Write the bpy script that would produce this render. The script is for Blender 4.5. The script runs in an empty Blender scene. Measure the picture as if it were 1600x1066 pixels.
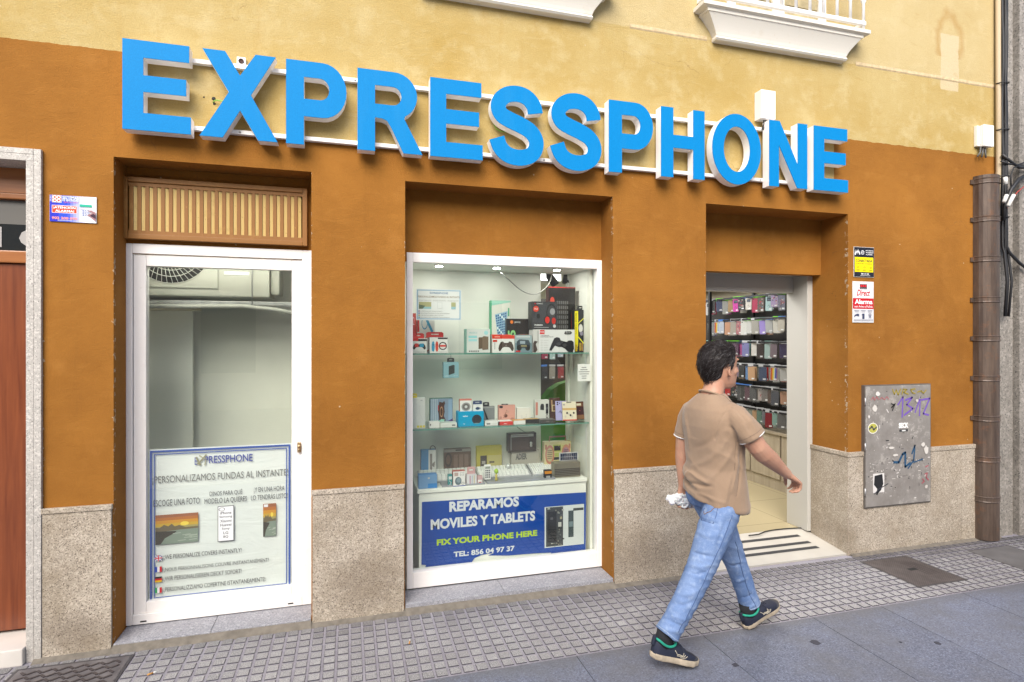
import bpy, bmesh, math, random
from mathutils import Vector, Matrix, noise as mnoise
random.seed(7)
SC = bpy.context.scene
COL = SC.collection
PI = math.pi
# ------------------------------------------------------------------ camera
F, CY, H, D = 890.0, 531.0, 1.70, 3.60          # focal length in photo pixels, horizon row, eye height, distance to the facade
TH = math.atan2(F, 3124.0)
C_, S_ = math.cos(TH), math.sin(TH)
cam = bpy.data.cameras.new('camera'); co = bpy.data.objects.new('camera', cam); COL.objects.link(co)
cam.sensor_width = 36; cam.lens = F/1600*36; cam.clip_end = 400; cam.clip_start = .05
cam.shift_y = -0.00125
co.location = (0, -D, H); co.rotation_euler = (PI/2, 0, -TH)
SC.camera = co
# ------------------------------------------------------------------ light
SUN_EL, SUN_AZ = 40, 206                        # degrees; azimuth from +Y clockwise: behind the camera, a little left
w = bpy.data.worlds.new('World'); SC.world = w; w.use_nodes = True
nt = w.node_tree; bg = nt.nodes['Background']
sky = nt.nodes.new('ShaderNodeTexSky'); sky.sky_type = 'NISHITA'; sky.sun_disc = False
sky.sun_elevation = math.radians(SUN_EL); sky.sun_rotation = math.radians(SUN_AZ)
sky.air_density = 1.0; sky.dust_density = 2.5; sky.ozone_density = 1.0
nt.links.new(sky.outputs[0], bg.inputs[0]); bg.inputs[1].default_value = 0.13
sl = bpy.data.lights.new('sun', 'SUN'); sl.energy = 2.5; sl.angle = math.radians(46); sl.color = (1, .95, .87)
so = bpy.data.objects.new('sun', sl); COL.objects.link(so)
e, a = math.radians(SUN_EL), math.radians(SUN_AZ)
sd = Vector((math.sin(a)*math.cos(e), math.cos(a)*math.cos(e), math.sin(e)))
so.rotation_euler = sd.to_track_quat('Z', 'Y').to_euler(); so.location = (0, -6, 12)
SC.view_settings.view_transform = 'Standard'; SC.view_settings.look = 'None'
SC.view_settings.gamma = 1; SC.view_settings.exposure = 0.90
SC.cycles.max_bounces = 10; SC.cycles.transparent_max_bounces = 16; SC.cycles.diffuse_bounces = 5
SC.cycles.use_denoising = True; SC.cycles.caustics_reflective = False; SC.cycles.caustics_refractive = False
SC.cycles.sample_clamp_indirect = 4.0

# ------------------------------------------------------------------ survey: photo point -> place
def ray(px):
    a = (px-800)/F
    return C_*a+S_, -S_*a+C_
def at(px, py, Y=0.0):
    xd, yd = ray(px); t = (Y+D)/yd
    return xd*t, H-(py-CY)/F*t
def AX(px, Y=0.0): return at(px, 531, Y)[0]
def AZ(px, py, Y=0.0): return at(px, py, Y)[1]
def gat(px, py, Z=0.0):
    t = F*(H-Z)/(py-CY); xd, yd = ray(px)
    return xd*t, yd*t-D
def xat(px, py, X):
    xd, yd = ray(px); t = X/xd
    return yd*t-D, H-(py-CY)/F*t
# ------------------------------------------------------------------ materials
MATS = {}
def nodes_of(m):
    m.use_nodes = True; n = m.node_tree
    return n, n.nodes, n.links, n.nodes['Principled BSDF']
def plain(name, col, rough=.5, metal=0, spec=.5, bump=0, bscale=200, var=0, vscale=6, coat=0):
    if name in MATS: return MATS[name]
    m = bpy.data.materials.new(name); n, N, L, b = nodes_of(m)
    b.inputs['Base Color'].default_value = (*col, 1); b.inputs['Roughness'].default_value = rough
    b.inputs['Metallic'].default_value = metal; b.inputs['Specular IOR Level'].default_value = spec
    b.inputs['Coat Weight'].default_value = coat
    tc = N.new('ShaderNodeTexCoord')
    if var:
        nz = N.new('ShaderNodeTexNoise'); nz.inputs['Scale'].default_value = vscale; nz.inputs['Detail'].default_value = 6
        L.new(tc.outputs['Object'], nz.inputs['Vector'])
        rp = N.new('ShaderNodeMapRange'); rp.inputs[1].default_value = .3; rp.inputs[2].default_value = .7
        rp.inputs[3].default_value = 1-var; rp.inputs[4].default_value = 1+var
        L.new(nz.outputs[0], rp.inputs[0])
        mx = N.new('ShaderNodeVectorMath'); mx.operation = 'SCALE'; mx.inputs[0].default_value = col
        L.new(rp.outputs[0], mx.inputs['Scale']); L.new(mx.outputs[0], b.inputs['Base Color'])
        r2 = N.new('ShaderNodeMapRange'); r2.inputs[3].default_value = max(0, rough-.12); r2.inputs[4].default_value = min(1, rough+.12)
        L.new(nz.outputs[0], r2.inputs[0]); L.new(r2.outputs[0], b.inputs['Roughness'])
    if bump:
        nb = N.new('ShaderNodeTexNoise'); nb.inputs['Scale'].default_value = bscale; nb.inputs['Detail'].default_value = 3
        L.new(tc.outputs['Object'], nb.inputs['Vector'])
        bp = N.new('ShaderNodeBump'); bp.inputs['Strength'].default_value = bump; bp.inputs['Distance'].default_value = .004
        L.new(nb.outputs[0], bp.inputs['Height']); L.new(bp.outputs[0], b.inputs['Normal'])
    MATS[name] = m
    return m
class G:
    """small node-graph helper"""
    def __init__(s, name):
        s.m = bpy.data.materials.new(name); s.n, s.N, s.L, s.b = nodes_of(s.m)
        s.tc = s.N.new('ShaderNodeTexCoord'); s.P = s.tc.outputs['Object']
        MATS[name] = s.m
    def set(s, sock, v):
        if isinstance(v, (int, float)): sock.default_value = v
        elif isinstance(v, tuple): sock.default_value = (*v, 1) if len(sock.default_value) == 4 and len(v) == 3 else v
        else: s.L.new(v, sock)
    def noise(s, scale, detail=4, vec=None, rough=.5, dist=0):
        n = s.N.new('ShaderNodeTexNoise'); n.inputs['Scale'].default_value = scale; n.inputs['Detail'].default_value = detail
        n.inputs['Roughness'].default_value = rough; n.inputs['Distortion'].default_value = dist
        s.L.new(vec or s.P, n.inputs['Vector']); return n.outputs[0]
    def voro(s, scale, out='Distance', vec=None, feature='F1'):
        n = s.N.new('ShaderNodeTexVoronoi'); n.inputs['Scale'].default_value = scale; n.feature = feature
        s.L.new(vec or s.P, n.inputs['Vector']); return n.outputs[out]
    def ramp(s, v, a, b, lo=0., hi=1.):
        n = s.N.new('ShaderNodeMapRange'); n.inputs[1].default_value = a; n.inputs[2].default_value = b
        n.inputs[3].default_value = lo; n.inputs[4].default_value = hi
        s.set(n.inputs[0], v); return n.outputs[0]
    def mix(s, f, a, b, mode='MIX'):
        n = s.N.new('ShaderNodeMix'); n.data_type = 'RGBA'; n.blend_type = mode
        s.set(n.inputs[0], f); s.set(n.inputs[6], a); s.set(n.inputs[7], b); return n.outputs[2]
    def math(s, op, a, b=0., c=None):
        n = s.N.new('ShaderNodeMath'); n.operation = op; s.set(n.inputs[0], a); s.set(n.inputs[1], b)
        if c is not None: s.set(n.inputs[2], c)
        return n.outputs[0]
    def sep(s):
        n = s.N.new('ShaderNodeSeparateXYZ'); s.L.new(s.P, n.inputs[0]); return n.outputs
    def scaled(s, v, off=(0, 0, 0)):
        n = s.N.new('ShaderNodeMapping'); n.inputs['Scale'].default_value = v; n.inputs['Location'].default_value = off
        s.L.new(s.P, n.inputs['Vector']); return n.outputs[0]
    def attr(s, name):
        n = s.N.new('ShaderNodeAttribute'); n.attribute_name = name; return n.outputs['Color']
    def out(s, col=None, rough=None, bump=None, strength=.3, dist=.004, spec=None, metal=None):
        if col is not None: s.set(s.b.inputs['Base Color'], col)
        if rough is not None: s.set(s.b.inputs['Roughness'], rough)
        if spec is not None: s.set(s.b.inputs['Specular IOR Level'], spec)
        if metal is not None: s.set(s.b.inputs['Metallic'], metal)
        if bump is not None:
            bp = s.N.new('ShaderNodeBump'); bp.inputs['Strength'].default_value = strength; bp.inputs['Distance'].default_value = dist
            s.L.new(bump, bp.inputs['Height']); s.L.new(bp.outputs[0], s.b.inputs['Normal'])
        return s.m
# ------------------------------------------------------------------ mesh builder
class MB:
    def __init__(s): s.v = []; s.f = []; s.m = []; s.sm = []; s.c = []
    def add(s, vs, fs, mi=0, smooth=False, col=None):
        o = len(s.v); s.v += [tuple(p) for p in vs]
        for f in fs:
            s.f.append([i+o for i in f]); s.m.append(mi); s.sm.append(smooth); s.c.append(col or (1, 1, 1))
        return s
    def box(s, x0, y0, z0, x1, y1, z1, mi=0, col=None, bev=0):
        if bev:
            bm = bmesh.new(); r = bmesh.ops.create_cube(bm, size=1)
            for v in bm.verts: v.co = Vector(((x0+x1)/2+v.co.x*(x1-x0), (y0+y1)/2+v.co.y*(y1-y0), (z0+z1)/2+v.co.z*(z1-z0)))
            bmesh.ops.bevel(bm, geom=list(bm.edges), offset=bev, segments=2, affect='EDGES', profile=.6)
            bm.verts.index_update()
            s.add([v.co for v in bm.verts], [[v.index for v in f.verts] for f in bm.faces], mi, False, col); bm.free(); return s
        vs = [(x, y, z) for z in (z0, z1) for y in (y0, y1) for x in (x0, x1)]
        return s.add(vs, [(0, 2, 3, 1), (4, 5, 7, 6), (0, 1, 5, 4), (2, 6, 7, 3), (0, 4, 6, 2), (1, 3, 7, 5)], mi, False, col)
    def quad(s, a, b, c, d, mi=0, col=None): return s.add([a, b, c, d], [(0, 1, 2, 3)], mi, False, col)
    def tube(s, pts, r, n=8, mi=0, cap=True, smooth=True, col=None):
        pts = [Vector(p) for p in pts]; k = len(pts); rs = r if isinstance(r, (list, tuple)) else [r]*k
        vs = []; fs = []; up = None
        for i, p in enumerate(pts):
            d = (pts[min(i+1, k-1)]-pts[max(i-1, 0)]).normalized()
            if up is None: up = d.orthogonal().normalized()
            up = (up-d*up.dot(d)); up = up.normalized() if up.length > 1e-6 else d.orthogonal().normalized()
            sd_ = d.cross(up)
            for j in range(n):
                a = 2*PI*j/n; vs.append(p+(up*math.cos(a)+sd_*math.sin(a))*rs[i])
        for i in range(k-1):
            for j in range(n):
                j2 = (j+1) % n; fs.append((i*n+j, i*n+j2, (i+1)*n+j2, (i+1)*n+j))
        if cap: fs.append(tuple(range(n-1, -1, -1))); fs.append(tuple((k-1)*n+j for j in range(n)))
        return s.add(vs, fs, mi, smooth, col)
    def lathe(s, prof, cx, cy, n=24, mi=0, col=None, axis='Z', z0=0):
        vs = []; fs = []; k = len(prof)
        for r, z in prof:
            for j in range(n):
                a = 2*PI*j/n; q = (r*math.cos(a), r*math.sin(a), z)
                if axis == 'Y': q = (q[0], -q[2], q[1])
                vs.append((cx+q[0], cy+q[1], z0+q[2]))
        for i in range(k-1):
            for j in range(n):
                j2 = (j+1) % n; fs.append((i*n+j, i*n+j2, (i+1)*n+j2, (i+1)*n+j))
        fs.append(tuple(range(n-1, -1, -1))); fs.append(tuple((k-1)*n+j for j in range(n)))
        return s.add(vs, fs, mi, True, col)
    def prism(s, poly, y0, y1, holes=(), mi=0, col=None):
        """2-D outline in X,Z pushed from y0 (front) to y1"""
        bm = bmesh.new(); es = []
        for lp in [poly]+list(holes):
            vv = [bm.verts.new((p[0], y0, p[1])) for p in lp]
            for i in range(len(vv)): es.append(bm.edges.new((vv[i], vv[(i+1) % len(vv)])))
        bmesh.ops.triangle_fill(bm, edges=es, use_beauty=True)
        bmesh.ops.dissolve_limit(bm, angle_limit=.01, verts=list(bm.verts), edges=list(bm.edges))
        if abs(y1-y0) > 1e-6:
            r = bmesh.ops.extrude_face_region(bm, geom=list(bm.faces), use_keep_orig=True)
            for v in r['geom']:
                if isinstance(v, bmesh.types.BMVert): v.co.y = y1
        bmesh.ops.recalc_face_normals(bm, faces=list(bm.faces))
        if abs(y1-y0) <= 1e-6:
            for f in bm.faces:
                if f.normal.y > 0: f.normal_flip()
        bm.verts.index_update()
        s.add([v.co.copy() for v in bm.verts], [[v.index for v in f.verts] for f in bm.faces], mi, False, col); bm.free(); return s
    def build(s, name, mats, parent=None, local=False, recalc=True, bevel=0):
        me = bpy.data.meshes.new(name)
        off = Vector((0, 0, 0))
        if parent is not None and not local:
            p = parent
            while p is not None: off += p.location; p = p.parent
        me.from_pydata([Vector(p)-off for p in s.v], [], s.f); me.update()
        if not isinstance(mats, (list, tuple)): mats = [mats]
        for m in mats: me.materials.append(m)
        for p, mi, sm in zip(me.polygons, s.m, s.sm): p.material_index = mi; p.use_smooth = sm
        if any(c != (1, 1, 1) for c in s.c):
            ca = me.color_attributes.new('Col', 'FLOAT_COLOR', 'CORNER'); k = 0
            for p, c in zip(me.polygons, s.c):
                for _ in p.vertices: ca.data[k].color = (*c, 1); k += 1
        if recalc:
            bm = bmesh.new(); bm.from_mesh(me); bmesh.ops.recalc_face_normals(bm, faces=list(bm.faces)); bm.to_mesh(me); bm.free()
        o = bpy.data.objects.new(name, me); COL.objects.link(o); o.parent = parent
        return o
def tag(o, label=None, cat=None, group=None, kind=None):
    if label: o['label'] = label
    if cat: o['category'] = cat
    if group: o['group'] = group
    if kind: o['kind'] = kind
    return o
def thing(name, label, cat, loc=(0, 0, 0), rotz=0, group=None):
    o = bpy.data.objects.new(name, None); COL.objects.link(o); o.empty_display_size = .1
    o.location = loc; o.rotation_euler = (0, 0, rotz)
    return tag(o, label, cat, group)
def holder(name, parent):
    o = bpy.data.objects.new(name, None); COL.objects.link(o); o.parent = parent; o.empty_display_size = .1
    return o
# ------------------------------------------------------------------ lettering
_TX = {}
def glyphs(s, bold=0.0, shear=0.0):
    k = (s, bold, shear)
    if k in _TX: return _TX[k]
    cu = bpy.data.curves.new('lettering_source', 'FONT'); cu.body = s; cu.offset = bold; cu.shear = shear; cu.resolution_u = 3
    ob = bpy.data.objects.new('lettering_source', cu); COL.objects.link(ob)
    dg = bpy.context.evaluated_depsgraph_get()
    me = bpy.data.meshes.new_from_object(ob.evaluated_get(dg))
    vs = [(v.co.x, v.co.y) for v in me.vertices]; fs = [list(p.vertices) for p in me.polygons]
    bpy.data.objects.remove(ob); bpy.data.curves.remove(cu); bpy.data.meshes.remove(me)
    x0 = min(v[0] for v in vs); x1 = max(v[0] for v in vs); y0 = min(v[1] for v in vs); y1 = max(v[1] for v in vs)
    vs = [((v[0]-x0)/(x1-x0), (v[1]-y0)/(y1-y0)) for v in vs]
    _TX[k] = (vs, fs); return _TX[k]
class Art:
    """flat printed shapes in a 0..1 x 0..1 frame laid on the plane o + u*x + v*y"""
    def __init__(s, o, u, v, lift=.0008):
        s.o, s.u, s.v = Vector(o), Vector(u), Vector(v); s.n = s.u.cross(s.v).normalized(); s.mb = MB(); s.k = 0; s.lift = lift
    def p(s, x, y): return s.o+s.u*x+s.v*y+s.n*(s.lift*(1+.35*s.k))
    def poly(s, pts, col): s.k += 1; s.mb.add([s.p(*q) for q in pts], [list(range(len(pts)))], 0, False, col); return s
    def rect(s, x0, y0, x1, y1, col): return s.poly([(x0, y0), (x1, y0), (x1, y1), (x0, y1)], col)
    def ell(s, cx, cy, rx, ry, col, n=20): return s.poly([(cx+rx*math.cos(2*PI*i/n), cy+ry*math.sin(2*PI*i/n)) for i in range(n)], col)
    def ring(s, cx, cy, rx, ry, t, col, n=24):
        s.k += 1; vs = []; fs = []
        for i in range(n):
            a = 2*PI*i/n; c, q = math.cos(a), math.sin(a)
            vs += [s.p(cx+rx*c, cy+ry*q), s.p(cx+rx*(1-t)*c, cy+ry*(1-t)*q)]
        for i in range(n): j = (i+1) % n; fs.append((2*i, 2*j, 2*j+1, 2*i+1))
        s.mb.add(vs, fs, 0, False, col); return s
    def line(s, pts, w, col, asp=1.0):
        """polyline; w in x units, asp = (length of u)/(length of v)"""
        s.k += 1
        for (xa, ya), (xb, yb) in zip(pts[:-1], pts[1:]):
            dx, dy = xb-xa, (yb-ya)/asp; l = math.hypot(dx, dy) or 1
            nx, ny = -dy/l*w/2, dx/l*w/2*asp; ex, ey = dx/l*w*.3, dy/l*w*.3*asp
            s.mb.add([s.p(xa-ex+nx, ya-ey+ny), s.p(xb+ex+nx, yb+ey+ny), s.p(xb+ex-nx, yb+ey-ny), s.p(xa-ex-nx, ya-ey-ny)], [(0, 1, 2, 3)], 0, False, col)
        return s
    def text(s, t, x0, y0, x1, y1, col, bold=0.0, shear=0.0, rot=False):
        s.k += 1; vs, fs = glyphs(t, bold, shear)
        f = (lambda a, b: (x0+(x1-x0)*a, y0+(y1-y0)*b)) if not rot else (lambda a, b: (x1-(x1-x0)*b, y0+(y1-y0)*a))
        s.mb.add([s.p(*f(a, b)) for a, b in vs], fs, 0, False, col); return s
    def build(s, name, parent, mat=None, local=True):
        return s.mb.build(name, mat or M_PRINT, parent, local=local, recalc=False)
g = G('printed_ink'); g.out(g.attr('Col'), .45, spec=.3); M_PRINT = g.m
g = G('printed_gloss'); g.out(g.attr('Col'), .22, spec=.5); M_PRINTG = g.m
# ------------------------------------------------------------------ surface materials
ZB = 3.284                                       # paint line of the facade
XS0, XS1, ZS = AX(203), AX(1303), 2.885          # bare strip left behind the sign
DW = .20                                        # depth of the window recesses
W1 = (AX(177.5), AX(486.5), .055, AZ(178, 245))  # x0 x1 z0 z1
W2 = (AX(633), AX(957.5), .05, AZ(633, 283))
DR = (AX(1103), AX(1325), 0.0, AZ(1103, 318))
def painted_wall():
    g = G('painted_stucco'); X, Y, Z = g.sep()
    edge = g.noise(14, 4); jit = g.ramp(edge, .2, .8, -.007, .007)
    zz = g.math('ADD', Z, jit)
    up = g.math('GREATER_THAN', zz, ZB)
    sgn = g.math('MULTIPLY', g.math('GREATER_THAN', zz, ZS), g.math('MULTIPLY', g.math('GREATER_THAN', X, XS0), g.math('LESS_THAN', X, XS1)))
    front = g.math('LESS_THAN', Y, .01)
    yel = g.math('MULTIPLY', g.math('MAXIMUM', up, sgn), front)
    big = g.noise(1.3, 7, rough=.62); mid = g.noise(5.5, 6, rough=.6)
    strk = g.noise(1.0, 5, g.scaled((7, 7, .9)), rough=.65)
    fine = g.noise(130, 3); grit = g.noise(420, 2)
    o1 = g.mix(g.ramp(big, .33, .68), (0.232, 0.092, 0.014), (0.348, 0.146, 0.024))
    o1 = g.mix(g.ramp(mid, .56, .78, 0, .5), o1, (0.414, 0.185, 0.040))
    o1 = g.mix(g.ramp(strk, .58, .8, 0, .45), o1, (0.200, 0.078, 0.011))
    y1 = g.mix(g.ramp(big, .32, .66), (0.425, 0.300, 0.095), (0.505, 0.398, 0.180))
    y1 = g.mix(g.ramp(mid, .5, .74, 0, .75), y1, (0.571, 0.476, 0.259))
    y1 = g.mix(g.ramp(strk, .56, .78, 0, .5), y1, (0.408, 0.258, 0.066))
    # the band above the string course is weathered paler
    y1 = g.mix(g.math('MULTIPLY', g.math('GREATER_THAN', zz, 3.885), .45), y1, (0.578, 0.483, 0.287))
    # filled-in recess by the right end: pale patch with an ochre rim
    cx, cz = at(1484, 98); hw = .10
    dx = g.math('ABSOLUTE', g.math('SUBTRACT', X, cx)); dz = g.math('SUBTRACT', Z, cz+.02)
    wob = g.ramp(g.noise(9, 4), .3, .7, -.035, .035)
    inr = g.math('MULTIPLY', g.math('LESS_THAN', g.math('ADD', dx, g.math('MULTIPLY', wob, .3)), hw), g.math('LESS_THAN', g.math('ABSOLUTE', g.math('ADD', dz, .02)), .235))
    arc = g.math('SQRT', g.math('ADD', g.math('POWER', g.math('MULTIPLY', dx, 1.6), 2), g.math('POWER', g.math('SUBTRACT', dz, .16), 2)))
    rim = g.math('MULTIPLY', g.ramp(g.math('ABSOLUTE', g.math('SUBTRACT', g.math('ADD', arc, wob), .215)), 0, .075, .5, 0), g.math('GREATER_THAN', dz, .02))
    y1 = g.mix(rim, y1, (0.374, 0.204, 0.049)); y1 = g.mix(g.math('MULTIPLY', inr, .8), y1, (0.598, 0.503, 0.329))
    col = g.mix(yel, o1, y1)
    # chips and scuffs
    chip = g.ramp(g.noise(38, 2), .77, .79); chip = g.math('MULTIPLY', chip, g.ramp(g.noise(3, 2), .5, .6))
    col = g.mix(g.math('MULTIPLY', chip, .7), col, (0.476, 0.374, 0.231))
    dots = g.voro(9, 'Distance'); dsel = g.noise(2.2, 2, g.scaled((1, 1, 1), (3, 1, 5)))
    col = g.mix(g.math('MULTIPLY', g.math('LESS_THAN', dots, .045), g.ramp(dsel, .5, .6, 0, .75)), col, (0.544, 0.449, 0.294))
    vm = g.N.new('ShaderNodeVectorMath'); vm.operation = 'ADD'; nn = g.N.new('ShaderNodeTexNoise'); nn.inputs['Scale'].default_value = 3.5; nn.inputs['Detail'].default_value = 5; g.L.new(g.P, nn.inputs['Vector']); vs_ = g.N.new('ShaderNodeVectorMath'); vs_.operation = 'SCALE'; vs_.inputs['Scale'].default_value = .45; g.L.new(nn.outputs['Color'], vs_.inputs[0]); g.L.new(g.scaled((1, 1, 1.6)), vm.inputs[0]); g.L.new(vs_.outputs[0], vm.inputs[1]); crk = g.voro(1.1, 'Distance', vm.outputs[0], 'DISTANCE_TO_EDGE')
    trw = g.noise(3.2, 5, g.scaled((1.6, 1.6, 4)), rough=.7, dist=1.2); col = g.mix(g.ramp(trw, .55, .72, 0, .28), col, g.mix(yel, (0.385, 0.174, 0.036), (0.585, 0.490, 0.280))); col = g.mix(g.ramp(trw, .42, .28, 0, .3), col, g.mix(yel, (0.222, 0.085, 0.011), (0.394, 0.252, 0.066)))
    ck = g.math('MULTIPLY', g.math('LESS_THAN', g.math('ADD', crk, g.math('MULTIPLY', g.noise(16, 4), .014)), .0085), g.ramp(g.noise(.9, 2, g.scaled((1, 1, 1), (7, 2, 1))), .54, .62, 0, .35))
    col = g.mix(ck, col, (.13, .07, .03))
    en = g.noise(28, 4, rough=.7); em = None
    for e in (W1[0], W1[1], W2[0], W2[1], DR[0], DR[1], AX(67.5)):
        q = g.math('LESS_THAN', g.math('ABSOLUTE', g.math('SUBTRACT', X, e)), g.ramp(en, .58, .75, 0, .022)); em = q if em is None else g.math('MAXIMUM', em, q)
    em = g.math('MULTIPLY', em, g.math('MULTIPLY', g.math('LESS_THAN', Z, W1[3]), g.math('LESS_THAN', Y, .03))); col = g.mix(g.math('MULTIPLY', em, .75), col, (.55, .46, .34))
    run = g.noise(1, 5, g.scaled((16, 16, .55)), rough=.75); below = g.math('MULTIPLY', g.math('LESS_THAN', Z, ZS), g.math('GREATER_THAN', Z, 1.1)); col = g.mix(g.math('MULTIPLY', g.ramp(run, .60, .78, 0, .38), below), col, (.17, .075, .018))
    col = g.mix(g.ramp(fine, .3, .7, .0, .2), col, (0.185, 0.089, 0.022), 'MIX')
    hgt = g.math('ADD', g.math('MULTIPLY', fine, .5), g.math('ADD', g.math('MULTIPLY', grit, .35), g.math('ADD', g.math('MULTIPLY', mid, 1.0), g.math('MULTIPLY', trw, .7))))
    g.out(col, .88, hgt, .6, .007, spec=.2); return g.m
M_WALL = painted_wall()
def granite(name, c0, c1, spk, scale=170, stain=None, amt=.3, rough=.6, dark=.42):
    g = G(name); a = g.noise(scale, 3, rough=.7); b_ = g.voro(scale*.75, 'Color'); big = g.noise(2.2, 5, rough=.65)
    col = g.mix(g.ramp(big, .3, .7), c0, c1)
    sb = g.N.new('ShaderNodeSeparateColor'); g.L.new(b_, sb.inputs[0])
    col = g.mix(g.ramp(sb.outputs[0], .55, .95, 0, .55), col, tuple(min(1, x*1.5) for x in c1))
    col = g.mix(g.ramp(a, dark+.015, dark-.07, 0, .92), col, spk)
    if stain is not None and name == 'plinth_granite':
        X, Y, Z = g.sep(); wob = g.ramp(g.noise(6, 5, rough=.7), .3, .7, -.14, .14)
        for px, py, rx, rz in ((575, 905, .22, .20), (1010, 868, .34, .16), (118, 985, .22, .10), (1300, 845, .2, .14)):
            sx, sz = at(px, py); q = g.math('SQRT', g.math('ADD', g.math('POWER', g.math('DIVIDE', g.math('SUBTRACT', X, sx), rx), 2), g.math('POWER', g.math('DIVIDE', g.math('SUBTRACT', Z, sz), rz), 2)))
            col = g.mix(g.ramp(g.math('ADD', q, g.math('MULTIPLY', wob, 3)), .45, 1.25, .42, 0), col, (.135, .10, .07))
    if stain: col = g.mix(g.ramp(g.noise(3.5, 6, rough=.7), .42, .68, 0, amt), col, stain)
    g.out(col, rough, a, .12, .002, spec=.35); return g.m
M_PLINTH = granite('plinth_granite', (.365, .315, .25), (.47, .41, .335), (.075, .055, .045), 150, (.205, .155, .095), .5, dark=.45)
M_SILL = granite('sill_granite', (.235, .235, .26), (.315, .315, .34), (.07, .07, .085), 150)
M_STONEW = granite('pale_granite', (.40, .375, .345), (.47, .445, .41), (.14, .13, .12), 150)
M_GREYST = granite('grey_granite', (.19, .175, .155), (.30, .275, .245), (.03, .03, .03), 75, (.15, .13, .11), .4)
M_MARBLE = plain('worn_marble', (.66, .62, .57), .35, var=.08, vscale=5)
M_CREAM = plain('cream_stone', (.44, .415, .37), .45, var=.07, vscale=4)
def paint(name, col, rough=.4, dirt=(.45, .38, .30), amt=.35):
    g = G(name); n1 = g.noise(7, 7, rough=.7); n2 = g.noise(60, 3)
    c = g.mix(g.ramp(n1, .55, .8, 0, amt), col, dirt); c = g.mix(g.ramp(n2, .66, .74, 0, amt*.8), c, dirt)
    g.out(c, rough, n2, .06, .002); return g.m
M_FRAME = paint('white_painted_frame', (.86, .83, .80), .38, amt=.2)
M_WHITE = paint('white_painted_metal', (.82, .81, .80), .35, amt=.12)
M_JAMB = paint('cream_painted_jamb', (.47, .46, .425), .5, amt=.12)
M_BALC = paint('white_limewash', (.70, .665, .595), .7, (.55, .45, .30), .4)
M_OCHRE = paint('ochre_painted_grille', (.24, .098, .012), .55, (.45, .24, .06), .5)
M_CREAMSLAT = paint('old_cream_paint', (.66, .48, .18), .6, (.26, .11, .02), .6)
M_WOOD = None
def wood(name, c0, c1, grain=(40, 40, 2.2), rough=.35):
    g = G(name); n = g.noise(1, 6, g.scaled(grain), rough=.6, dist=.4); n2 = g.noise(3, 3)
    c = g.mix(g.ramp(n, .3, .7), c0, c1); c = g.mix(g.ramp(n2, .4, .7, 0, .3), c, c0)
    g.out(c, rough, n, .08, .002); return g.m
M_WOOD = wood('varnished_door_wood', (.13, .032, .012), (.235, .066, .022), rough=.3)
M_TRIMW = wood('varnished_trim_wood', (.25, .085, .025), (.36, .14, .04), (2.2, 40, 40), .3)
M_OAK = wood('greyed_oak', (.30, .25, .18), (.42, .36, .27), (30, 22, 1.6), .5)
def glass(name, tint, f0=.045, rough=0.0):
    m = bpy.data.materials.new(name); m.use_nodes = True; n = m.node_tree; n.nodes.clear()
    o = n.nodes.new('ShaderNodeOutputMaterial'); t = n.nodes.new('ShaderNodeBsdfTransparent'); gl = n.nodes.new('ShaderNodeBsdfGlossy')
    lw = n.nodes.new('ShaderNodeLayerWeight'); lw.inputs[0].default_value = .5
    pw = n.nodes.new('ShaderNodeMath'); pw.operation = 'POWER'; pw.inputs[1].default_value = 5
    mu = n.nodes.new('ShaderNodeMath'); mu.operation = 'MULTIPLY_ADD'; mu.inputs[1].default_value = 1-f0*2; mu.inputs[2].default_value = f0*2
    mx = n.nodes.new('ShaderNodeMixShader')
    t.inputs[0].default_value = (*tint, 1); gl.inputs['Roughness'].default_value = rough
    n.links.new(lw.outputs['Facing'], pw.inputs[0]); n.links.new(pw.outputs[0], mu.inputs[0]); n.links.new(mu.outputs[0], mx.inputs[0])
    n.links.new(t.outputs[0], mx.inputs[1]); n.links.new(gl.outputs[0], mx.inputs[2]); n.links.new(mx.outputs[0], o.inputs[0])
    MATS[name] = m; return m
M_GLASS = glass('window_glass', (.91, .95, .91), .06)
M_SHELF = glass('shelf_glass', (.80, .90, .86))
M_SHELFE = plain('shelf_glass_edge', (.10, .27, .22), .2)
M_BAG = glass('clear_packaging', (.93, .94, .95), .05, .12)
M_BLACK = plain('black_metal', (.012, .012, .014), .4)
M_DARK = plain('dark_void', (.02, .02, .02), .8)
M_GREYM = plain('galvanised_metal', (.42, .42, .42), .4, .6, var=.1)
M_ALU = plain('brushed_aluminium', (.50, .50, .49), .38, .7, var=.12, vscale=30)
M_CASEW = plain('display_laminate', (.76, .765, .71), .5, var=.05, vscale=3)
M_ROOMW = plain('room_plaster', (.74, .74, .67), .7, var=.06, vscale=2)
M_PLASTIC = plain('white_plastic', (.74, .73, .69), .4)
def emit(name, col, s):
    m = bpy.data.materials.new(name); m.use_nodes = True; b = m.node_tree.nodes['Principled BSDF']
    b.inputs['Base Color'].default_value = (.8, .8, .8, 1); b.inputs['Emission Color'].default_value = (*col, 1); b.inputs['Emission Strength'].default_value = s
    return m
M_LAMP = emit('lit_downlight', (1, .97, .9), 130)
M_PANEL = emit('lit_ceiling_panel', (1, .98, .95), 13)
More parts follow.
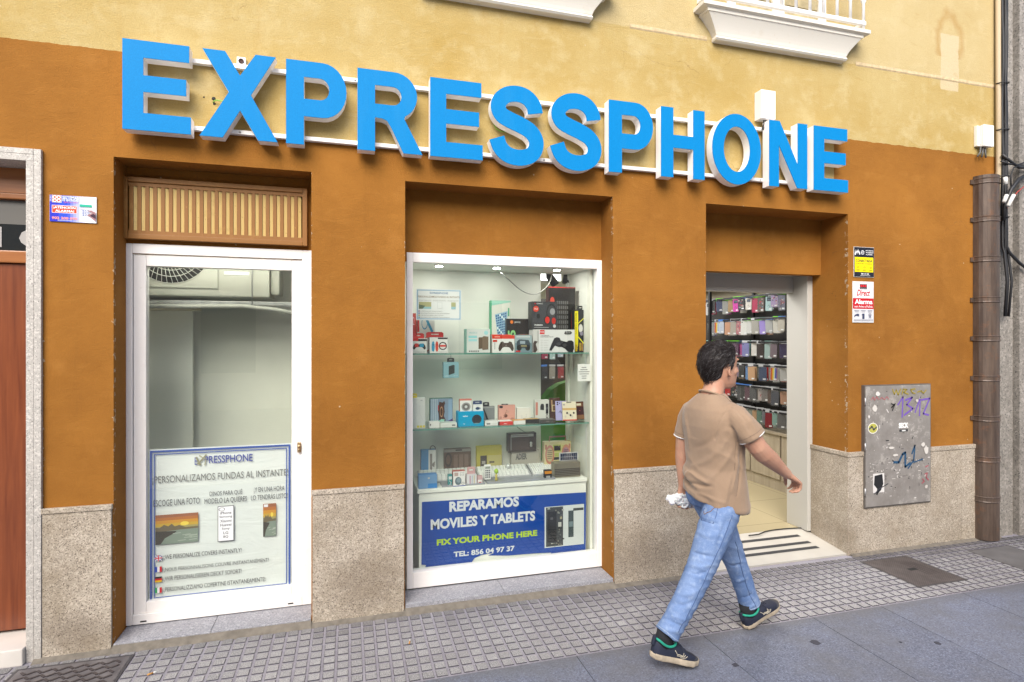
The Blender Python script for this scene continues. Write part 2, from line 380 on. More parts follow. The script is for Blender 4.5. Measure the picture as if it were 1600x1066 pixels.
# ------------------------------------------------------------------ ground
g = G('paving_tile'); X, Y, Z = g.sep()
sp = g.noise(260, 2, rough=.8); col = g.attr('Col')
col = g.mix(g.ramp(sp, .47, .40, 0, .85), col, (.075, .07, .075)); col = g.mix(g.ramp(sp, .56, .64, 0, .75), col, (.62, .60, .58))
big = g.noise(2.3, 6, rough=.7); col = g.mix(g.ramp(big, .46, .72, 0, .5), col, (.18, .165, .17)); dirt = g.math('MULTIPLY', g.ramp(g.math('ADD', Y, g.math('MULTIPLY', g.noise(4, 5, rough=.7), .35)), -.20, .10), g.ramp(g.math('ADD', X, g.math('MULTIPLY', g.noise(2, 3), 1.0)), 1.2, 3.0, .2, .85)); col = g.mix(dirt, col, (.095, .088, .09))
g.out(col, .75, sp, .25, .002); M_TILE = g.m
g = G('tile_groove'); n = g.noise(3, 6, rough=.7); n2 = g.noise(120, 3)
c = g.mix(g.ramp(n, .35, .65), (.235, .22, .25), (.33, .315, .35)); c = g.mix(g.ramp(n2, .35, .6, .45, 0), c, (.13, .12, .14))
g.out(c, .85, n2, .3, .003); M_GROOVE = g.m
g = G('street_slab'); s1 = g.noise(105, 3, rough=.85); s2 = g.noise(2.0, 7, rough=.7); c = g.attr('Col')
c = g.mix(g.ramp(s1, .47, .38, 0, .75), c, (.045, .05, .075)); c = g.mix(g.ramp(s1, .55, .64, 0, .7), c, (.30, .335, .43))
s4 = g.noise(6, 6, rough=.75, dist=.8); c = g.mix(g.ramp(s2, .42, .66, 0, .65), c, (.125, .125, .13)); X, Y, Z = g.sep(); c = g.mix(g.ramp(g.math('ADD', Y, g.math('MULTIPLY', s4, .30)), -.72, -.60, 0, .6), c, (.115, .11, .105)); c = g.mix(g.ramp(s4, .5, .7, 0, .35), c, (.20, .22, .28)); s3 = g.noise(9, 4, rough=.6); c = g.mix(g.ramp(s3, .62, .75, 0, .25), c, (.30, .31, .36))
g.out(c, .62, s1, .2, .003); M_SLAB = g.m
YK = -.75
mb = MB(); mb.quad((-14, YK, 0), (16, YK, 0), (16, .0, 0), (-14, .0, 0), 1)
P = .0695
for i in range(-60, 118):
    for j in range(10):
        x0 = i*P; y0 = YK+.004+j*P
        xc, yc = x0+P/2, y0+P/2
        r = random.random(); b = .31+.07*(r-.5)+.03*mnoise.noise((xc*1.5, yc*3, 0))
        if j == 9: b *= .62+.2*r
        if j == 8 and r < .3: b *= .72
        if r > .93: b *= .78
        if random.random() < .04: b *= 1.18
        q = .0275+.0015*random.random(); h = .0045; t = q-.0022
        vs = [(xc-q, yc-q, .0003), (xc+q, yc-q, .0003), (xc+q, yc+q, .0003), (xc-q, yc+q, .0003), (xc-t, yc-t, h), (xc+t, yc-t, h), (xc+t, yc+t, h), (xc-t, yc+t, h)]
        mb.add(vs, [(4, 5, 6, 7)], 0, False, (b, b*.985, b*.985)); mb.add(vs, [(0, 1, 5, 4), (3, 0, 4, 7)], 2); mb.add(vs, [(1, 2, 6, 5), (2, 3, 7, 6)], 2 if random.random() < .3 else 0, False, (b*.7, b*.7, b*.7))  # near and left sides coloured dark, standing in for shadowed edges of the squares
tag(mb.build('pavement', [M_TILE, M_GROOVE, plain('joint_edge_shade', (.06, .055, .066), .9, var=.4, vscale=5)], recalc=False), kind='structure')
mb = MB(); jx = [-14, -9, -6, -4.2, -3, -2.2, -1.4, -.55, .42, 1.17, 1.95, 2.72, 3.25, 3.95, 4.6, 5.35, 6.1, 7, 9, 12, 16]
yy = [YK-.002, -2.02, -3.3]
for k in range(2):
    for i in range(len(jx)-1):
        a_, b_ = jx[i]+.31*k, jx[i+1]+.31*k; r = random.random(); b = .17+.03*(r-.5)
        mb.box(a_+.0025, yy[k+1]+.0025, -.05, b_-.0025, yy[k]-.0025, .003, 0, (b*.86, b*.95, b*1.27))
mb.box(-14, -6.2, -.08, 18, YK, -.004, 1)

tag(mb.build('street', [M_SLAB, M_GROOVE]), kind='structure')
mb = MB(); mb.quad((-200, -200, -.10), (200, -200, -.10), (200, 200, -.10), (-200, 200, -.10))
tag(mb.build('ground', plain('far_ground', (.2, .2, .2), .9, var=.1)), kind='structure')
mb = MB(); mb.box(-30, -14.0, -.08, 34, -3.31, .012, 0)
tag(mb.build('far_pavement', plain('pale_bounce_paving', (.55, .52, .47), .8, var=.12)), kind='structure')  # unseen paving behind the camera, made pale to bounce light up the facade
# fillet of mortar along the foot of the wall
# ------------------------------------------------------------------ the shop building
BLD = thing('shop_building', 'ochre and yellow corner shop building with granite plinth and two display windows', 'building', (0, 0, 0))
DD = .36
ND = (AX(-190), AX(56), 0.0, AZ(50, 243))
XL, XR, ZT = -3.6, AX(1556), 9.0
ops = [(W1[0], W1[1], 0, W1[3], DW), (W2[0], W2[1], 0, W2[3], DW), (DR[0], DR[1], 0, DR[3], DD), (ND[0], ND[1], 0, ND[3], .2)]
mb = MB()
xs = sorted({XL, XR, *[o[0] for o in ops], *[o[1] for o in ops]}); zs = sorted({0, ZT, *[o[3] for o in ops]})
for i in range(len(xs)-1):
    for k in range(len(zs)-1):
        xm, zm = (xs[i]+xs[i+1])/2, (zs[k]+zs[k+1])/2
        if any(o[0] < xm < o[1] and zm < o[3] for o in ops): continue
        mb.quad((xs[i], 0, zs[k]), (xs[i+1], 0, zs[k]), (xs[i+1], 0, zs[k+1]), (xs[i], 0, zs[k+1]))
for x0, x1, z0, z1, d in ops:
    mb.quad((x0, 0, 0), (x0, 0, z1), (x0, d, z1), (x0, d, 0)); mb.quad((x1, 0, 0), (x1, d, 0), (x1, d, z1), (x1, 0, z1))
    mb.quad((x0, 0, z1), (x1, 0, z1), (x1, d, z1), (x0, d, z1))
mb.quad((XR, 0, 0), (XR, 8, 0), (XR, 8, ZT), (XR, 0, ZT)); mb.quad((XL, 0, ZT), (XR, 0, ZT), (XR, 8, ZT), (XL, 8, ZT))
mb.quad((XL, 0, 0), (XL, 8, 0), (XL, 8, ZT), (XL, 0, ZT)); mb.quad((XL, 8, 0), (XR, 8, 0), (XR, 8, ZT), (XL, 8, ZT))
# lintel panels inside the recesses
ZF1, ZF2 = AZ(300, 385, DW), AZ(780, 401, DW)
mb.quad((W2[0], DW-.012, ZF2-.06), (W2[1], DW-.012, ZF2-.06), (W2[1], DW-.012, W2[3]), (W2[0], DW-.012, W2[3]))
ZG1 = AZ(340, 286, DW)
mb.quad((W1[0], DW-.012, ZF1-.06), (W1[1], DW-.012, ZF1-.06), (W1[1], DW-.012, W1[3]), (W1[0], DW-.012, W1[3]))
YH = .27; ZH = AZ(1200, 427, YH)
mb.quad((DR[0], YH, ZH), (DR[1], YH, ZH), (DR[1], YH, DR[3]), (DR[0], YH, DR[3])); mb.quad((DR[0], YH, ZH), (DR[1], YH, ZH), (DR[1], DD, ZH), (DR[0], DD, ZH))
wall = mb.build('wall', M_WALL, BLD, recalc=False)
wall['kind'] = 'structure'
# string course
zsc = 3.878
for x0, x1 in ((XL, 1.05), (1.88, 2.5), (3.86, XR)):
    mb = MB(); mb.add([(x0, -.0005, zsc-.004), (x1, -.0005, zsc-.004), (x1, -.0045, zsc+.006), (x0, -.0045, zsc+.006), (x0, -.001, zsc+.030), (x1, -.001, zsc+.030)], [(0, 1, 2, 3), (3, 2, 5, 4)]); mb.build('string_course', plain('worn_render_band', (.52, .40, .235), .85, var=.22, vscale=30), BLD)
# granite plinth with its moulded cap
ZPL = AZ(560, 768); ZC = AZ(560, 759)
for k, (x0, x1, side) in enumerate(((AX(68), W1[0]-.004, 0), (W1[1]+.006, W2[0]-.006, 0), (W2[1]+.006, DR[0]-.004, 0), (DR[1], XR-.03, 1))):
    mb = MB(); nb = 1 if k < 3 else 4
    zc, zp = ZC, ZPL
    if k == 3: zc, zp = AZ(1450, 697), AZ(1450, 705)
    for i in range(nb):
        a_, b_ = x0+(x1-x0)*i/nb, x0+(x1-x0)*(i+1)/nb
        mb.box(a_+.001, -.018, -.02, b_-.001, -.001, zp, bev=.003)
    mb.box(x0-.003, -.024, zp+.001, x1+.003, -.001, zc-.006, bev=.004)
    if side:
        mb.box(x0-.018, -.018, .0, x0-.0005, DD, zp, bev=.003); mb.box(x0-.024, -.024, zp+.001, x0-.0035, DD+.010, zc-.006, bev=.004)
    mb.build('plinth', M_PLINTH, BLD)
# mortar fillet and old stone footing under the sills
for x0, x1, z in ((ND[1], W1[0], .018), (W1[0], W1[1], .03), (W1[1], W2[0], .016), (W2[0], W2[1], .03), (W2[1], DR[0], .016), (DR[1], XR, .014)):
    n = 24; mb = MB()
    for i in range(n):
        xa, xb = x0+(x1-x0)*i/n, x0+(x1-x0)*(i+1)/n; ya = -.028-.012*mnoise.noise((xa*7, 1, 2)); yb = -.028-.012*mnoise.noise((xb*7, 1, 2))
        mb.add([(xa, ya-.03, .0008), (xb, yb-.03, .0008), (xb, -.002, z+.006), (xa, -.002, z+.006)], [(0, 1, 2, 3)])
    mb.build('mortar_fillet', plain('old_mortar', (.165, .145, .118), .9, var=.25, vscale=25, bump=.4, bscale=160), BLD)

def profile_frame(mb, x0, z0, x1, z1, t, y0, y1, tb=None, bev=.003):
    tb = tb or t
    mb.box(x0, y0, z0, x0+t, y1, z1, bev=bev); mb.box(x1-t, y0, z0, x1, y1, z1, bev=bev)
    mb.box(x0+t+.0006, y0, z1-t, x1-t-.0006, y1, z1, bev=bev); mb.box(x0+t+.0006, y0, z0, x1-t-.0006, y1, z0+tb, bev=bev)
# ---- window with the poster (left)
win = holder('window', BLD)
fx0, fx1 = AX(191, DW), AX(487.5, DW); fz0 = AZ(191, 977, DW); fz1 = AZ(191, 380.5, DW)
mb = MB(); profile_frame(mb, fx0, fz0, fx1, fz1, AX(208.5, DW)-AX(191, DW), DW-.02, DW+.06)
mb.build('frame', M_FRAME, win)
ix0, ix1 = AX(209.5, DW), AX(473, DW); iz0, iz1 = AZ(300, 949, DW), AZ(209, 398, DW)
mb = MB(); profile_frame(mb, ix0, iz0, ix1, iz1, AX(229, DW)-AX(209.5, DW), DW-.008, DW+.05)
sash = mb.build('sash', M_FRAME, win)
gx0, gx1, gz0, gz1 = AX(229, DW)+.0, ix1-(AX(229, DW)-ix0), iz0+.07, iz1-.06
mb = MB(); mb.quad((gx0-.01, DW+.02, gz0-.02), (gx1+.01, DW+.02, gz0-.02), (gx1+.01, DW+.02, gz1+.02), (gx0-.01, DW+.02, gz1+.02))
mb.build('pane', M_GLASS, win, recalc=False)
mb = MB(); lx, lz = at(467.5, 699, DW-.02)
mb.lathe([(.012, 0), (.012, .006), (.006, .012)], lx, DW-.022, 14, axis='Y', z0=lz+.006); mb.box(lx-.011, DW-.0255, lz-.032, lx+.011, DW-.021, lz+.032, bev=.004)
mb.lathe([(.006, 0), (.006, .010)], lx, DW-.024, 10, axis='Y', z0=lz-.012)
mb.build('lock', plain('brass_lock', (.50, .36, .20), .35, .8), win)
for px, py in ((224, 971), (454, 943)):
    hx, hz = at(px, py, DW-.02); MB().box(hx-.016, DW-.0225, hz-.004, hx+.016, DW-.019, hz+.004, bev=.0015).build('drain_slot', M_DARK, win)
mb = MB(); sx = (W1[0]+W1[1])/2-.03
sill_z = AZ(178, 1005)
for a_, b_ in ((W1[0]+.002, sx-.001), (sx+.001, W1[1]-.002)):
    mb.box(a_, -.012, sill_z-.035, b_, DW-.01, sill_z, bev=.003)
    mb.box(a_, -.006, .0, b_, DW-.02, sill_z-.036)
mb.build('sill', M_SILL, win)
# vent grille over it
gr = holder('vent_grille', BLD)
vx0, vx1, vz0, vz1 = AX(196, DW), AX(481, DW), AZ(300, 379, DW), AZ(196, 279, DW)
mb = MB(); profile_frame(mb, vx0, vz0, vx1, vz1, .028, DW-.055, DW-.012, bev=.003); mb.build('frame', M_OCHRE, gr)
n = 23; x0, x1 = vx0+.035, vx1-.035
mb = MB(); mb2 = MB()
for i in range(n):
    xc = x0+(x1-x0)*(i+.5)/n; wv = (x1-x0)/n
    mb.box(x0+(x1-x0)*i/n-.002, DW-.045, vz0+.045, x0+(x1-x0)*i/n+wv*.48, DW-.035, vz1-.045, bev=.002)
    mb2.add([(xc+wv*.0, DW-.041, vz0+.05), (xc+wv*.46, DW-.034, vz0+.05), (xc+wv*.46, DW-.034, vz1-.05), (xc+wv*.0, DW-.041, vz1-.05)], [(0, 1, 2, 3)])
mb.box(vx0+.0285, DW-.046, vz0+.0285, vx1-.0285, DW-.034, vz0+.05); mb.box(vx0+.0285, DW-.046, vz1-.05, vx1-.0285, DW-.034, vz1-.0285)
mb.build('louvre_panel', M_OCHRE, gr)
mb2.build('slats', M_CREAMSLAT, gr, recalc=False)
# ---- display window
win2 = holder('window', BLD)
ex0, ex1 = AX(635, DW), AX(942.5, DW); ez1 = AZ(636, 395, DW); ez0 = AZ(636, 919, DW)
ft = AX(643, DW)-ex0
mb = MB()
mb.box(ex0, DW-.02, ez0, ex0+.040, DW+.05, ez1, bev=.003); mb.box(ex1-.056, DW-.02, ez0, ex1, DW+.05, ez1, bev=.003)
mb.box(ex0+.0406, DW-.02, ez1-.062, ex1-.0566, DW+.05, ez1, bev=.003); mb.box(ex0+.0406, DW-.02, ez0, ex1-.0566, DW+.05, ez0+.105, bev=.003)
mb.build('frame', M_FRAME, win2)
mb = MB(); mb.quad((ex0+.03, DW+.02, ez0+.09), (ex1-.045, DW+.02, ez0+.09), (ex1-.045, DW+.02, ez1-.05), (ex0+.03, DW+.02, ez1-.05))
mb.build('pane', M_GLASS, win2, recalc=False)
mb = MB(); sx = AX(785, .05)
for a_, b_ in ((W2[0]+.002, sx-.001), (sx+.001, W2[1]-.002)):
    mb.box(a_, -.012, AZ(635, 943)-.035, b_, DW-.01, AZ(635, 943), bev=.003); mb.box(a_, -.006, .0, b_, DW-.02, AZ(635, 943)-.036)
mb.build('sill', M_SILL, win2)
# ---- shop doorway
FL = .075                                        # shop floor level
dw = holder('doorway', BLD)
xj = DR[1]-.03; ZHD = AZ(1200, 457, .52); YL = .52
mb = MB(); mb.box(xj-.02, DD+.001, FL, xj+.30, .60, ZHD+.25, bev=.004); mb.build('jamb', M_JAMB, dw)
mb = MB(); mb.box(DR[0]-.3, YL, ZHD, xj-.021, YL+.08, ZHD+.3, bev=.004); mb.build('lintel', M_JAMB, dw)
mb = MB()
for k in range(4): mb.box(DR[0]-.05, DD+.01+.035*k, ZH+.002+.012*(k % 2), xj-.02, DD+.04+.035*k, ZH+.09)
mb.build('shutter_housing', M_GREYM, dw)
mb = MB(); mb.add([(DR[0], -.004, .0), (DR[1]-.019, -.004, .0), (DR[1]-.019, -.004, .014), (DR[0], -.004, .014), (DR[0], .46, FL), (DR[1]-.019, .46, FL)], [(0, 1, 2, 3), (3, 2, 5, 4)])
mb.build('threshold', M_CREAM, dw, recalc=False)
mb = MB()
for t0 in (.115, .20, .315):
    z = .014+(FL-.014)*(t0+.004)/.464
    mb.add([(DR[0], t0, z+.0025), (DR[1]-.16, t0, z+.0025), (DR[1]-.165, t0+.036, z+.0066), (DR[0], t0+.036, z+.0066)], [(0, 1, 2, 3)])
mb.build('grip_strip', plain('rubber_grip', (.03, .03, .032), .7), dw, recalc=False)
# ---- neighbour's doorway at the left end
nd = holder('street_door', BLD)
mb = MB(); zt = AZ(60, 235)
mb.box(AX(56), -.022, 0, AX(67.5), .0-.001, zt, bev=.003); mb.box(ND[0]-.1, -.022, ND[3], AX(56)-.0008, -.001, zt, bev=.003)
mb.box(ND[1]-.035, -.021, 0, ND[1]-.0006, .20, ND[3]-.036, bev=.002); mb.box(ND[0], -.021, ND[3]-.035, ND[1]-.0006, .20, ND[3]-.0006, bev=.002)
mb.build('stone_surround', M_STONEW, nd)
mb = MB(); yd = .16
zr = [AZ(40, 982, yd), AZ(40, 412, yd), AZ(40, 393, yd), AZ(40, 313, yd), AZ(40, 304, yd), AZ(40, 266, yd)]
dx0, dx1 = ND[0]+.01, ND[1]-.036
mb.box(dx0, yd, zr[0], dx1, yd+.05, zr[1]-.003, bev=.004)
mb.build('door_leaf', M_WOOD, nd)
mb = MB(); mb.box(dx0, yd-.02, zr[1], dx1, yd+.05, zr[2], bev=.006); mb.box(dx0, yd-.015, zr[3], dx1, yd+.05, zr[4], bev=.006); mb.box(dx0, yd-.01, zr[4]+.001, dx1, yd+.05, ND[3]-.036, bev=.002)
mb.build('transom_frame', M_TRIMW, nd)
mb = MB(); mb.box(dx0, yd+.02, zr[2]+.001, dx1, yd+.03, zr[3]-.001); mb.build('transom_pane', plain('dark_glass', (.015, .017, .018), .06, spec=.6), nd)
ar = Art((dx1-.42, yd+.018, zr[2]+.02), (.42, 0, 0), (0, 0, .12))
ar.text('O I C', -.15, .0, 1.06, .95, (.35, .34, .33), bold=.02)
ar.build('transom_lettering', nd, local=False)
mb = MB(); mb.box(dx0, yd+.022, zr[2]+(zr[3]-zr[2])*.53, dx1, yd+.0195, zr[3]-.002); mb.build('transom_blind', plain('grey_blind', (.12, .115, .105), .3), nd)
mb = MB(); mb.box(ND[0], -.05, 0, ND[1]-.0365, .22, AZ(30, 988, yd), bev=.006); mb.build('step', M_MARBLE, nd)
# ---- balconies above
def balcony(xa, xb, zb):
    bl = holder('balcony', BLD); ov = .155
    mb = MB()
    def lay(rings, y=True):
        vs = []; fs = []
        for (x0, x1, yf, z) in rings: vs += [(x0, .0, z), (x0, yf, z), (x1, yf, z), (x1, .0, z)]
        for i in range(len(rings)-1):
            o = i*4
            for j in range(3): fs.append((o+j, o+j+1, o+4+j+1, o+4+j))
        fs.append((0, 1, 2, 3)); o = (len(rings)-1)*4; fs.append((o, o+3, o+2, o+1))
        mb.add(vs, fs)
    R = [(xa, xb, -.05, zb), (xa-.004, xb+.004, -.06, zb+.012), (xa, xb, -.05, zb+.03)]
    for i in range(7):
        t = i/6; q = t**1.3
        R.append((xa-ov*.62*q, xb+ov*.62*q, -.052-.05*q, zb+.032+.13*t))
    R += [(xa-ov*.7, xb+ov*.7, -.108, zb+.165), (xa-ov*.7, xb+ov*.7, -.108, zb+.185), (xa-ov, xb+ov, -.130, zb+.195), (xa-ov, xb+ov, -.130, zb+.222)]
    lay(R); mb.build('slab', M_BALC, bl)
    mb = MB(); z0 = zb+.262
    mb.box(xa-ov+.03, -.118, z0, xb+ov-.03, -.092, z0+.03, bev=.004); mb.build('rail', M_WHITE, bl); mb = MB(); mb.box(xa-ov+.03, -.118, z0+.9, xb+ov-.03, -.092, z0+.935, bev=.004); mb.build('rail', M_WHITE, bl)
    for x in (xa-ov+.04, xb+ov-.04): MB().box(x-.012, -.091, z0, x+.012, -.002, z0+.03).build('rail_end', M_WHITE, bl)
    n = int((xb-xa+2*ov)/.125)
    for i in range(n+1):
        x = xa-ov+.045+(xb-xa+2*ov-.09)*i/n; mb = MB()
        zbot = zb+.223 if i in (0, n) else z0+.031
        prof = [(.011, zbot), (.011, z0+.17), (.019, z0+.185), (.021, z0+.20), (.019, z0+.215), (.011, z0+.23), (.011, z0+.899)]
        mb.lathe(prof, x, -.105, 10); mb.build('baluster', M_WHITE, bl)
    # french window behind
    mb = MB(); xw0, xw1 = xa+.12, xb-.16
    profile_frame(mb, xw0, zb+.20, xw1, zb+2.3, .07, -.02, .0-.001); mb.box((xw0+xw1)/2-.05, -.025, zb+.271, (xw0+xw1)/2+.05, -.002, zb+2.229); mb.build('window_frame', M_WHITE, bl)
    mb = MB()
    for i in range(20):
        z = zb+.29+i*.09; mb.add([(xw0+.071, -.004, z), (xw1-.071, -.004, z), (xw1-.071, -.016, z+.07), (xw0+.071, -.016, z+.07)], [(0, 1, 2, 3)])
    mb.build('blind', plain('straw_blind', (.50, .42, .25), .8, var=.2, vscale=20), bl, recalc=False)
    return bl
zb = 3.868
balcony(AX(1119, -.05), AX(1322, -.05), zb)
balcony(AX(745, -.05)-.35, AX(925, -.05), zb-.008)
# ------------------------------------------------------------------ interior of the shop (belongs to the building)
rm = holder('shop_interior', BLD)
XI0, XI1, YI0, YI1, ZI = W2[0]-.3, 5.05, .26, 6.5, 2.62
mb = MB(); mb.quad((DR[0]-.4, .461, FL), (XI1, .461, FL), (XI1, YI1, FL), (DR[0]-.4, YI1, FL))
gg = G('shop_floor_tile'); X, Y, Z = gg.sep()
fx = gg.math('ABSOLUTE', gg.math('SUBTRACT', gg.math('FRACT', gg.math('MULTIPLY', X, 1.6)), .5)); fy = gg.math('ABSOLUTE', gg.math('SUBTRACT', gg.math('FRACT', gg.math('MULTIPLY', Y, 1.6)), .5))
ln = gg.ramp(gg.math('MAXIMUM', fx, fy), .493, .496); gg.out(gg.mix(ln, (.36, .305, .185), (.20, .165, .10)), .22, spec=.5)
fl = mb.build('interior_floor', gg.m, rm, recalc=False)
mb = MB()
mb.quad((XI1, .6, 0), (XI1, YI1, 0), (XI1, YI1, ZI), (XI1, .6, ZI)); mb.quad((W2[1]-.7, YI1, 0), (XI1, YI1, 0), (XI1, YI1, ZI), (W2[1]-.7, YI1, ZI))
xq = W2[0]-.03; mb.quad((xq, .70, 0), (xq, YI1, 0), (xq, YI1, ZI), (xq, .70, ZI)); mb.quad((xq, YI1, 0), (W2[1], YI1, 0), (W2[1], YI1, ZI), (XI0-.5, YI1, ZI))
mb.quad((xj+.28, .60, 0), (XI1, .60, 0), (XI1, .60, ZI), (xj+.28, .60, ZI))
mb.build('interior_wall', M_ROOMW, rm, recalc=False)
mb = MB(); mb.quad((XI0-.6, .60, ZI), (XI1, .60, ZI), (XI1, YI1, ZI), (XI0-.6, YI1, ZI)); mb.build('interior_ceiling', M_ROOMW, rm, recalc=False)
for x, y in ((3.0, 1.2), (3.6, 1.75), (3.6, 3.0), (2.6, 2.4), (2.2, 3.7), (3.6, 4.4)):
    mb = MB(); mb.box(x-.3, y-.3, ZI-.03, x+.3, y+.3, ZI-.002); t = thing('ceiling_light', 'square lit ceiling panel inside the phone shop', 'ceiling light', (x, y, ZI-.03), group='square ceiling panels in the shop')
    mb.build('panel_frame', M_WHITE, t)
    mb = MB(); mb.quad((x-.27, y-.27, ZI-.033), (x-.27, y+.27, ZI-.033), (x+.27, y+.27, ZI-.033), (x+.27, y-.27, ZI-.033)); mb.build('diffuser', M_PANEL, t, recalc=False)
# ------------------------------------------------------------------ neighbouring stone building and the houses across the street
NB = thing('stone_building', 'grey granite faced building at the right edge beside the drainpipe', 'building', (XR+.05, 0, 0))
mb = MB(); x = XR+.012
for wd, y in ((.16, -.02), (.035, .01), (.30, -.05), (.03, .0), (4.5, -.03)):
    mb.box(x, y, .0, x+wd, .4, 9); x += wd
mb.build('wall', M_GREYST, NB)
OB = thing('opposite_building', 'plain cream house across the street seen only in the window glass', 'building', (0, -11, 0))
mb = MB(); mb.box(-14, -13.5, .0, 20, -11, 6.6); mb.build('wall', plain('cream_render', (.68, .61, .52), .85, var=.15, vscale=1.2), OB)
for i in range(9):
    x = -9+i*3.1; mb = MB(); mb.box(x-.6, -11.03, .9 if i % 3 else .06, x+.6, -10.985, 2.7); mb.build('window', plain('dark_reflecting_pane', (.06, .065, .07), .15), OB)
    mb = MB(); mb.box(x-.55, -11.03, 4.0, x+.55, -10.985, 6.2); mb.build('window', MATS['dark_reflecting_pane'], OB)
# ------------------------------------------------------------------ the sign over the shop
M_BLUE = None
g = G('blue_acrylic_face'); n = g.noise(160, 2); n5 = g.noise(1, 4, g.scaled((9, 9, 1.1)), rough=.7); g.out(g.mix(g.ramp(n5, .52, .78, 0, .28), g.mix(g.ramp(n, .3, .7), (.001, .190, .48), (.002, .212, .53)), (.03, .24, .50)), .55, n, .04, .001, spec=.12); M_BLUE = g.m
M_RET = paint('white_letter_return', (.92, .90, .89), .4, amt=.05)
def arc(cx, cy, rx, ry, a0, a1, n=14):
    return [(cx+rx*math.cos(math.radians(a0+(a1-a0)*i/n)), cy+ry*math.sin(math.radians(a0+(a1-a0)*i/n))) for i in range(n+1)]
def stroke(pts, hw, asp):
    q = []                                       # Catmull-Rom through the centre points, offset in metric space
    P_ = [pts[0]]+pts+[pts[-1]]
    for i in range(1, len(P_)-2):
        for k in range(5):
            t = k/5; p0, p1, p2, p3 = P_[i-1], P_[i], P_[i+1], P_[i+2]
            q.append(tuple(.5*(2*p1[d]+(p2[d]-p0[d])*t+(2*p0[d]-5*p1[d]+4*p2[d]-p3[d])*t*t+(3*p1[d]-p0[d]-3*p2[d]+p3[d])*t**3) for d in (0, 1)))
    q.append(pts[-1]); L, R = [], []
    for i, (x, y) in enumerate(q):
        a_, b_ = q[max(0, i-1)], q[min(len(q)-1, i+1)]; dx, dy = (b_[0]-a_[0])*asp, b_[1]-a_[1]; l = math.hypot(dx, dy)
        h = hw[0]+(hw[1]-hw[0])*abs(math.sin(PI*2*(i/len(q)-.25)))
        L.append((x-dy/l*h/asp, y+dx/l*h)); R.append((x+dy/l*h/asp, y-dx/l*h))
    return L+R[::-1]
def letter_shape(ch, asp):
    if ch == 'E': return [(0, 0), (0, 1), (.975, 1), (.975, .81), (.30, .81), (.30, .615), (.93, .615), (.93, .43), (.30, .43), (.30, .195), (1, .195), (1, 0)], []
    if ch == 'X': return [(0, 0), (.367, .53), (.035, 1), (.32, 1), (.51, .735), (.71, 1), (.975, 1), (.65, .52), (1, 0), (.745, 0), (.51, .33), (.29, 0)], []
    if ch == 'P': return [(0, 0), (0, 1)]+arc(.60, .67, .40, .33, 90, -90)+[(.29, .34), (.29, 0)], [[(.29, .81)]+arc(.56, .68, .15, .13, 90, -90, 8)+[(.29, .55)]]
    if ch == 'R': return [(0, 0), (0, 1)]+arc(.56, .715, .355, .285, 90, -62)+[(.715, .43), (1, 0), (.70, 0), (.515, .30), (.45, .385), (.37, .41), (.265, .415), (.265, 0)], [[(.265, .815)]+arc(.54, .70, .13, .115, 90, -90, 8)+[(.265, .585)]]
    if ch == 'H': return [(0, 0), (0, 1), (.277, 1), (.277, .61), (.735, .61), (.735, 1), (1, 1), (1, 0), (.735, 0), (.735, .425), (.277, .425), (.277, 0)], []
    if ch == 'N': return [(0, 0), (0, 1), (.27, 1), (.745, .36), (.745, 1), (1, 1), (1, 0), (.73, 0), (.25, .63), (.25, 0)], []
    if ch == 'O': return arc(.5, .5, .5, .5, 0, 360, 40)[:-1], [arc(.5, .5, .27, .32, 0, 360, 32)[:-1]]
    if ch == 'S':
        c = [(.855, .675), (.82, .775), (.70, .865), (.52, .90), (.32, .875), (.185, .795), (.155, .70), (.22, .615), (.38, .56), (.58, .51), (.76, .445), (.865, .345), (.86, .23), (.76, .14), (.55, .098), (.33, .125), (.19, .21), (.125, .325)]
        return stroke(c, (.098, .105), asp), []
SG = thing('shop_sign', 'large sky blue raised letters reading EXPRESSPHONE across the facade', 'sign', (AX(758, -.1), 0, 2.83))
LZ0, LZ1, LF, LB = 2.828, 3.312, -.100, -.034
LET = [('E', 191.5, 298.5), ('X', 312, 434), ('P', 447, 541.5), ('R', 558.5, 660), ('E', 672, 754), ('S', 765.5, 848), ('S', 860, 938.5), ('P', 951, 1020), ('H', 1032.5, 1100.5), ('O', 1112.5, 1188.5), ('N', 1201.5, 1260.8), ('E', 1271, 1324.5)]
for ch, pa, pb in LET:
    x0, x1 = AX(pa, LF), AX(pb, LF); hh = LZ1-LZ0; asp = (x1-x0)/hh
    sh, ho = letter_shape(ch, asp); dz = .012 if ch in 'OS' else 0
    tr = lambda L: [(x0+(x1-x0)*p[0], LZ0-dz+(hh+2*dz)*p[1]) for p in L]
    mb = MB(); mb.prism(tr(sh), LF, LB, [tr(h) for h in ho]); L = mb.build('letter', M_RET, SG)
    mb = MB(); mb.prism(tr(sh), LF-.0045, LF-.0004, [tr(h) for h in ho]); mb.build('face', M_BLUE, L)
for z in (3.268, 2.890):
    mb = MB(); mb.box(AX(230), -.0335, z-.012, AX(1300), -.004, z+.012, bev=.002); mb.build('rail', M_WHITE, SG)
for px, z in ((375, 2.890), (1188, 2.890), (555, 3.268), (700, 2.89), (850, 2.89)): MB().lathe([(.007, 0), (.007, .003), (.004, .005)], AX(px, -.034), -.0336, 8, axis='Y', z0=z).build('screw', M_GREYM, SG)
def cable(name, pts, r, m, parent=None, n=6):
    return MB().tube(pts, r, n).build(name, m, parent)
def W(px, py, Y=-.02): x, z = at(px, py, Y); return (x, Y, z)
M_GREENW = plain('green_earth_wire', (.22, .42, .06), .5)
tag(cable('wire', [W(333, 160, .0), W(336, 157, -.02), W(341, 157, -.025), W(347, 158, -.025), W(355, 160, -.02)], .0035, M_GREENW), 'short green earth wire poking from the wall behind the letter X', 'wire')
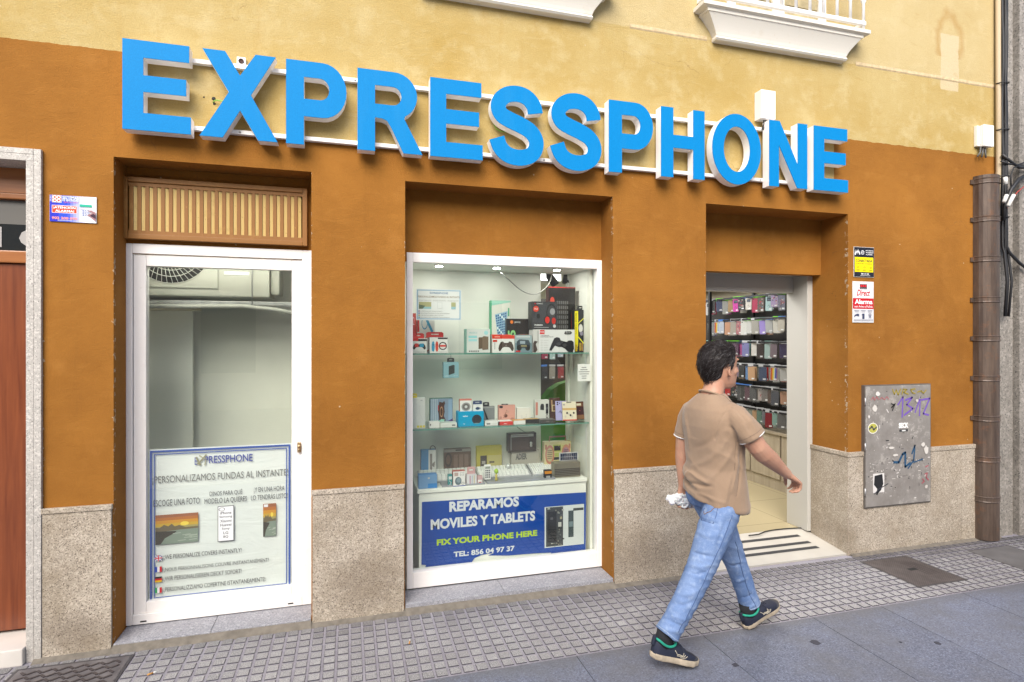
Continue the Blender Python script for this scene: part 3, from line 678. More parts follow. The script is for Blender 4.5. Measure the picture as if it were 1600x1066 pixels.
tag(cable('wire', [W(772, 186, -.012), W(771, 193, -.02), W(775, 201, -.022), W(783, 206, -.02), W(792, 206, -.012)], .0035, M_GREENW), 'green earth wire looped behind the first letter S', 'wire')
wb = thing('wall_box', 'small white square wall box with a round hole above the letter X', 'wall box', (AX(377), 0, AZ(377, 98)))
x0, z1 = at(370, 88.5, -.02); x1, z0 = at(384, 106, -.02)
mb = MB(); mb.box(x0, -.022, z0, x1, -.001, z1, bev=.003); mb.build('body', M_WHITE, wb)
mb = MB(); mb.lathe([(.013, 0), (.015, .004), (.011, .004), (.010, .002)], (x0+x1)/2, -.0222, 16, axis='Y', z0=(z0+z1)/2+.004); mb.build('knockout', plain('rusty_hole', (.05, .025, .02), .8), wb)
mb = MB(); xx, zz = at(334, 154.5); mb.lathe([(.011, .0), (.009, .002)], xx, 0, 12, axis='Y', z0=zz); xx, zz = at(318.5, 152); mb.lathe([(.005, .0), (.004, .002)], xx, 0, 10, axis='Y', z0=zz)
xx, zz = at(335, 162.5); mb.lathe([(.008, 0), (.006, .002)], xx, 0, 10, axis='Y', z0=zz)
mb.build('drill_hole', M_DARK, BLD)
pb = thing('power_box', 'white upright metal power box on the yellow wall above the letter N', 'power box', (AX(1200), 0, AZ(1200, 165)))
x0, z1 = at(1189.5, 139.5, -.075); x1, z0 = at(1212, 187, -.075)
mb = MB(); mb.box(x0, -.075, z0, x1, -.001, z1, bev=.003); mb.build('body', M_WHITE, pb)
for q in (0, 1, 2): mb = MB(); mb.tube([(x0+.05+.012*q, -.04, z0+.002), (x0+.045+.012*q, -.05, z0-.03), (x0+.03+.01*q, -.045, z0-.075)], .004, 6); mb.build('wire', M_BLACK, pb)
# junction box at the right corner
jb = thing('junction_box', 'white plastic junction box on the yellow wall above the drainpipe', 'junction box', (AX(1543), 0, AZ(1543, 213)))
x0, z1 = at(1537, 194, -.06); x1, z0 = at(1553, 230, -.06)
mb = MB(); mb.box(x0-.03, -.03, z0+.006, x1, -.001, z1-.004, bev=.004); mb.build('base', M_PLASTIC, jb)
mb = MB(); mb.box(x0, -.062, z0, x1, -.0305, z1, bev=.006); lid = mb.build('lid', M_PLASTIC, jb)
ar = Art((x0, -.062, z0), (x1-x0, 0, 0), (0, 0, z1-z0))
ar.rect(.5, .18, .85, .34, (.35, .34, .31)); ar.ell(.65, .58, .08, .04, (.12, .12, .12)); ar.ell(.5, .85, .06, .03, (.2, .2, .2)); ar.build('marks', jb, local=False) if False else None
for q in range(3):
    mb = MB(); mb.tube([(x0+.01+.025*q, -.03, z0+.01), (x0-.005+.03*q, -.035, z0-.05), (x0-.03+.05*q, -.03, z0-.085)], .007, 6); mb.build('wire', plain('grey_cable', (.10, .10, .10), .5), jb)
# ------------------------------------------------------------------ drainpipe and cables
dp = thing('drainpipe', 'rusty brown metal drainpipe cover with ribbed collars at the building corner', 'drainpipe', (AX(1545, -.05), 0, 0))
g = G('rusty_brown_metal'); n = g.noise(1, 6, g.scaled((22, 22, 2.5)), rough=.7); n2 = g.noise(14, 6, rough=.7)
c = g.mix(g.ramp(n, .35, .65), (.062, .042, .032), (.125, .088, .066)); c = g.mix(g.ramp(n2, .55, .75, 0, .6), c, (.20, .085, .035)); g.out(c, .45, n2, .2, .003, metal=.15); M_RUST = g.m
xa, xb = AX(1531.5, -.06), AX(1560, -.06); zt = AZ(1545, 272, -.1); xc = (xa+xb)/2; rx = (xb-xa)/2
def dsec(z, k=1.0, lo=.0): return [(xc-rx*k*math.cos(PI*i/12), -.002-lo-(.115*k)*math.sin(PI*i/12)**.7, z) for i in range(13)]
def dtube(mb, zs_, ks):
    vs = []; fs = []
    for z, k in zip(zs_, ks): vs += dsec(z, k)
    for i in range(len(zs_)-1):
        for j in range(12): fs.append((i*13+j, i*13+j+1, (i+1)*13+j+1, (i+1)*13+j))
    fs.append(tuple(range(13))); fs.append(tuple((len(zs_)-1)*13+j for j in range(13)))
    mb.add(vs, fs, 0, False)
mb = MB(); dtube(mb, [.01, .02, zt], [1, 1, 1]); ob_ = mb.build('pipe', M_RUST, dp)
for py in (281, 341, 404, 468, 529, 592, 655, 719, 782):
    z = AZ(1545, py, -.1)
    mb = MB(); dtube(mb, [z-.026, z-.020, z-.012, z+.012, z+.020, z+.026], [1.005, 1.06, 1.03, 1.03, 1.06, 1.005]); mb.box(xa-.035, -.012, z-.018, xa+.01, -.004, z+.018); mb.build('collar', M_RUST, dp)
cb = thing('cable_bundle', 'bundle of black cables running down the corner and looping onto the grey stone building', 'cables', (AX(1562), 0, 3))
M_CABLE = plain('black_cable', (.014, .014, .016), .5)
for k, (dx, rr) in enumerate(((0, .011), (.022, .013), (.045, .010), (.012, .009))):
    pts = [(XR+.005+dx, -.05-.012*(k % 2)+.004*math.sin(i*1.3+k), 4.9-i*.2) for i in range(13)]
    pts += [(XR+.01+dx, -.06, 2.45), (XR+.02+dx*1.2, -.075, 2.2), (XR+.0+dx, -.07, 1.9)] if k != 1 else [(XR+.05, -.07, 2.45), (XR+.16, -.08, 2.36), (XR+.3, -.09, 2.28), (XR+.5, -.09, 2.22)]
    cable('cable', pts, rr, M_CABLE, cb)
cable('cable', [W(1566, 242, -.07), W(1580, 253, -.08), W(1592, 262, -.09), W(1612, 262, -.09)], .012, M_CABLE, cb)
cable('cable', [W(1568, 345, -.08), W(1571, 318, -.1), W(1580, 296, -.11), W(1592, 280, -.1), W(1615, 268, -.09)], .016, M_CABLE, cb)
cable('cable', [W(1564, 252, -.07), W(1575, 256, -.08), W(1590, 258, -.08), W(1612, 250, -.08)], .008, M_CABLE, cb)
cable('cable', [W(1580, 300, -.08), W(1579, 275, -.09), W(1584, 262, -.09), W(1598, 258, -.09)], .006, M_CABLE, cb)
cable('cable', [W(1574, 325, -.09), W(1582, 310, -.1), W(1590, 300, -.1), W(1606, 287, -.09)], .004, plain('red_thin_wire', (.4, .05, .04), .5), cb)
pts = [(XR-.02, -.03, 4.9), (XR-.022, -.035, 3.6), (XR-.015, -.03, 3.15), (XR-.035, -.035, 2.95), (XR-.06, -.05, 2.8), (XR-.085, -.06, 2.68)]
cable('conduit', pts, .020, plain('tan_conduit', (.42, .33, .21), .6), cb, 8)
for (pxa, pya, pxb, pyb) in ((1570.5, 277, 1571.5, 288), (1568.5, 316, 1573, 305), (1575, 322, 1584, 305)):
    cable('cable_tag', [W(pxa, pya, -.125), W(pxb, pyb, -.125)], .016, M_PLASTIC, cb, 6)
for z in (3.9, 3.5, 3.1, 2.75): MB().tube([(XR-.045, -.03, z), (XR-.03, -.075, z), (XR+.03, -.085, z), (XR+.075, -.03, z)], .005, 5).build('clip', M_CABLE, cb)
# ------------------------------------------------------------------ plaques on the wall
def board(name, label, cat, px0, py0, px1, py1, th=.004, m=None, Y=-.002):
    x0, z1 = at(px0, py0, Y); x1, z0 = at(px1, py1, Y)
    t = thing(name, label, cat, ((x0+x1)/2, Y, z0), group='alarm plaques on the facade')
    mb = MB(); mb.box(x0, Y-th, z0, x1, Y, z1, bev=min(.0012, th/3)); mb.build('plate', m or M_PLASTIC, t)
    return t, Art((x0, Y-th, z0), (x1-x0, 0, 0), (0, 0, z1-z0), .0005), (x1-x0)/(z1-z0)
t, ar, asp = board('alarm_plaque', 'blue and white alarm warning plaque between the street door and left window', 'alarm sign', 78, 304.5, 151.5, 349.5)
for i in range(16): f = i/15; ar.rect(.005+.99*i/16, .005, .005+.99*(i+1)/16, .995, tuple(a_+(b_-a_)*max(0, min(1, (f-.38)/.42)) for a_, b_ in zip((.025, .035, .50) if i < 3 else (.03, .08, .62), (.80, .80, .86)))); ar.k = 0
ar.k = 2
ar.rect(.05, .33, .58, .62, (.85, .80, .78)); ar.rect(.058, .345, .572, .605, (.70, .06, .02))
ar.text('¡ATENCIÓN', .085, .475, .55, .60, (.86, .86, .86), bold=.03); ar.text('ALARMA!', .12, .365, .52, .455, (.86, .86, .86), bold=.03)
ar.text('902 200 090', .05, .085, .59, .185, (.80, .30, .30), bold=.04); ar.rect(.17, .045, .48, .06, (.7, .7, .8))
ar.rect(.055, .72, .255, .985, (.78, .74, .74)); ar.rect(.065, .735, .245, .975, (.55, .08, .06))
for cx in (.112, .198):
    for cy in (.795, .915): ar.ring(cx, cy, .042, .062, .42, (.85, .82, .78))
ar.text('SISTEMAS', .275, .86, .62, .975, (.78, .84, .9), bold=.02); ar.text('DE SEGURIDAD', .275, .78, .62, .86, (.78, .84, .9), bold=.02); ar.text('Vigila por usted', .30, .71, .60, .775, (.7, .15, .3), shear=.3)
ar.text('GRUPO', .012, .75, .045, .97, (.8, .8, .85), rot=True)
ar.rect(.64, .60, .90, .69, (.03, .42, .28)); ar.rect(.65, .51, .95, .525, (.55, .5, .55))
for i in range(3):
    for j in range(4): ar.rect(.70+.055*i, .27+.058*j, .73+.055*i, .30+.058*j, (.16, .22, .40))
ar.poly([(.80, .46), (.90, .47), (.985, .41), (.99, .06), (.93, .14), (.86, .24), (.80, .28), (.86, .35), (.92, .37), (.86, .42)], (.33, .18, .19)); ar.poly([(.86, .27), (.94, .36), (.985, .30), (.985, .16)], (.06, .03, .05))
ar.build('print', t, M_PRINTG, local=False)
t, ar, asp = board('alarm_plaque', 'black and yellow connected alarm plaque, upper one beside the shop doorway', 'alarm sign', 1333.5, 385.5, 1365, 434)
ar.rect(0.01, .01, .99, .99, (.016, .018, .03)); ar.rect(.04, .17, .955, .66, (.86, .70, .005))
ar.text('CONECTADA', .09, .50, .91, .585, (.02, .02, .03), bold=.03); ar.text('CON AVISO A POLICÍA', .10, .425, .90, .475, (.08, .07, .02), bold=.02)
ar.line([(.06, .74), (.09, .88), (.15, .78), (.20, .90), (.28, .76)], .055, (.82, .82, .84), asp)
ar.ring(.42, .82, .085, .085*asp, .2, (.75, .75, .78)); ar.ring(.42, .82, .05, .05*asp, .3, (.6, .6, .65)); ar.line([(.34, .80), (.50, .85)], .015, (.7, .7, .72), asp)
for i, s in enumerate(('MOVISTAR', 'PROSEGUR', 'ALARMAS')): ar.text(s, .58, .865-.065*i, .96-.06*(i == 2), .905-.065*i, (.8, .8, .82), bold=.02)
for i in range(3): ar.ring(.20+.31*i, .33, .05, .03, .3, (.25, .2, .02)); ar.rect(.10+.31*i, .24, .28+.31*i, .25, (.3, .25, .02)); ar.rect(.12+.31*i, .215, .26+.31*i, .225, (.3, .25, .02))
for i in range(2): ar.rect(.355+.31*i, .2, .36+.31*i, .38, (.5, .42, .02))
ar.text('900 112 340', .33, .085, .72, .13, (.85, .85, .85), bold=.04); ar.rect(.28, .045, .78, .06, (.5, .5, .52))
ar.build('print', t, M_PRINTG, local=False)
t, ar, asp = board('alarm_plaque', 'red and white direct alarm plaque, lower one beside the shop doorway', 'alarm sign', 1331.5, 439.5, 1364.5, 504.5)
ar.rect(.01, .60, .99, .99, (.66, .64, .68)); ar.rect(.06, .62, .96, .955, (.80, .79, .80)); ar.rect(.01, .335, .99, .592, (.50, .012, .02)); ar.rect(.01, .01, .99, .33, (.64, .64, .66))
ar.rect(.33, .81, .67, .935, (.03, .025, .03))
for i in range(3): ar.rect(.36+.10*i, .865, .44+.10*i, .92, (.60, .02, .03))
ar.text('SECURITAS', .36, .82, .64, .845, (.5, .5, .5)); ar.text('Direct', .18, .65, .82, .80, (.50, .01, .02), shear=.35, bold=.02)
ar.text('Alarma', .09, .45, .93, .565, (.85, .84, .84), bold=.035); ar.text('con Aviso a Policía', .07, .365, .93, .42, (.80, .68, .68), bold=.02)
for i in range(2): ar.rect(.34+.31*i, .09, .345+.31*i, .31, (.35, .35, .38))
for i in range(3): ar.rect(.07+.31*i, .285, .29+.31*i, .30, (.2, .2, .25)); ar.rect(.09+.31*i, .255, .27+.31*i, .268, (.3, .3, .35))
ar.poly([(.05, .13), (.16, .17), (.27, .15), (.29, .205), (.20, .215), (.08, .185)], (.05, .06, .12)); ar.line([(.49, .11), (.49, .2)], .10, (.05, .06, .12), asp); ar.line([(.42, .19), (.45, .21)], .02, (.05, .06, .12), asp)
ar.line([(.76, .11), (.80, .21), (.84, .11)], .025, (.12, .13, .2), asp); ar.ring(.80, .19, .08, .04, .2, (.2, .2, .28)); ar.rect(.05, .05, .95, .085, (.45, .45, .48))
ar.build('print', t, M_PRINTG, local=False)
# ------------------------------------------------------------------ the scribbled metal utility door
x0, z1 = at(1353, 604, -.035); x1, z0 = at(1454, 783, -.035)
uc = thing('utility_cabinet', 'grey metal utility cabinet door covered in scribbles and torn stickers', 'utility cabinet', ((x0+x1)/2, 0, z0))
g = G('scratched_metal'); n = g.noise(9, 7, rough=.75); n2 = g.noise(1, 5, g.scaled((60, 60, 5)), rough=.7); n3 = g.noise(34, 4, rough=.7); n4 = g.noise(4.5, 7, rough=.8)
c = g.mix(g.ramp(n, .35, .7), (.225, .205, .185), (.31, .29, .27)); c = g.mix(g.ramp(n4, .56, .60, 0, .5), c, (.46, .43, .39)); c = g.mix(g.ramp(n3, .66, .69, 0, .8), c, (.62, .59, .55)); c = g.mix(g.ramp(n2, .63, .70, 0, .35), c, (.12, .11, .10)); c = g.mix(g.ramp(n3, .31, .28, 0, .6), c, (.07, .065, .06))
g.out(c, g.ramp(n, .3, .7, .35, .7), n3, .15, .002, metal=.15); M_SCR = g.m
mb = MB(); mb.box(x0, -.035, z0, x1, -.001, z1, bev=.003); mb.build('door', M_SCR, uc)
mb = MB(); mb.box(x0-.008, -.030, z0-.008, x1+.008, -.0008, z1+.008); mb.build('frame', plain('dark_metal_edge', (.16, .145, .13), .5, .4), uc)
for zz in (z0+.12, (z0+z1)/2, z1-.12): MB().tube([(x0-.006, -.034, zz-.03), (x0-.006, -.034, zz+.03)], .006, 8).build('hinge', M_GREYM, uc)
ar = Art((x0, -.035, z0), (x1-x0, 0, 0), (0, 0, z1-z0), .0004); asp = (x1-x0)/(z1-z0)
def sc(px, py): return ((px-65)/(580-65), 1-(py-70-(-5)*(px-65)/515)/(1005-70-50*(px-65)/515))
V = (.16, .09, .40)
for pl, wd in (([(315, 215), (355, 155), (348, 310)], .020), ([(375, 180), (430, 160), (385, 215), (435, 245), (365, 295)], .022), ([(452, 275), (495, 160), (488, 300)], .018), ([(505, 180), (572, 170), (520, 285), (562, 295)], .022)): ar.line([sc(*q) for q in pl], wd, V, asp)
ar.ell(*sc(118, 393), .075, .045, (.75, .73, .66)); ar.ell(*sc(118, 393), .065, .039, (.42, .40, .08)); ar.line([sc(90, 400), sc(110, 380), sc(125, 405), sc(145, 385)], .02, (.10, .10, .09), asp)
a_ = sc(320, 395); b_ = sc(398, 360); ar.text('SECK', a_[0], a_[1], b_[0], b_[1]+.01, (.85, .84, .82), bold=.06)
a_ = sc(325, 422); b_ = sc(395, 402); ar.rect(a_[0], a_[1], b_[0], b_[1], (.05, .05, .05)); a_ = sc(345, 418); b_ = sc(375, 407); ar.rect(a_[0], a_[1], b_[0], b_[1], (.7, .7, .68))
a_ = sc(118, 892); b_ = sc(205, 738); ar.rect(a_[0], a_[1], b_[0], b_[1], (.66, .64, .62)); ar.poly([sc(*q) for q in ((130, 760), (190, 745), (198, 820), (180, 870), (140, 910), (150, 860), (125, 830))], (.02, .02, .022))
ar.line([sc(130, 900), sc(165, 860), sc(235, 820)], .012, (.05, .05, .06), asp)
for pl, wd in (([(280, 655), (320, 655), (350, 595), (372, 580), (372, 690), (412, 660)], .028), ([(425, 590), (450, 525), (440, 640), (395, 700)], .020), ([(440, 655), (515, 630)], .016)): ar.line([sc(*q) for q in pl], wd, (.025, .08, .16), asp)
for pl in ([(270, 95), (285, 135), (300, 100), (315, 140), (335, 95)], [(345, 135), (355, 95), (385, 100), (360, 120), (395, 135)], [(450, 95), (415, 100), (430, 125), (450, 130)], [(470, 120), (500, 110), (520, 130), (540, 105)]): ar.line([sc(*q) for q in pl], .014, (.32, .25, .03), asp)
for pl in ([(105, 175), (118, 150), (130, 178), (145, 150), (160, 172)], [(170, 170), (185, 155), (205, 175), (225, 150), (240, 170)]): ar.line([sc(*q) for q in pl], .008, (.45, .12, .14), asp)
ar.line([sc(*q) for q in ((258, 205), (285, 215), (262, 235), (290, 205), (268, 258))], .012, (.03, .03, .03), asp)
for pl in ([(535, 690), (558, 680)], [(530, 745), (550, 735), (540, 770), (560, 790)], [(510, 780), (525, 800), (505, 815)]): ar.line([sc(*q) for q in pl], .010, (.45, .06, .10), asp)
for px, py, a1, b1 in ((155, 130, .035, .022), (130, 240, .05, .03), (465, 185, .025, .015), (85, 305, .015, .014), (540, 560, .04, .04), (515, 520, .03, .022), (540, 840, .03, .018), (450, 925, .018, .005), (260, 545, .045, .012), (290, 600, .045, .012)):
    cx, cy = sc(px, py); n = 11
    ar.poly([(cx+a1*(.65+.45*random.random())*math.cos(2*PI*i/n), cy+b1*(.65+.45*random.random())*math.sin(2*PI*i/n)) for i in range(n)], random.choice([(.60, .57, .53), (.66, .63, .60), (.52, .48, .44)]))
for i in range(120):
    cx, cy = random.random()*.94+.03, random.choice([random.random(), .18+.18*random.random()])*.92+.04; l = .01+.05*random.random()**2; k = random.choice([(.04, .04, .04), (.66, .63, .6), (.55, .52, .48), (.10, .09, .09)])
    an = random.choice([0, PI/2, random.random()*PI]); ar.line([(cx, cy), (cx+l*math.cos(an)*.8, cy+l*math.sin(an)*.6)], .004+.008*random.random(), k, asp); ar.k = 3
ar.build('graffiti', uc, local=False)
# ------------------------------------------------------------------ covers and small things on the ground
def ground_plate(name, label, cat, pts, m, marks=None, h=.007):
    q = [gat(*p) for p in pts]; x0 = min(p[0] for p in q); x1 = max(p[0] for p in q); y0 = min(p[1] for p in q); y1 = max(p[1] for p in q)
    t = thing(name, label, cat, ((x0+x1)/2, (y0+y1)/2, 0)); MB().box(x0, y0, .0, x1, y1, h, bev=.002).build('plate', m, t)
    mb = MB(); b = .014
    mb.box(x0-b, y0-b, .0005, x0-.002, y1+b, h-.001); mb.box(x1+.002, y0-b, .0005, x1+b, y1+b, h-.001); mb.box(x0-.0015, y0-b, .0005, x1+.0015, y0-.002, h-.001); mb.box(x0-.0015, y1+.002, .0005, x1+.0015, y1+b, h-.001)
    mb.build('rim', plain('dark_iron', (.10, .095, .10), .5, .5), t); return t, x0, x1, y0, y1, h
g = G('cast_iron'); n = g.noise(12, 5); n2 = g.noise(150, 3); g.out(g.mix(g.ramp(n, .35, .65), (.135, .125, .13), (.22, .205, .21)), .5, n2, .2, .002, metal=.4); M_IRON = g.m
g = G('brown_hatch_iron'); ck = g.N.new('ShaderNodeTexChecker'); ck.inputs['Scale'].default_value = 110; g.L.new(g.P, ck.inputs['Vector']); n = g.noise(12, 5)
g.out(g.mix(g.math('MULTIPLY', ck.outputs['Fac'], .45), g.mix(g.ramp(n, .35, .65), (.10, .085, .082), (.145, .125, .12)), (.04, .034, .034)), .55, ck.outputs['Fac'], .3, .003, metal=.3); M_HATCH = g.m
xa, ya = gat(25, 1053.5); xb, yb = gat(204.7, 1026.5)
q = [(xa, yb-.55), (xb, yb)]
def inv(x, y): xc_, zc_ = C_*x-S_*(y+D), S_*x+C_*(y+D); return (800+F*xc_/zc_, CY+F*H/zc_)
t, x0, x1, y0, y1, h = ground_plate('manhole_cover', 'cast iron tread plate cover by the step of the street door', 'manhole cover', [inv(xa, yb-.56), inv(xb, yb)], M_IRON)
mb = MB()
n = 13; m_ = 11
for i in range(n):
    for j in range(m_):
        cx, cy = x0+.025+(x1-x0-.05)*(i+.5)/n, y0+.025+(y1-y0-.05)*(j+.5)/m_; a_ = PI/5 if (i+j) % 2 else -PI/4; c, s = math.cos(a_), math.sin(a_); l, ww = .019, .0055
        mb.add([(cx+c*u-s*v, cy+s*u+c*v, h+zz) for zz in (0, .004) for u, v in ((-l, -ww), (l, -ww), (l, ww), (-l, ww))], [(4, 5, 6, 7), (0, 1, 5, 4), (1, 2, 6, 5), (2, 3, 7, 6), (3, 0, 4, 7)])
mb.build('tread_bars', plain('dirty_iron_tread', (.075, .062, .062), .5, .3), t)
t, x0, x1, y0, y1, h = ground_plate('hatch_cover', 'square rusty brown utility hatch in the pavement right of the doorway', 'manhole cover', [(1358, 878.5), (1416.5, 871), (1500, 905), (1435, 917.5)], M_HATCH)
mb = MB(); xh, yh = gat(1426, 891); mb.box(xh-.035, yh-.016, h-.001, xh+.035, yh+.016, h+.0012); mb.build('lifting_hole', M_DARK, t)
ar = Art((x0, y0, h), (x1-x0, 0, 0), (0, y1-y0, 0), .0006)
for i in range(4): ar.rect(.60+.075*i, .28, .63+.075*i, .80, (.06, .05, .05))
ar.build('cast_lines', t, M_HATCH if False else None, local=False)
t, x0, x1, y0, y1, h = ground_plate('stone_cover', 'plain dark stone cover slab in the pavement near the drainpipe', 'manhole cover', [(1533, 860), (1574, 854), (1650, 880), (1640, 905)], plain('dark_paved_slab', (.13, .125, .125), .6, var=.2, vscale=8, bump=.2), h=.006)
for k, (px, py, r, lab) in enumerate(((1274, 1004.7, .027, 'round dark gum spot on the slab right of the front shoe'), (1149, 1040, .018, 'small dark gum spot on the slab between the walking man and the frame edge'), (1465, 1006, .018, 'faint dark gum spot on the slab below the rusty hatch'), (1407, 1004.7, .008, 'tiny gum spot between the round spot and the hatch'))):
    x, y = gat(px, py); n = 12; mb = MB()
    pts = [(x+r*(1.2 if i % 3 else .9)*math.cos(2*PI*i/n)*random.uniform(.8, 1.1), y+r*math.sin(2*PI*i/n)*random.uniform(.8, 1.15)) for i in range(n)]
    mb.add([(p[0], p[1], .0032) for p in pts]+[((p[0]-x)*.8+x, (p[1]-y)*.8+y, .0055) for p in pts], [(i, (i+1) % n, n+(i+1) % n, n+i) for i in range(n)]+[tuple(range(n, 2*n))])
    tag(mb.build('gum_spot', plain('old_gum', (.045, .045, .06), .8)), lab, 'gum spot', 'gum spots on the slabs')
def butt(px0, py0, px1, py1, lab):
    a_, b_ = gat(px0, py0, .008), gat(px1, py1, .008); a_, b_ = Vector((*a_, .009)), Vector((*b_, .009))
    t = thing('cigarette_butt', lab, 'cigarette butt', a_[:], group='cigarette butts on the tiles'); MB().tube([a_, a_+(b_-a_)*.62], .004, 8).build('filter', plain('orange_filter', (.55, .27, .06), .8), t); MB().tube([a_+(b_-a_)*.625, b_], .0038, 8).build('paper', M_PLASTIC, t)
butt(230, 1055, 245, 1049.5, 'orange cigarette butt beside the tread plate cover')
butt(639.5, 1006, 640.5, 1000, 'short brown cigarette butt on the tiles below the middle pillar')
# ------------------------------------------------------------------ behind the left window
bx0, bx1, by0, by1 = W1[0]-.25, W1[1]+.10, DW+.061, .86
cx_ = W2[0]-.05

cl = holder('window_closet', BLD)
mb = MB(); mb.quad((bx0, by1, 0), (cx_, by1, 0), (cx_, by1, 2.9), (bx0, by1, 2.9)); mb.quad((bx0, by0, 0), (bx0, by1, 0), (bx0, by1, 2.9), (bx0, by0, 2.9)); mb.quad((bx1, by0, 0), (bx1, by0+.12, 0), (bx1, by0+.12, 2.9), (bx1, by0, 2.9))
mb.quad((bx0, by0, 2.75), (cx_, by0, 2.75), (cx_, by1, 2.75), (bx0, by1, 2.75)); mb.quad((bx0, by0, .05), (cx_, by0, .05), (cx_, by1, .05), (bx0, by1, .05))
mb.quad((bx0, by0+.001, 0), (W1[0], by0+.001, 0), (W1[0], by0+.001, 2.75), (bx0, by0+.001, 2.75)); mb.quad((W1[1], by0+.001, 0), (bx1, by0+.001, 0), (bx1, by0+.001, 2.75), (W1[1], by0+.001, 2.75))
mb.build('closet_wall', M_ROOMW, cl, recalc=False)
ys = .74
mb = MB(); xe = AX(301, ys); mb.box(bx0+.01, ys, .06, xe, ys+.02, AZ(301, 486, ys), bev=.002); mb.build('partition', M_ROOMW, cl)
mb = MB(); x0, z1 = at(228, 476, ys-.15); x1, z0 = at(303, 484, ys-.15); mb.box(bx0+.01, ys-.15, z0, x1, ys+.05, z1, bev=.002); mb.build('shelf_board', plain('cream_board', (.66, .60, .42), .5), cl)
ya = .46
ac = thing('air_conditioner', 'white outdoor air conditioner unit hung inside the top of the left window', 'air conditioner', (AX(330, ya), ya, AZ(330, 463, ya)))
M_AC = plain('ivory_plastic', (.46, .46, .40), .45, var=.03)
zb_ = AZ(300, 463, ya); xr = AX(421, ya); xl = xr-.86
mb = MB(); mb.box(xl, ya, zb_, xr, ya+.28, zb_+.56, bev=.012); mb.build('casing', M_AC, ac)
mb = MB(); mb.box(xr+.001, ya+.03, zb_+.02, xr+.06, ya+.26, zb_+.40, bev=.02); mb.build('valve_cover', M_AC, ac)
fxc, fzc = at(268, 386, ya); rr = AX(331, ya)-fxc
mb = MB(); mb.box(fxc-rr-.05, ya-.008, zb_+.05, AX(341, ya), ya-.0005, zb_+.545, bev=.006); mb.build('fan_plate', M_AC, ac)
mb = MB(); mb.lathe([(rr, 0), (rr, .003)], fxc, ya-.009, 40, axis='Y', z0=fzc); mb.build('fan_opening', M_DARK, ac)
mb = MB()
for k in range(46):
    a_ = 2*PI*k/46; mb.tube([(fxc+.05*math.cos(a_), ya-.022, fzc+.05*math.sin(a_)), (fxc+rr*.6*math.cos(a_+.12), ya-.024, fzc+rr*.6*math.sin(a_+.12)), (fxc+rr*math.cos(a_+.25), ya-.012, fzc+rr*math.sin(a_+.25))], .0022, 4)
for r in (.25, .45, .65, .82, 1.0): mb.tube([(fxc+rr*r*math.cos(2*PI*i/36), ya-.024+.012*(r > .9), fzc+rr*r*math.sin(2*PI*i/36)) for i in range(37)], .0025, 4)
mb.build('fan_guard', plain('guard_wire', (.66, .66, .60), .4), ac)
mb = MB(); x0, z1 = at(350, 424, ya); x1, z0 = at(390, 431, ya); mb.box(x0, ya-.006, z0, x1, ya-.0004, z1, bev=.002); mb.build('handle_recess', plain('pale_badge', (.74, .75, .72), .3), ac)
mb = MB(); xx = AX(394, ya-.03); mb.tube([(xx, ya-.03, zb_+.5), (xx, ya-.03, zb_-.06)], .004, 6); mb.build('hanging_rod', M_GREYM, ac)
mb = MB(); z = AZ(330, 473, ya); mb.box(bx0+.02, ya+.02, z-.012, bx1-.02, ya+.05, z+.012, bev=.002); mb.box(bx0+.02, ya+.2, z-.012, bx1-.02, ya+.23, z+.012, bev=.002); mb.build('support_rail', M_ALU, ac)
pp = [(bx0+.1, ya-.02, z-.03), (AX(300, ya), ya-.03, z-.028), (AX(380, ya), ya-.03, z-.022), (AX(430, ya), ya-.02, z-.04), (bx1-.05, ya+.0, z-.10)]
tag(MB().tube(pp, .014, 8).build('pipe', plain('grey_lagged_pipe', (.40, .40, .36), .6)), 'grey lagged pipe running under the air conditioner behind the left window', 'pipe')
# poster
Yp = DW+.026
x0, z1 = at(232.5, 703, Yp); x1, z0 = at(455.5, 921, Yp); z0 = AZ(231, 943, Yp)
po = thing('poster', 'large white blue-bordered poster with lettering inside the left window', 'poster', ((x0+x1)/2, Yp, z0))
g = G('poster_paper'); n = g.noise(5, 4, dist=1.5); n2 = g.noise(2.5, 3, g.scaled((1, 1, 4)), dist=2); g.out((.83, .845, .845), .3, g.math('ADD', n, g.math('MULTIPLY', n2, 1.2)), .28, .012, spec=.5); M_PAPER = g.m
mb = MB(); nx, nz = 24, 22
for i in range(nx+1):
    for j in range(nz+1):
        x, z = x0+(x1-x0)*i/nx, z0+(z1-z0)*j/nz; mb.v.append((x, Yp+.006+.003*mnoise.noise((x*5, 3.1, z*9))+.0012*mnoise.noise((x*14, 1, z*16)), z))
for i in range(nx):
    for j in range(nz): k = i*(nz+1)+j; mb.f.append([k, k+nz+1, k+nz+2, k+1]); mb.m.append(0); mb.sm.append(True); mb.c.append((1, 1, 1))
mb.build('sheet', M_PAPER, po, recalc=False)
ar = Art((x0, Yp-.003, z0), (x1-x0, 0, 0), (0, 0, z1-z0), .00015); asp = (x1-x0)/(z1-z0)
BL = (.045, .10, .42); TX = (.10, .10, .11)
def border(o, w_, c): ar.rect(o, o*asp, o+w_, 1-o*asp, c); ar.rect(1-o-w_, o*asp, 1-o, 1-o*asp, c); ar.rect(o, o*asp, 1-o, (o+w_)*asp, c); ar.rect(o, 1-(o+w_)*asp, 1-o, 1-o*asp, c)
border(.008, .014, BL); border(.034, .007, BL)
def pt(px, py): # reading of the magnified poster -> frame coordinates
    u = (px-48)/(903-48); top = 93+(58-93)*u; bot = 1008+(893+20-1008)*u
    return u, 1-(py-top)/(bot-top)
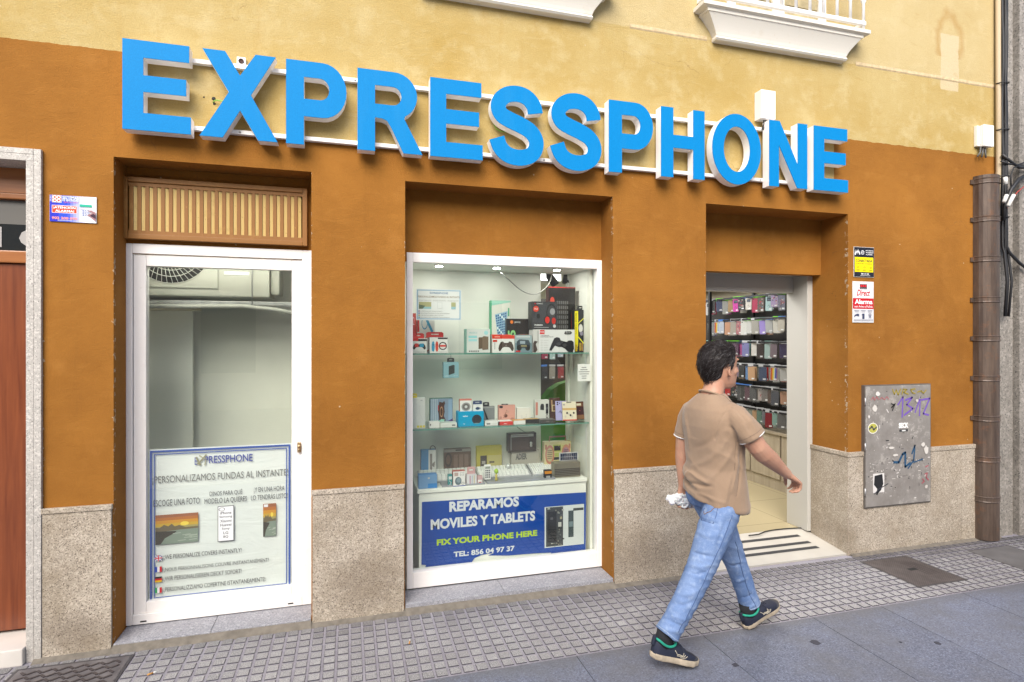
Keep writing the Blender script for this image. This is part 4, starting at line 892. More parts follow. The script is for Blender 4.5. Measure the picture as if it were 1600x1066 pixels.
def line_text(s, xa, ya_, xb, yb_, hgt, col=TX, bold=0.0):
    a_ = pt(xa, ya_); b_ = pt(xb, yb_); y = (a_[1]+b_[1])/2; ar.text(s, a_[0], y, b_[0], y+hgt, col, bold)
a_ = pt(312, 184); ar.text('E', a_[0], a_[1], pt(330, 184)[0], a_[1]+.05, (.06, .08, .36)); line_text('PRESSPHONE', 370, 176, 660, 163, .05, (.06, .08, .36), .012)
ar.line([pt(322, 140), pt(345, 185)], .012, (.30, .28, .18), asp); ar.line([pt(330, 180), pt(380, 125)], .012, (.30, .28, .18), asp); ar.line([pt(340, 130), pt(378, 150), pt(372, 185)], .01, (.42, .40, .30), asp)
line_text('¡PERSONALIZAMOS FUNDAS AL INSTANTE!', 70, 305, 882, 258, .058, (.16, .16, .16))
line_text('ESCOGE UNA FOTO', 75, 432, 342, 415, .042); line_text('DINOS PARA QUÉ', 400, 375, 596, 362, .042); line_text('MODELO LA QUIERES', 370, 422, 624, 408, .042); line_text('¡Y EN UNA HORA', 668, 355, 858, 345, .042); line_text('LO TENDRÁS LISTO!', 650, 392, 878, 385, .042)
def sunset(xa, ya_, xb, yb_):
    p0 = pt(xa, yb_); p1 = pt(xb, ya_); X0, Y0, X1, Y1 = p0[0], p0[1], p1[0], p1[1]; f = lambda u, v: (X0+(X1-X0)*u, Y0+(Y1-Y0)*v)
    for i, c in enumerate(((.40, .33, .12), (.62, .38, .04), (.66, .30, .03), (.50, .17, .04), (.36, .13, .06))): q = f(0, .5+.1*i); r = f(1, .6+.1*i); ar.rect(q[0], q[1], r[0], r[1], c)
    ar.ell(*f(.68, .66), (X1-X0)*.10, (Y1-Y0)*.07, (.9, .66, .08)); q = f(0, 0); r = f(1, .5); ar.rect(q[0], q[1], r[0], r[1], (.24, .29, .24))
    ar.poly([f(0, .42), f(.55, .46), f(1, .47), f(1, .54), f(.7, .53), f(.55, .62), f(.45, .58), f(.38, .68), f(.3, .6), (f(.2, .66)), f(.1, .56), f(0, .58)], (.17, .13, .07))
    ar.poly([f(0, 0), f(.12, .0), f(.22, .2), f(.45, .36), f(.5, .42), f(0, .45)], (.06, .05, .035))
    for i in range(9): u = .3+.65*random.random(); v = .05+.3*random.random(); ar.line([f(u, v), f(min(1, u+.18), v+.015)], .006, (.38, .42, .36), asp)
sunset(86, 466, 333, 660); sunset(725, 412, 806, 612)
for (xa, ya_, xb, yb_) in ((452, 432, 543, 634),):
    q = pt(xa, yb_+4); r = pt(xb, ya_-4); ar.rect(q[0]-.004, q[1]-.004, r[0]+.004, r[1]+.004, (.08, .08, .08)); ar.rect(q[0], q[1], r[0], r[1], (.70, .725, .73))
    ar.ring((q[0]+.025), r[1]-.018, .022, .012, .2, (.1, .1, .1))
    for i, s in enumerate(('iPhone', 'Samsung', 'Xiaomi', 'Huawei', 'Sony', 'LG', 'BQ')): wd = .011*len(s)/2+.006; xm = (q[0]+r[0])/2; yv = r[1]-.052-.0268*i; ar.text(s, xm-wd, yv, xm+wd, yv+.018, (.06, .06, .06), bold=.01)
q = pt(730, 436); ar.rect(q[0], q[1], q[0]+.03, q[1]+.018, (.6, .62, .62))
fl_ = [('¡WE PERSONALIZE COVERS INSTANTLY!', 745, 707, 592), ('¡NOUS PERSONNALISONS COUVRE INSTANTANÉMENT!', 812, 765, 760), ('¡WIR PERSONALISIEREN DECKT SOFORT!', 872, 832, 592), ('¡PERSONALIZZIAMO COPERTINE ISTANTANEAMENTE!', 936, 880, 738)]
FLG = [[(.03, .04, .20)], [(.04, .08, .36), (.7, .7, .7), (.5, .03, .04)], [(.03, .03, .03), (.5, .03, .03), (.62, .40, .03)], [(.04, .28, .10), (.7, .7, .7), (.5, .03, .04)]]
for i, (s, ya_, yb_, xe_) in enumerate(fl_):
    line_text(s, 136, ya_+4, xe_, yb_+4, .036, (.05, .05, .055), 0); q = pt(85, ya_+10); r = pt(124, ya_-24); X0, Y0, X1, Y1 = q[0], q[1], r[0], r[1]; Y1 = Y0+.036
    if i == 0: ar.rect(X0, Y0, X1, Y1, FLG[0][0]); ar.line([(X0, Y0), (X1, Y1)], .006, (.7, .7, .7), asp); ar.line([(X0, Y1), (X1, Y0)], .006, (.7, .7, .7), asp); ar.line([(X0, (Y0+Y1)/2), (X1, (Y0+Y1)/2)], .012, (.7, .7, .7), asp); ar.line([((X0+X1)/2, Y0), ((X0+X1)/2, Y1)], .012, (.7, .7, .7), asp); ar.line([(X0, (Y0+Y1)/2), (X1, (Y0+Y1)/2)], .007, (.55, .03, .05), asp); ar.line([((X0+X1)/2, Y0), ((X0+X1)/2, Y1)], .007, (.55, .03, .05), asp)
    else:
        for k in range(3):
            if i == 2: ar.rect(X0, Y1-(Y1-Y0)*(k+1)/3, X1, Y1-(Y1-Y0)*k/3, FLG[i][k])
            else: ar.rect(X0+(X1-X0)*k/3, Y0, X0+(X1-X0)*(k+1)/3, Y1, FLG[i][k])
ar.build('lettering', po, M_PRINT, local=False)

lx, ly, lz = (W1[0]+W1[1])/2, .30, gz1+.035  # unseen lamp, added to brighten the space behind the left window
t = thing('ceiling_light', 'slim added tube lamp, unseen behind the top rail, brightening the left window', 'ceiling light', (lx, ly, lz))
MB().box(lx-.5, ly-.03, lz+.016, lx+.5, ly+.03, lz+.05, bev=.003).build('casing', M_WHITE, t); MB().tube([(lx-.46, ly, lz), (lx+.46, ly, lz)], .013, 10).build('tube', emit('added_fill_tube', (1, .98, .86), 8), t)
# ------------------------------------------------------------------ the display case behind the right window
YG = DW+.055; YBK = .66
cx0, cx1 = W2[0]-.012, AX(922, YG); zc1 = AZ(780, 416, .3); xo = AX(845, YBK)
dc = thing('display_case', 'white laminate display case with two glass shelves behind the right window', 'display case', ((cx0+cx1)/2, YG, .05))
mb = MB(); mb.box(cx0, YBK, .05, xo, YBK+.02, zc1+.05); mb.build('back_panel', M_CASEW, dc)
mb = MB(); mb.box(cx1, YG, .05, cx1+.02, YBK+.02, zc1+.05); mb.build('side_panel', M_CASEW, dc)
mb = MB(); mb.box(cx0-.02, YG, .05, cx0, YBK+.02, zc1+.05); mb.build('side_panel', M_CASEW, dc)
mb = MB(); mb.box(cx0, YG, zc1, cx1, YBK, zc1+.02); mb.build('top_panel', M_CASEW, dc)
mb = MB(); mb.box(AX(887, YBK), YBK+.001, .05, AX(887, YBK)+.05, YBK+.05, zc1); mb.build('upright', M_CASEW, dc)
mb = MB(); mb.box(cx1+.021, YG-.004, .06, AX(930, YG)+.04, YG+.02, zc1+.1); mb.build('edge_trim', M_ALU, dc)
ZS1, ZS2 = AZ(700, 552.5, YG+.01), AZ(700, 669.5, YG+.01)
for z in (ZS1, ZS2):
    mb = MB(); mb.box(cx0+.004, YG+.012, z-.007, cx1-.004, YBK-.02, z, 0); sh = mb.build('glass_shelf', M_SHELF, dc)
    mb = MB(); mb.box(cx0+.004, YG+.0095, z-.0072, cx1-.004, YG+.0115, z+.0002); mb.build('shelf_edge', M_SHELFE, sh)
    for y in (YG+.05, YBK-.09):
        mb = MB(); mb.add([(cx1-.001, y, z-.008), (cx1-.001, y+.025, z-.008), (cx1-.001, y+.025, z-.16), (cx1-.001, y, z-.20), (cx1-.012, y, z-.008), (cx1-.012, y+.025, z-.008)], [(0, 1, 2, 3), (0, 4, 5, 1), (4, 3, 2, 5)]); mb.build('bracket', M_WHITE, sh)
for px in (686, 776, 870):
    x = AX(px, .40); mb = MB(); mb.lathe([(.030, -.004), (.034, -.0005)], x, .40, 18, z0=zc1); t = thing('downlight', 'small round lit downlight in the ceiling of the display window', 'ceiling light', (x, .40, zc1-.004), group='round downlights over the display'); mb.build('ring', M_ALU, t)
    mb = MB(); mb.add([(x+.026*math.cos(2*PI*i/16), .40+.026*math.sin(2*PI*i/16), zc1-.0048) for i in range(16)], [list(range(15, -1, -1))]); mb.build('lens', M_LAMP, t, recalc=False)
# white cabinet below
kx0, kx1 = AX(655, YG), AX(917, YG); kz = AZ(700, 762, YG+.01)
cab = thing('display_cabinet', 'white low cabinet under the glass shelves carrying the blue repair sign', 'cabinet', ((kx0+kx1)/2, YG, .05))
mb = MB(); mb.box(kx0, YG+.012, .06, kx1, YBK-.01, kz-.028, bev=.004); mb.build('carcass', M_CASEW, cab)
mb = MB(); mb.box(kx0-.012, YG+.002, kz-.027, kx1+.004, YBK-.008, kz, bev=.004); mb.build('worktop', M_CASEW, cab)
# blue repair sign
x0, z1 = at(659, 786, YG+.008); x1, z0 = at(915, 868, YG+.008); z0 = AZ(657, 893, YG+.008)
rs = thing('repair_sign', 'torn blue repair sign with white and lime lettering on the cabinet front', 'sign', ((x0+x1)/2, YG, z0))
def rp(px, py):
    x, z = at(600+px/3.675, 660+py/3.675, YG+.008); return ((x-x0)/(x1-x0), (z-z0)/(z1-z0))
edge = [(218, 458), (1160, 402), (1158, 758), (965, 775), (985, 768), (950, 775), (962, 748), (880, 752), (800, 758), (720, 765), (600, 765), (640, 748), (560, 762), (520, 780), (500, 810), (440, 830), (380, 835), (330, 838), (260, 846), (235, 838), (242, 820), (215, 818)]
mb = MB(); mb.prism([(x0+(x1-x0)*u, z0+(z1-z0)*v) for u, v in (rp(*q) for q in edge)], YG+.008, YG+.011); mb.build('sheet', plain('royal_blue_vinyl', (.004, .055, .32), .3, spec=.4), rs)
ar = Art((x0, YG+.0078, z0), (x1-x0, 0, 0), (0, 0, z1-z0), .0004); asp = (x1-x0)/(z1-z0)
LT = (.68, .70, .74)
def rtext(s, xa, ya_, xb, yb_, h, col, bold):
    a_ = rp(xa, ya_); b_ = rp(xb, yb_); y = (a_[1]+b_[1])/2; ar.text(s, a_[0], y-.0, b_[0], y+h, col, bold)
rtext('REPARAMOS', 375, 508, 775, 490, .155, LT, .045); rtext('MOVILES Y TABLETS', 268, 610, 868, 572, .155, LT, .04); rtext('FIX YOUR PHONE HERE', 303, 702, 880, 658, .092, (.42, .60, .03), .045)
rtext('TEL: 856 04 97 37', 400, 770, 750, 742, .082, LT, .035)
a_ = rp(922, 722); b_ = rp(1148, 468); ar.rect(a_[0], a_[1], b_[0], b_[1], (.60, .64, .65))
def rr_(xa, ya_, xb, yb_, c): q = rp(xa, yb_); r = rp(xb, ya_); ar.rect(q[0], q[1], r[0], r[1], c)
rr_(930, 482, 1028, 716, (.05, .055, .06)); rr_(938, 510, 990, 690, (.018, .02, .022)); rr_(1058, 505, 1088, 660, (.05, .07, .075)); rr_(1086, 488, 1145, 508, (.05, .055, .05))
for i in range(26): xx = random.choice([995+28*random.random(), 935+85*random.random()]); yy_ = random.choice([484+22*random.random(), 690+20*random.random()]) if xx < 995 else 490+215*random.random(); rr_(xx, yy_, xx+4+10*random.random(), yy_+4+8*random.random(), random.choice([(.25, .24, .2), (.12, .13, .13), (.4, .42, .38), (.02, .02, .02)])); ar.k = 8
rr_(1000, 572, 1018, 600, (.5, .5, .47)); rr_(1062, 568, 1084, 600, (.16, .22, .24)); rr_(955, 545, 970, 560, (.08, .08, .09)); rr_(1010, 540, 1022, 556, (.33, .3, .2))
ar.build('lettering', rs, M_PRINTG, local=False)
# papers stuck on the glass
def paper(lab, corners, Y):
    x0, z1 = at(corners[0], corners[1], Y); x1, z0 = at(corners[2], corners[3], Y)
    t = thing('paper_notice', lab, 'notice', ((x0+x1)/2, Y, z0)); MB().box(x0, Y-.0006, z0, x1, Y, z1).build('sheet', plain('white_paper', (.74, .75, .74), .6), t)
    return t, Art((x0, Y-.0006, z0), (x1-x0, 0, 0), (0, 0, z1-z0), .0003), (x1-x0)/(z1-z0)
t, ar, asp = paper('white blue-bordered paper flyer taped high on the display window', (650, 451, 721, 501), DW+.026)
c = (.30, .46, .62); ar.rect(.02, .03, .045, .97, c); ar.rect(.955, .03, .98, .97, c); ar.rect(.02, .94, .98, .97, c); ar.rect(.02, .03, .98, .06, c)
ar.text('EXPRESSPHONE', .30, .84, .70, .90, (.15, .25, .42), .02); ar.text('PERSONALIZAMOS FUNDAS AL INSTANTE', .04, .72, .96, .78, (.30, .22, .15), .01)
for x, w_ in ((.05, .28), (.37, .28), (.69, .25)): ar.text('ESCOGE UNA FOTO', x, .61, x+w_, .65, (.4, .38, .36))
ar.rect(.06, .36, .33, .58, (.42, .40, .20)); ar.rect(.06, .36, .33, .43, (.30, .52, .56)); ar.poly([(.06, .36), (.14, .36), (.2, .46), (.06, .5)], (.12, .16, .10)); ar.rect(.77, .36, .87, .58, (.42, .42, .22)); ar.rect(.77, .36, .87, .44, (.3, .5, .55)); ar.rect(.46, .38, .57, .58, (.60, .62, .62)); ar.rect(.468, .388, .562, .572, (.75, .76, .75))
for i, s in enumerate(('WE PERSONALIZE COVERS INSTANTLY', 'NOUS PERSONNALISONS COUVRE INSTANTANEMENT', 'WIR PERSONALISIEREN DECKT SOFORT', 'PERSONALIZZIAMO COPERTINE ISTANTANEAMENTE')): ar.rect(.05, .27-.065*i, .085, .305-.065*i, ((.3, .1, .3), (.1, .15, .5), (.5, .35, .05), (.1, .3, .4))[i]); ar.text(s, .10, .27-.065*i, .10+.0155*len(s), .30-.065*i, (.25, .24, .24))
ar.build('lettering', t, local=False)
t, ar, asp = paper('small white printed notice on the right side of the display glass', (902.5, 569, 923, 595.5), DW+.035)
for i, (a_, b_) in enumerate(((.30, .66), (.2, .75), (.08, .9), (.14, .86), (.3, .68), (.32, .66))): ar.rect(a_, .78-.125*i, b_, .815-.125*i, (.12, .12, .13))
ar.build('lettering', t, local=False)
# shop camera-style spot lamps, lead and light seen through the gap
for k, (pa, pb, lab) in enumerate((((858, 431), (866, 446), 'black cylindrical spotlight nearest the hanging grey lead'), ((886, 430), (882, 443), 'black spotlight angled to the right above the stacked boxes'))):
    Y = .70; a_ = Vector(W(*pa, Y)); b_ = Vector(W(*pb, Y)); t = thing('spotlight', lab, 'spotlight', a_[:]); MB().tube([a_+Vector((0, .02, .02)), a_+Vector((0, .0, .0)), b_+Vector((.01, -.01, 0))], [.02, .03, .034], 14).build('lamp_head', M_BLACK, t); MB().tube([a_+Vector((0, .02, .02)), a_+Vector((0, .03, .10))], .008, 8).build('stem', M_BLACK, t)
pts = [W(783, 426, .40), W(796, 438, .40), W(812, 452, .42), W(826, 459, .44), W(838, 459.5, .46), W(849, 453, .48), W(858, 443, .52), W(862, 430, .58)]
def smooth(pts, n=6):
    P_ = [Vector(p) for p in [pts[0]]+list(pts)+[pts[-1]]]; o = []
    for i in range(1, len(P_)-2):
        for k in range(n):
            t = k/n; a, b, c, d = P_[i-1:i+3]; o.append(.5*(2*b+(c-a)*t+(2*a-5*b+4*c-d)*t*t+(3*b-a-3*c+d)*t**3))
    return o+[P_[-2]]
tag(MB().tube(smooth(pts), .0042, 6).build('cord', plain('grey_lead', (.33, .33, .31), .5)), 'grey electric lead drooping below the ceiling of the display window', 'cord')
x, z = at(866, 437, 1.0); t = thing('ceiling_light', 'long bright strip light seen through the gap behind the black spotlights', 'ceiling light', (x, 1.15, z)); MB().box(x-.25, 1.1, z, x+.10, 1.35, z+.02).build('casing', M_WHITE, t)
mb = MB(); mb.quad((x-.25, 1.0999, z+.0), (x+.10, 1.0999, z+.0), (x+.10, 1.0999, z+.06), (x-.25, 1.0999, z+.06)); mb.build('diffuser', emit('strip_light', (1, 1, 1), 2), t, recalc=False)
# green rounded chair back in the shop
Yc = 1.1; pts = [(843, 640), (852, 622), (862, 609), (876, 600), (890, 596), (905, 600), (905, 720), (843, 720)]
gt = thing('padded_chair', 'bright green padded chair back seen through the gap in the display', 'chair', (AX(872, Yc), Yc, 0))
o = MB().prism([at(px, py, Yc) for px, py in pts], Yc, Yc+.12).build('backrest', plain('green_cloth', (.05, .22, .02), .8, bump=.3, bscale=60), gt)
MB().tube([(AX(872, Yc), Yc+.06, FL), (AX(872, Yc), Yc+.06, AZ(872, 720, Yc)+.02)], .03, 10).build('post', M_BLACK, gt)

# ------------------------------------------------------------------ goods on display
def pad(col): return (1, 2)
PAD = [(.06, .12), (.02, .30), (.06, .55), (.16, .80), (.30, .86), (.38, .74), (.62, .74), (.70, .86), (.84, .80), (.94, .55), (.98, .30), (.94, .12), (.86, .10), (.74, .34), (.62, .42), (.38, .42), (.26, .34), (.14, .10)]
def fitp(pts, x0, y0, x1, y1): return [(x0+(x1-x0)*a_, y0+(y1-y0)*b_) for a_, b_ in pts]
def item(name, label, cat, px0, py0, px1, py1, Y, dep, front, side=None, art=None, z=None, tab=None, lean=0, rz=0, group=None, handle=None):
    """a carton standing at z with its front on the plane Y, sized from the photo"""
    xa, zt = at(px0, py0, Y); xb, zb_ = at(px1, py1, Y)
    if z is None: z = zb_
    w_, h = xb-xa, zt-z
    t = thing(name, label, cat, ((xa+xb)/2, Y, z), 0, group or ('boxed goods in the display window' if cat == 'box' else None)); t.rotation_euler = (lean, 0, rz)
    m = plain('carton_%02d%02d%02d' % tuple(int(99*c) for c in (side or front)), side or front, .5)
    MB().box(-w_/2, 0, 0, w_/2, dep, h, bev=min(.0015, w_/20)).build('carton', m, t, local=True)
    ar = Art((-w_/2, 0, 0), (w_, 0, 0), (0, 0, h), .0004); ar.asp = w_/h
    ar.rect(.008, .008, .992, .992, front)
    if art: art(ar)
    ar.build('printed_front', t, M_PRINTG)
    if tab:
        c, f0, f1, th = tab; mt = plain('tab_%02d%02d%02d' % tuple(int(99*x) for x in c), c, .5)
        X0, X1 = -w_/2+w_*f0, -w_/2+w_*f1; hw = (X1-X0)*.22; xm = (X0+X1)/2
        MB().prism([(X0, h), (X1, h), (X1, h+th*.8), (X1-.1*(X1-X0), h+th), (X0+.1*(X1-X0), h+th), (X0, h+th*.8)], dep*.45, dep*.45+.0012, [[(xm-hw, h+th*.45), (xm+hw, h+th*.45), (xm+hw, h+th*.65), (xm-hw, h+th*.65)]]).build('hang_tab', mt, t, local=True)
    return t
R_, K, Wt = (.55, .02, .02), (.02, .02, .022), (.70, .70, .67)
Y1 = YG+.06
def a_grip(ar): ar.rect(0, .82, .45, 1, R_); ar.rect(.45, .82, 1, .96, K); ar.poly(fitp(PAD, .08, .2, .95, .75), K); ar.rect(.22, .42, .46, .66, (.6, .05, .04)); ar.rect(.54, .42, .80, .66, (.03, .30, .48)); ar.text('CONTROLLER GRIP', .2, .06, .9, .11, (.2, .2, .2))
def a_wheel(ar): ar.rect(.45, .88, .98, .97, K); ar.ell(.2, .42, .085, .33, (.03, .28, .46)); ar.ell(.40, .42, .085, .33, (.6, .07, .04)); ar.ring(.72, .45, .22, .25, .25, K); ar.rect(.56, .40, .88, .52, (.6, .06, .05)); ar.ell(.2, .52, .03, .03, K); ar.ell(.40, .52, .03, .03, K); ar.text('STEERING WHEEL', .5, .05, .95, .10, (.3, .3, .3))
def a_racket(ar): ar.rect(0, .6, .12, .95, R_); ar.line([(.55, .95), (.85, .62)], .14, (.03, .28, .46), ar.asp); ar.ring(.55, .25, .2, .22, .18, (.6, .18, .14)); ar.ring(.42, .85, .18, .18, .2, (.05, .3, .5))
def a_spk(ar): ar.text('SPEAKER 2.0', .12, .80, .44, .87, (.1, .4, .45)); ar.rect(.08, .62, .44, .72, (.30, .60, .62)); ar.rect(.08, .48, .44, .58, (.36, .64, .66)); ar.ell(.82, .84, .09, .09, (.35, .62, .64)); ar.poly([(.50, .16), (.50, .62), (.53, .65), (.70, .65), (.70, .18)], (.14, .10, .07)); ar.poly([(.66, .12), (.66, .66), (.72, .70), (.92, .68), (.92, .14)], (.19, .14, .10)); [ar.rect(.10+.09*i, .05, .16+.09*i, .10, (.12, .12, .12)) for i in range(5)]
def a_kbd(ar):
    ar.rect(0, 0, .07, 1, (.08, .34, .20)); ar.poly([(.07, .9), (1, .97), (1, 1), (.07, 1)], (.30, .55, .45)); ar.poly([(.22, .73), (.84, .80), (.80, .12), (.42, .10)], (.30, .46, .58))
    for i in range(6):
        for j in range(13): u = .05+.15*i; v = .04+.073*j; fx = lambda u, v: (.22+.62*u+(.2-.24*u)*(1-v), .10+.02*u+(.63+.05*u)*v); ar.poly([fx(u, v), fx(u+.11, v), fx(u+.11, v+.05), fx(u, v+.05)], (.04, .11, .26) if (i+j) % 7 else (.75, .8, .8)); ar.k = 4
    ar.rect(.86, .70, .93, .86, (.08, .34, .20))
def a_pad1(ar): ar.rect(0, .80, 1, 1, (.60, .05, .025)); ar.rect(.10, .88, .35, .94, (.75, .3, .25)); ar.poly(fitp(PAD, .26, .02, .98, .76), (.075, .055, .045)); ar.ell(.62, .42, .04, .05, (.2, .17, .15)); ar.rect(.10, .2, .13, .6, (.3, .3, .3)); ar.rect(.03, .62, .22, .74, (.55, .05, .03))
def a_015(ar):
    ar.text('015', .04, .05, .30, .66, (.25, .55, .22), .03, rot=True); ar.ell(.17, .9, .05, .05, (.7, .18, .03)); ar.text('gaming', .26, .86, .46, .93, (.6, .6, .6))
    for i in range(10):
        for j in range(5): ar.rect(.40+.052*i, .14+.085*j, .44+.052*i, .20+.085*j, random.choice([(.25, .10, .05), (.20, .16, .04), (.12, .06, .18), (.05, .14, .16), (.25, .07, .14)])); ar.k = 3
def a_truck(ar): ar.rect(0, 0, 1, .95, (.17, .25, .28)); ar.rect(0, .55, 1, .95, (.30, .38, .40)); ar.poly([(.1, .25), (.1, .62), (.25, .75), (.8, .72), (.92, .5), (.9, .25)], (.05, .07, .085)); ar.ell(.25, .28, .15, .17, (.018, .02, .02)); ar.ell(.75, .28, .15, .17, (.018, .02, .02)); ar.rect(.3, .5, .6, .66, (.30, .36, .40)); ar.rect(.05, .04, .32, .12, R_); ar.rect(.08, .86, .9, .93, (.55, .58, .58)); ar.rect(.35, .34, .7, .42, (.28, .25, .12))
def a_head(ar):
    ar.poly([(0, .25), (.55, .2), (.95, .55), (.95, .95), (.3, .95)], (.06, .062, .068)); ar.ell(.16, .73, .11, .11, (.60, .05, .025)); ar.text('PS4', .09, .69, .23, .77, (.8, .5, .45), .03); ar.rect(.10, .90, .16, .94, R_); ar.text('GAMING', .18, .90, .42, .945, (.7, .7, .7))
    ar.ring(.76, .60, .20, .33, .2, (.02, .02, .022)); ar.ell(.80, .64, .10, .12, (.30, .30, .31)); ar.ell(.60, .33, .14, .17, K); ar.ell(.60, .33, .09, .125, (.6, .03, .02)); ar.ell(.82, .33, .13, .18, (.05, .05, .055)); ar.ell(.85, .30, .08, .12, (.5, .03, .02)); ar.ell(.25, .47, .07, .09, (.02, .02, .02)); ar.text('WIRED', .08, .12, .42, .17, (.75, .75, .75), .03); ar.rect(.08, .05, .65, .07, (.35, .35, .35)); ar.ell(.88, .11, .06, .06, (.5, .5, .5))
def a_bigpad(ar):
    ar.rect(.16, .80, .27, .98, (.60, .02, .025)); ar.text('N30', .17, .86, .26, .93, (.8, .6, .6), .03); ar.text('TAB WIRELESS', .17, .72, .38, .76, (.1, .1, .1), .03); ar.text('CONTROLLER FOR PC', .17, .66, .48, .70, (.1, .1, .1), .03)
    for i in range(5): ar.ring(.20, .53-.105*i, .02, .03, .3, (.4, .4, .4)); ar.rect(.25, .52-.105*i, .36-.02*(i % 2), .54-.105*i, (.5, .5, .5))
    ar.poly([(.38, .10), (.43, .08), (.52, .30), (.60, .24), (.68, .24), (.76, .16), (.84, .02), (.95, .0), (.98, .18), (.97, .46), (.92, .53), (.84, .52), (.80, .46), (.66, .52), (.63, .64), (.56, .67), (.50, .62), (.44, .40)], (.025, .025, .03)); ar.ell(.60, .38, .05, .07, (.06, .06, .065)); ar.ell(.75, .32, .05, .07, (.06, .06, .065))
    ar.poly([(.74, .83), (.76, .92), (.90, .93), (.93, .86), (.90, .80), (.76, .79)], K); ar.text('Game', .78, .84, .89, .90, (.6, .6, .6)); ar.rect(0, 0, .13, 1, (.55, .54, .52)); ar.poly([(0, .02), (.05, .0), (.10, .12), (.06, .36), (.1, .48), (.03, .52), (0, .4)], (.05, .035, .03)); ar.rect(.10, .4, .125, .95, (.35, .35, .34))
def a_pc(ar):
    ar.rect(0, .985, 1, 1, (.4, .03, .03)); ar.ell(.14, .78, .08, .065, (.60, .07, .045)); ar.rect(.10, .5, .18, .7, (.16, .10, .085))
    for i in range(6):
        for j in range(6): ar.rect(.30+.075*i, .36+.075*j, .35+.075*i, .41+.075*j, (.14, .14, .14)); ar.k = 3
    for i in range(16): ar.line([(.35+.35*random.random(), .12+.2*random.random()), (.4+.35*random.random(), .14+.2*random.random())], .012, random.choice([(.35, .34, .3), (.2, .22, .22), (.5, .5, .48)]), ar.asp); ar.k = 5
    ar.line([(.86, .03), (.86, .60), (.95, .55), (.95, .05)], .02, (.5, .03, .03), ar.asp); ar.rect(.87, .1, .94, .5, (.16, .015, .015)); ar.rect(.2, .1, .5, .11, (.3, .3, .3))
def a_yel(ar):
    ar.rect(.06, .08, .38, .97, (.72, .62, .02)); ar.text('GAMING MOUSE', .12, .42, .24, .92, (.15, .13, .02), .02, rot=True); ar.poly([(.3, .1), (1, .7), (1, .2), (.6, 0)], (.02, .02, .024)); ar.line([(.38, .36), (1, .18)], .08, (.7, .66, .03), ar.asp); ar.line([(.40, .68), (.98, .82)], .07, (.66, .60, .05), ar.asp); ar.ell(.62, .56, .20, .10, (.55, .53, .52)); ar.ell(.70, .44, .16, .05, (.20, .18, .25)); ar.rect(.1, .02, .3, .18, (.5, .33, .02)); ar.rect(.5, .03, .62, .22, (.45, .30, .04)); ar.rect(.7, .03, .8, .22, (.4, .22, .05))
def a_bank(ar): ar.rect(0, 0, .04, 1, (.07, .14, .17)); ar.poly([(.36, .18), (.74, .30), (.74, .80), (.64, .82), (.36, .74)], (.035, .045, .042)); ar.poly([(.70, .29), (.74, .30), (.74, .80), (.70, .80)], (.10, .12, .12)); ar.text('BASICS', .10, .88, .3, .92, (.55, .65, .68)); ar.text('10000', .12, .08, .35, .16, (.5, .62, .66)); ar.text('mAh 22.5W', .66, .13, .94, .18, (.5, .62, .66))
def a_ear(ar): ar.text('A1', .66, .90, .80, .94, (.2, .2, .2), .03); ar.line([(.42, .80), (.36, .60), (.45, .45), (.25, .30), (.05, .30)], .014, (.5, .5, .5), ar.asp); ar.line([(.62, .72), (.60, .5), (.80, .30), (.85, .24)], .014, (.5, .5, .5), ar.asp); ar.ell(.40, .80, .05, .035, (.62, .62, .6)); ar.ell(.62, .72, .05, .035, (.62, .62, .6)); [ar.rect(.42+.2*i, .03, .57+.2*i, .10, (.68, .58, .03)) for i in range(3)]
def a_clamp(ar):
    [ar.rect(.06+.075*i, .1, .10+.075*i, .98, (.42, .50, .56)) for i in range(4)]; ar.poly([(.40, .05), (.38, .4), (.34, .55), (.38, .75), (.40, .88), (.46, .86), (.55, .84), (.62, .90), (.66, .82), (.62, .72), (.64, .5), (.60, .35), (.68, .2), (.66, .1)], (.075, .035, .025)); ar.ring(.50, .5, .07, .2, .25, (.50, .28, .15)); ar.rect(.80, .1, .97, .95, (.24, .36, .50)); ar.poly([(.4, 0), (1, 0), (1, .25), (.7, .12)], (.10, .04, .18)); ar.poly([(.14, .08), (.2, .22), (.35, .16), (.5, .24), (.64, .22), (.6, .08), (.4, .02)], (.30, .58, .48)); ar.rect(.34, .55, .38, .75, (.4, .05, .05))
def a_echo(ar): ar.text('echo', .18, .66, .38, .76, (.75, .82, .85), .03); ar.text('dot', .40, .66, .50, .76, (.08, .22, .32), .02); ar.ell(.72, .46, .19, .32, (.028, .03, .035), 28); ar.ell(.72, .185, .10, .03, (.15, .35, .42)); ar.text('5W', .19, .14, .26, .22, (.7, .8, .85))
def a_lens(ar): ar.rect(0, .88, 1, 1, (.55, .17, .13)); ar.ell(.52, .38, .38, .34, (.14, .13, .12), 24); ar.ring(.52, .38, .36, .32, .18, (.33, .32, .31)); ar.ell(.52, .38, .12, .11, (.6, .6, .58))
def a_mini(ar): ar.ell(.45, .42, .22, .22, (.02, .05, .12)); ar.rect(.35, .28, .66, .56, (.02, .05, .12)); ar.ring(.70, .42, .10, .10, .4, (.02, .05, .12)); ar.rect(.3, .82, .7, .86, (.5, .5, .5))
def a_stand(ar): ar.rect(.02, .02, .98, .92, (.20, .21, .21)); ar.poly([(.10, .88), (.18, .86), (.55, .16), (.48, .08), (.36, .2)], (.02, .02, .022)); ar.poly([(.04, .12), (.3, .22), (.5, .05), (.1, .04)], (.03, .03, .03))
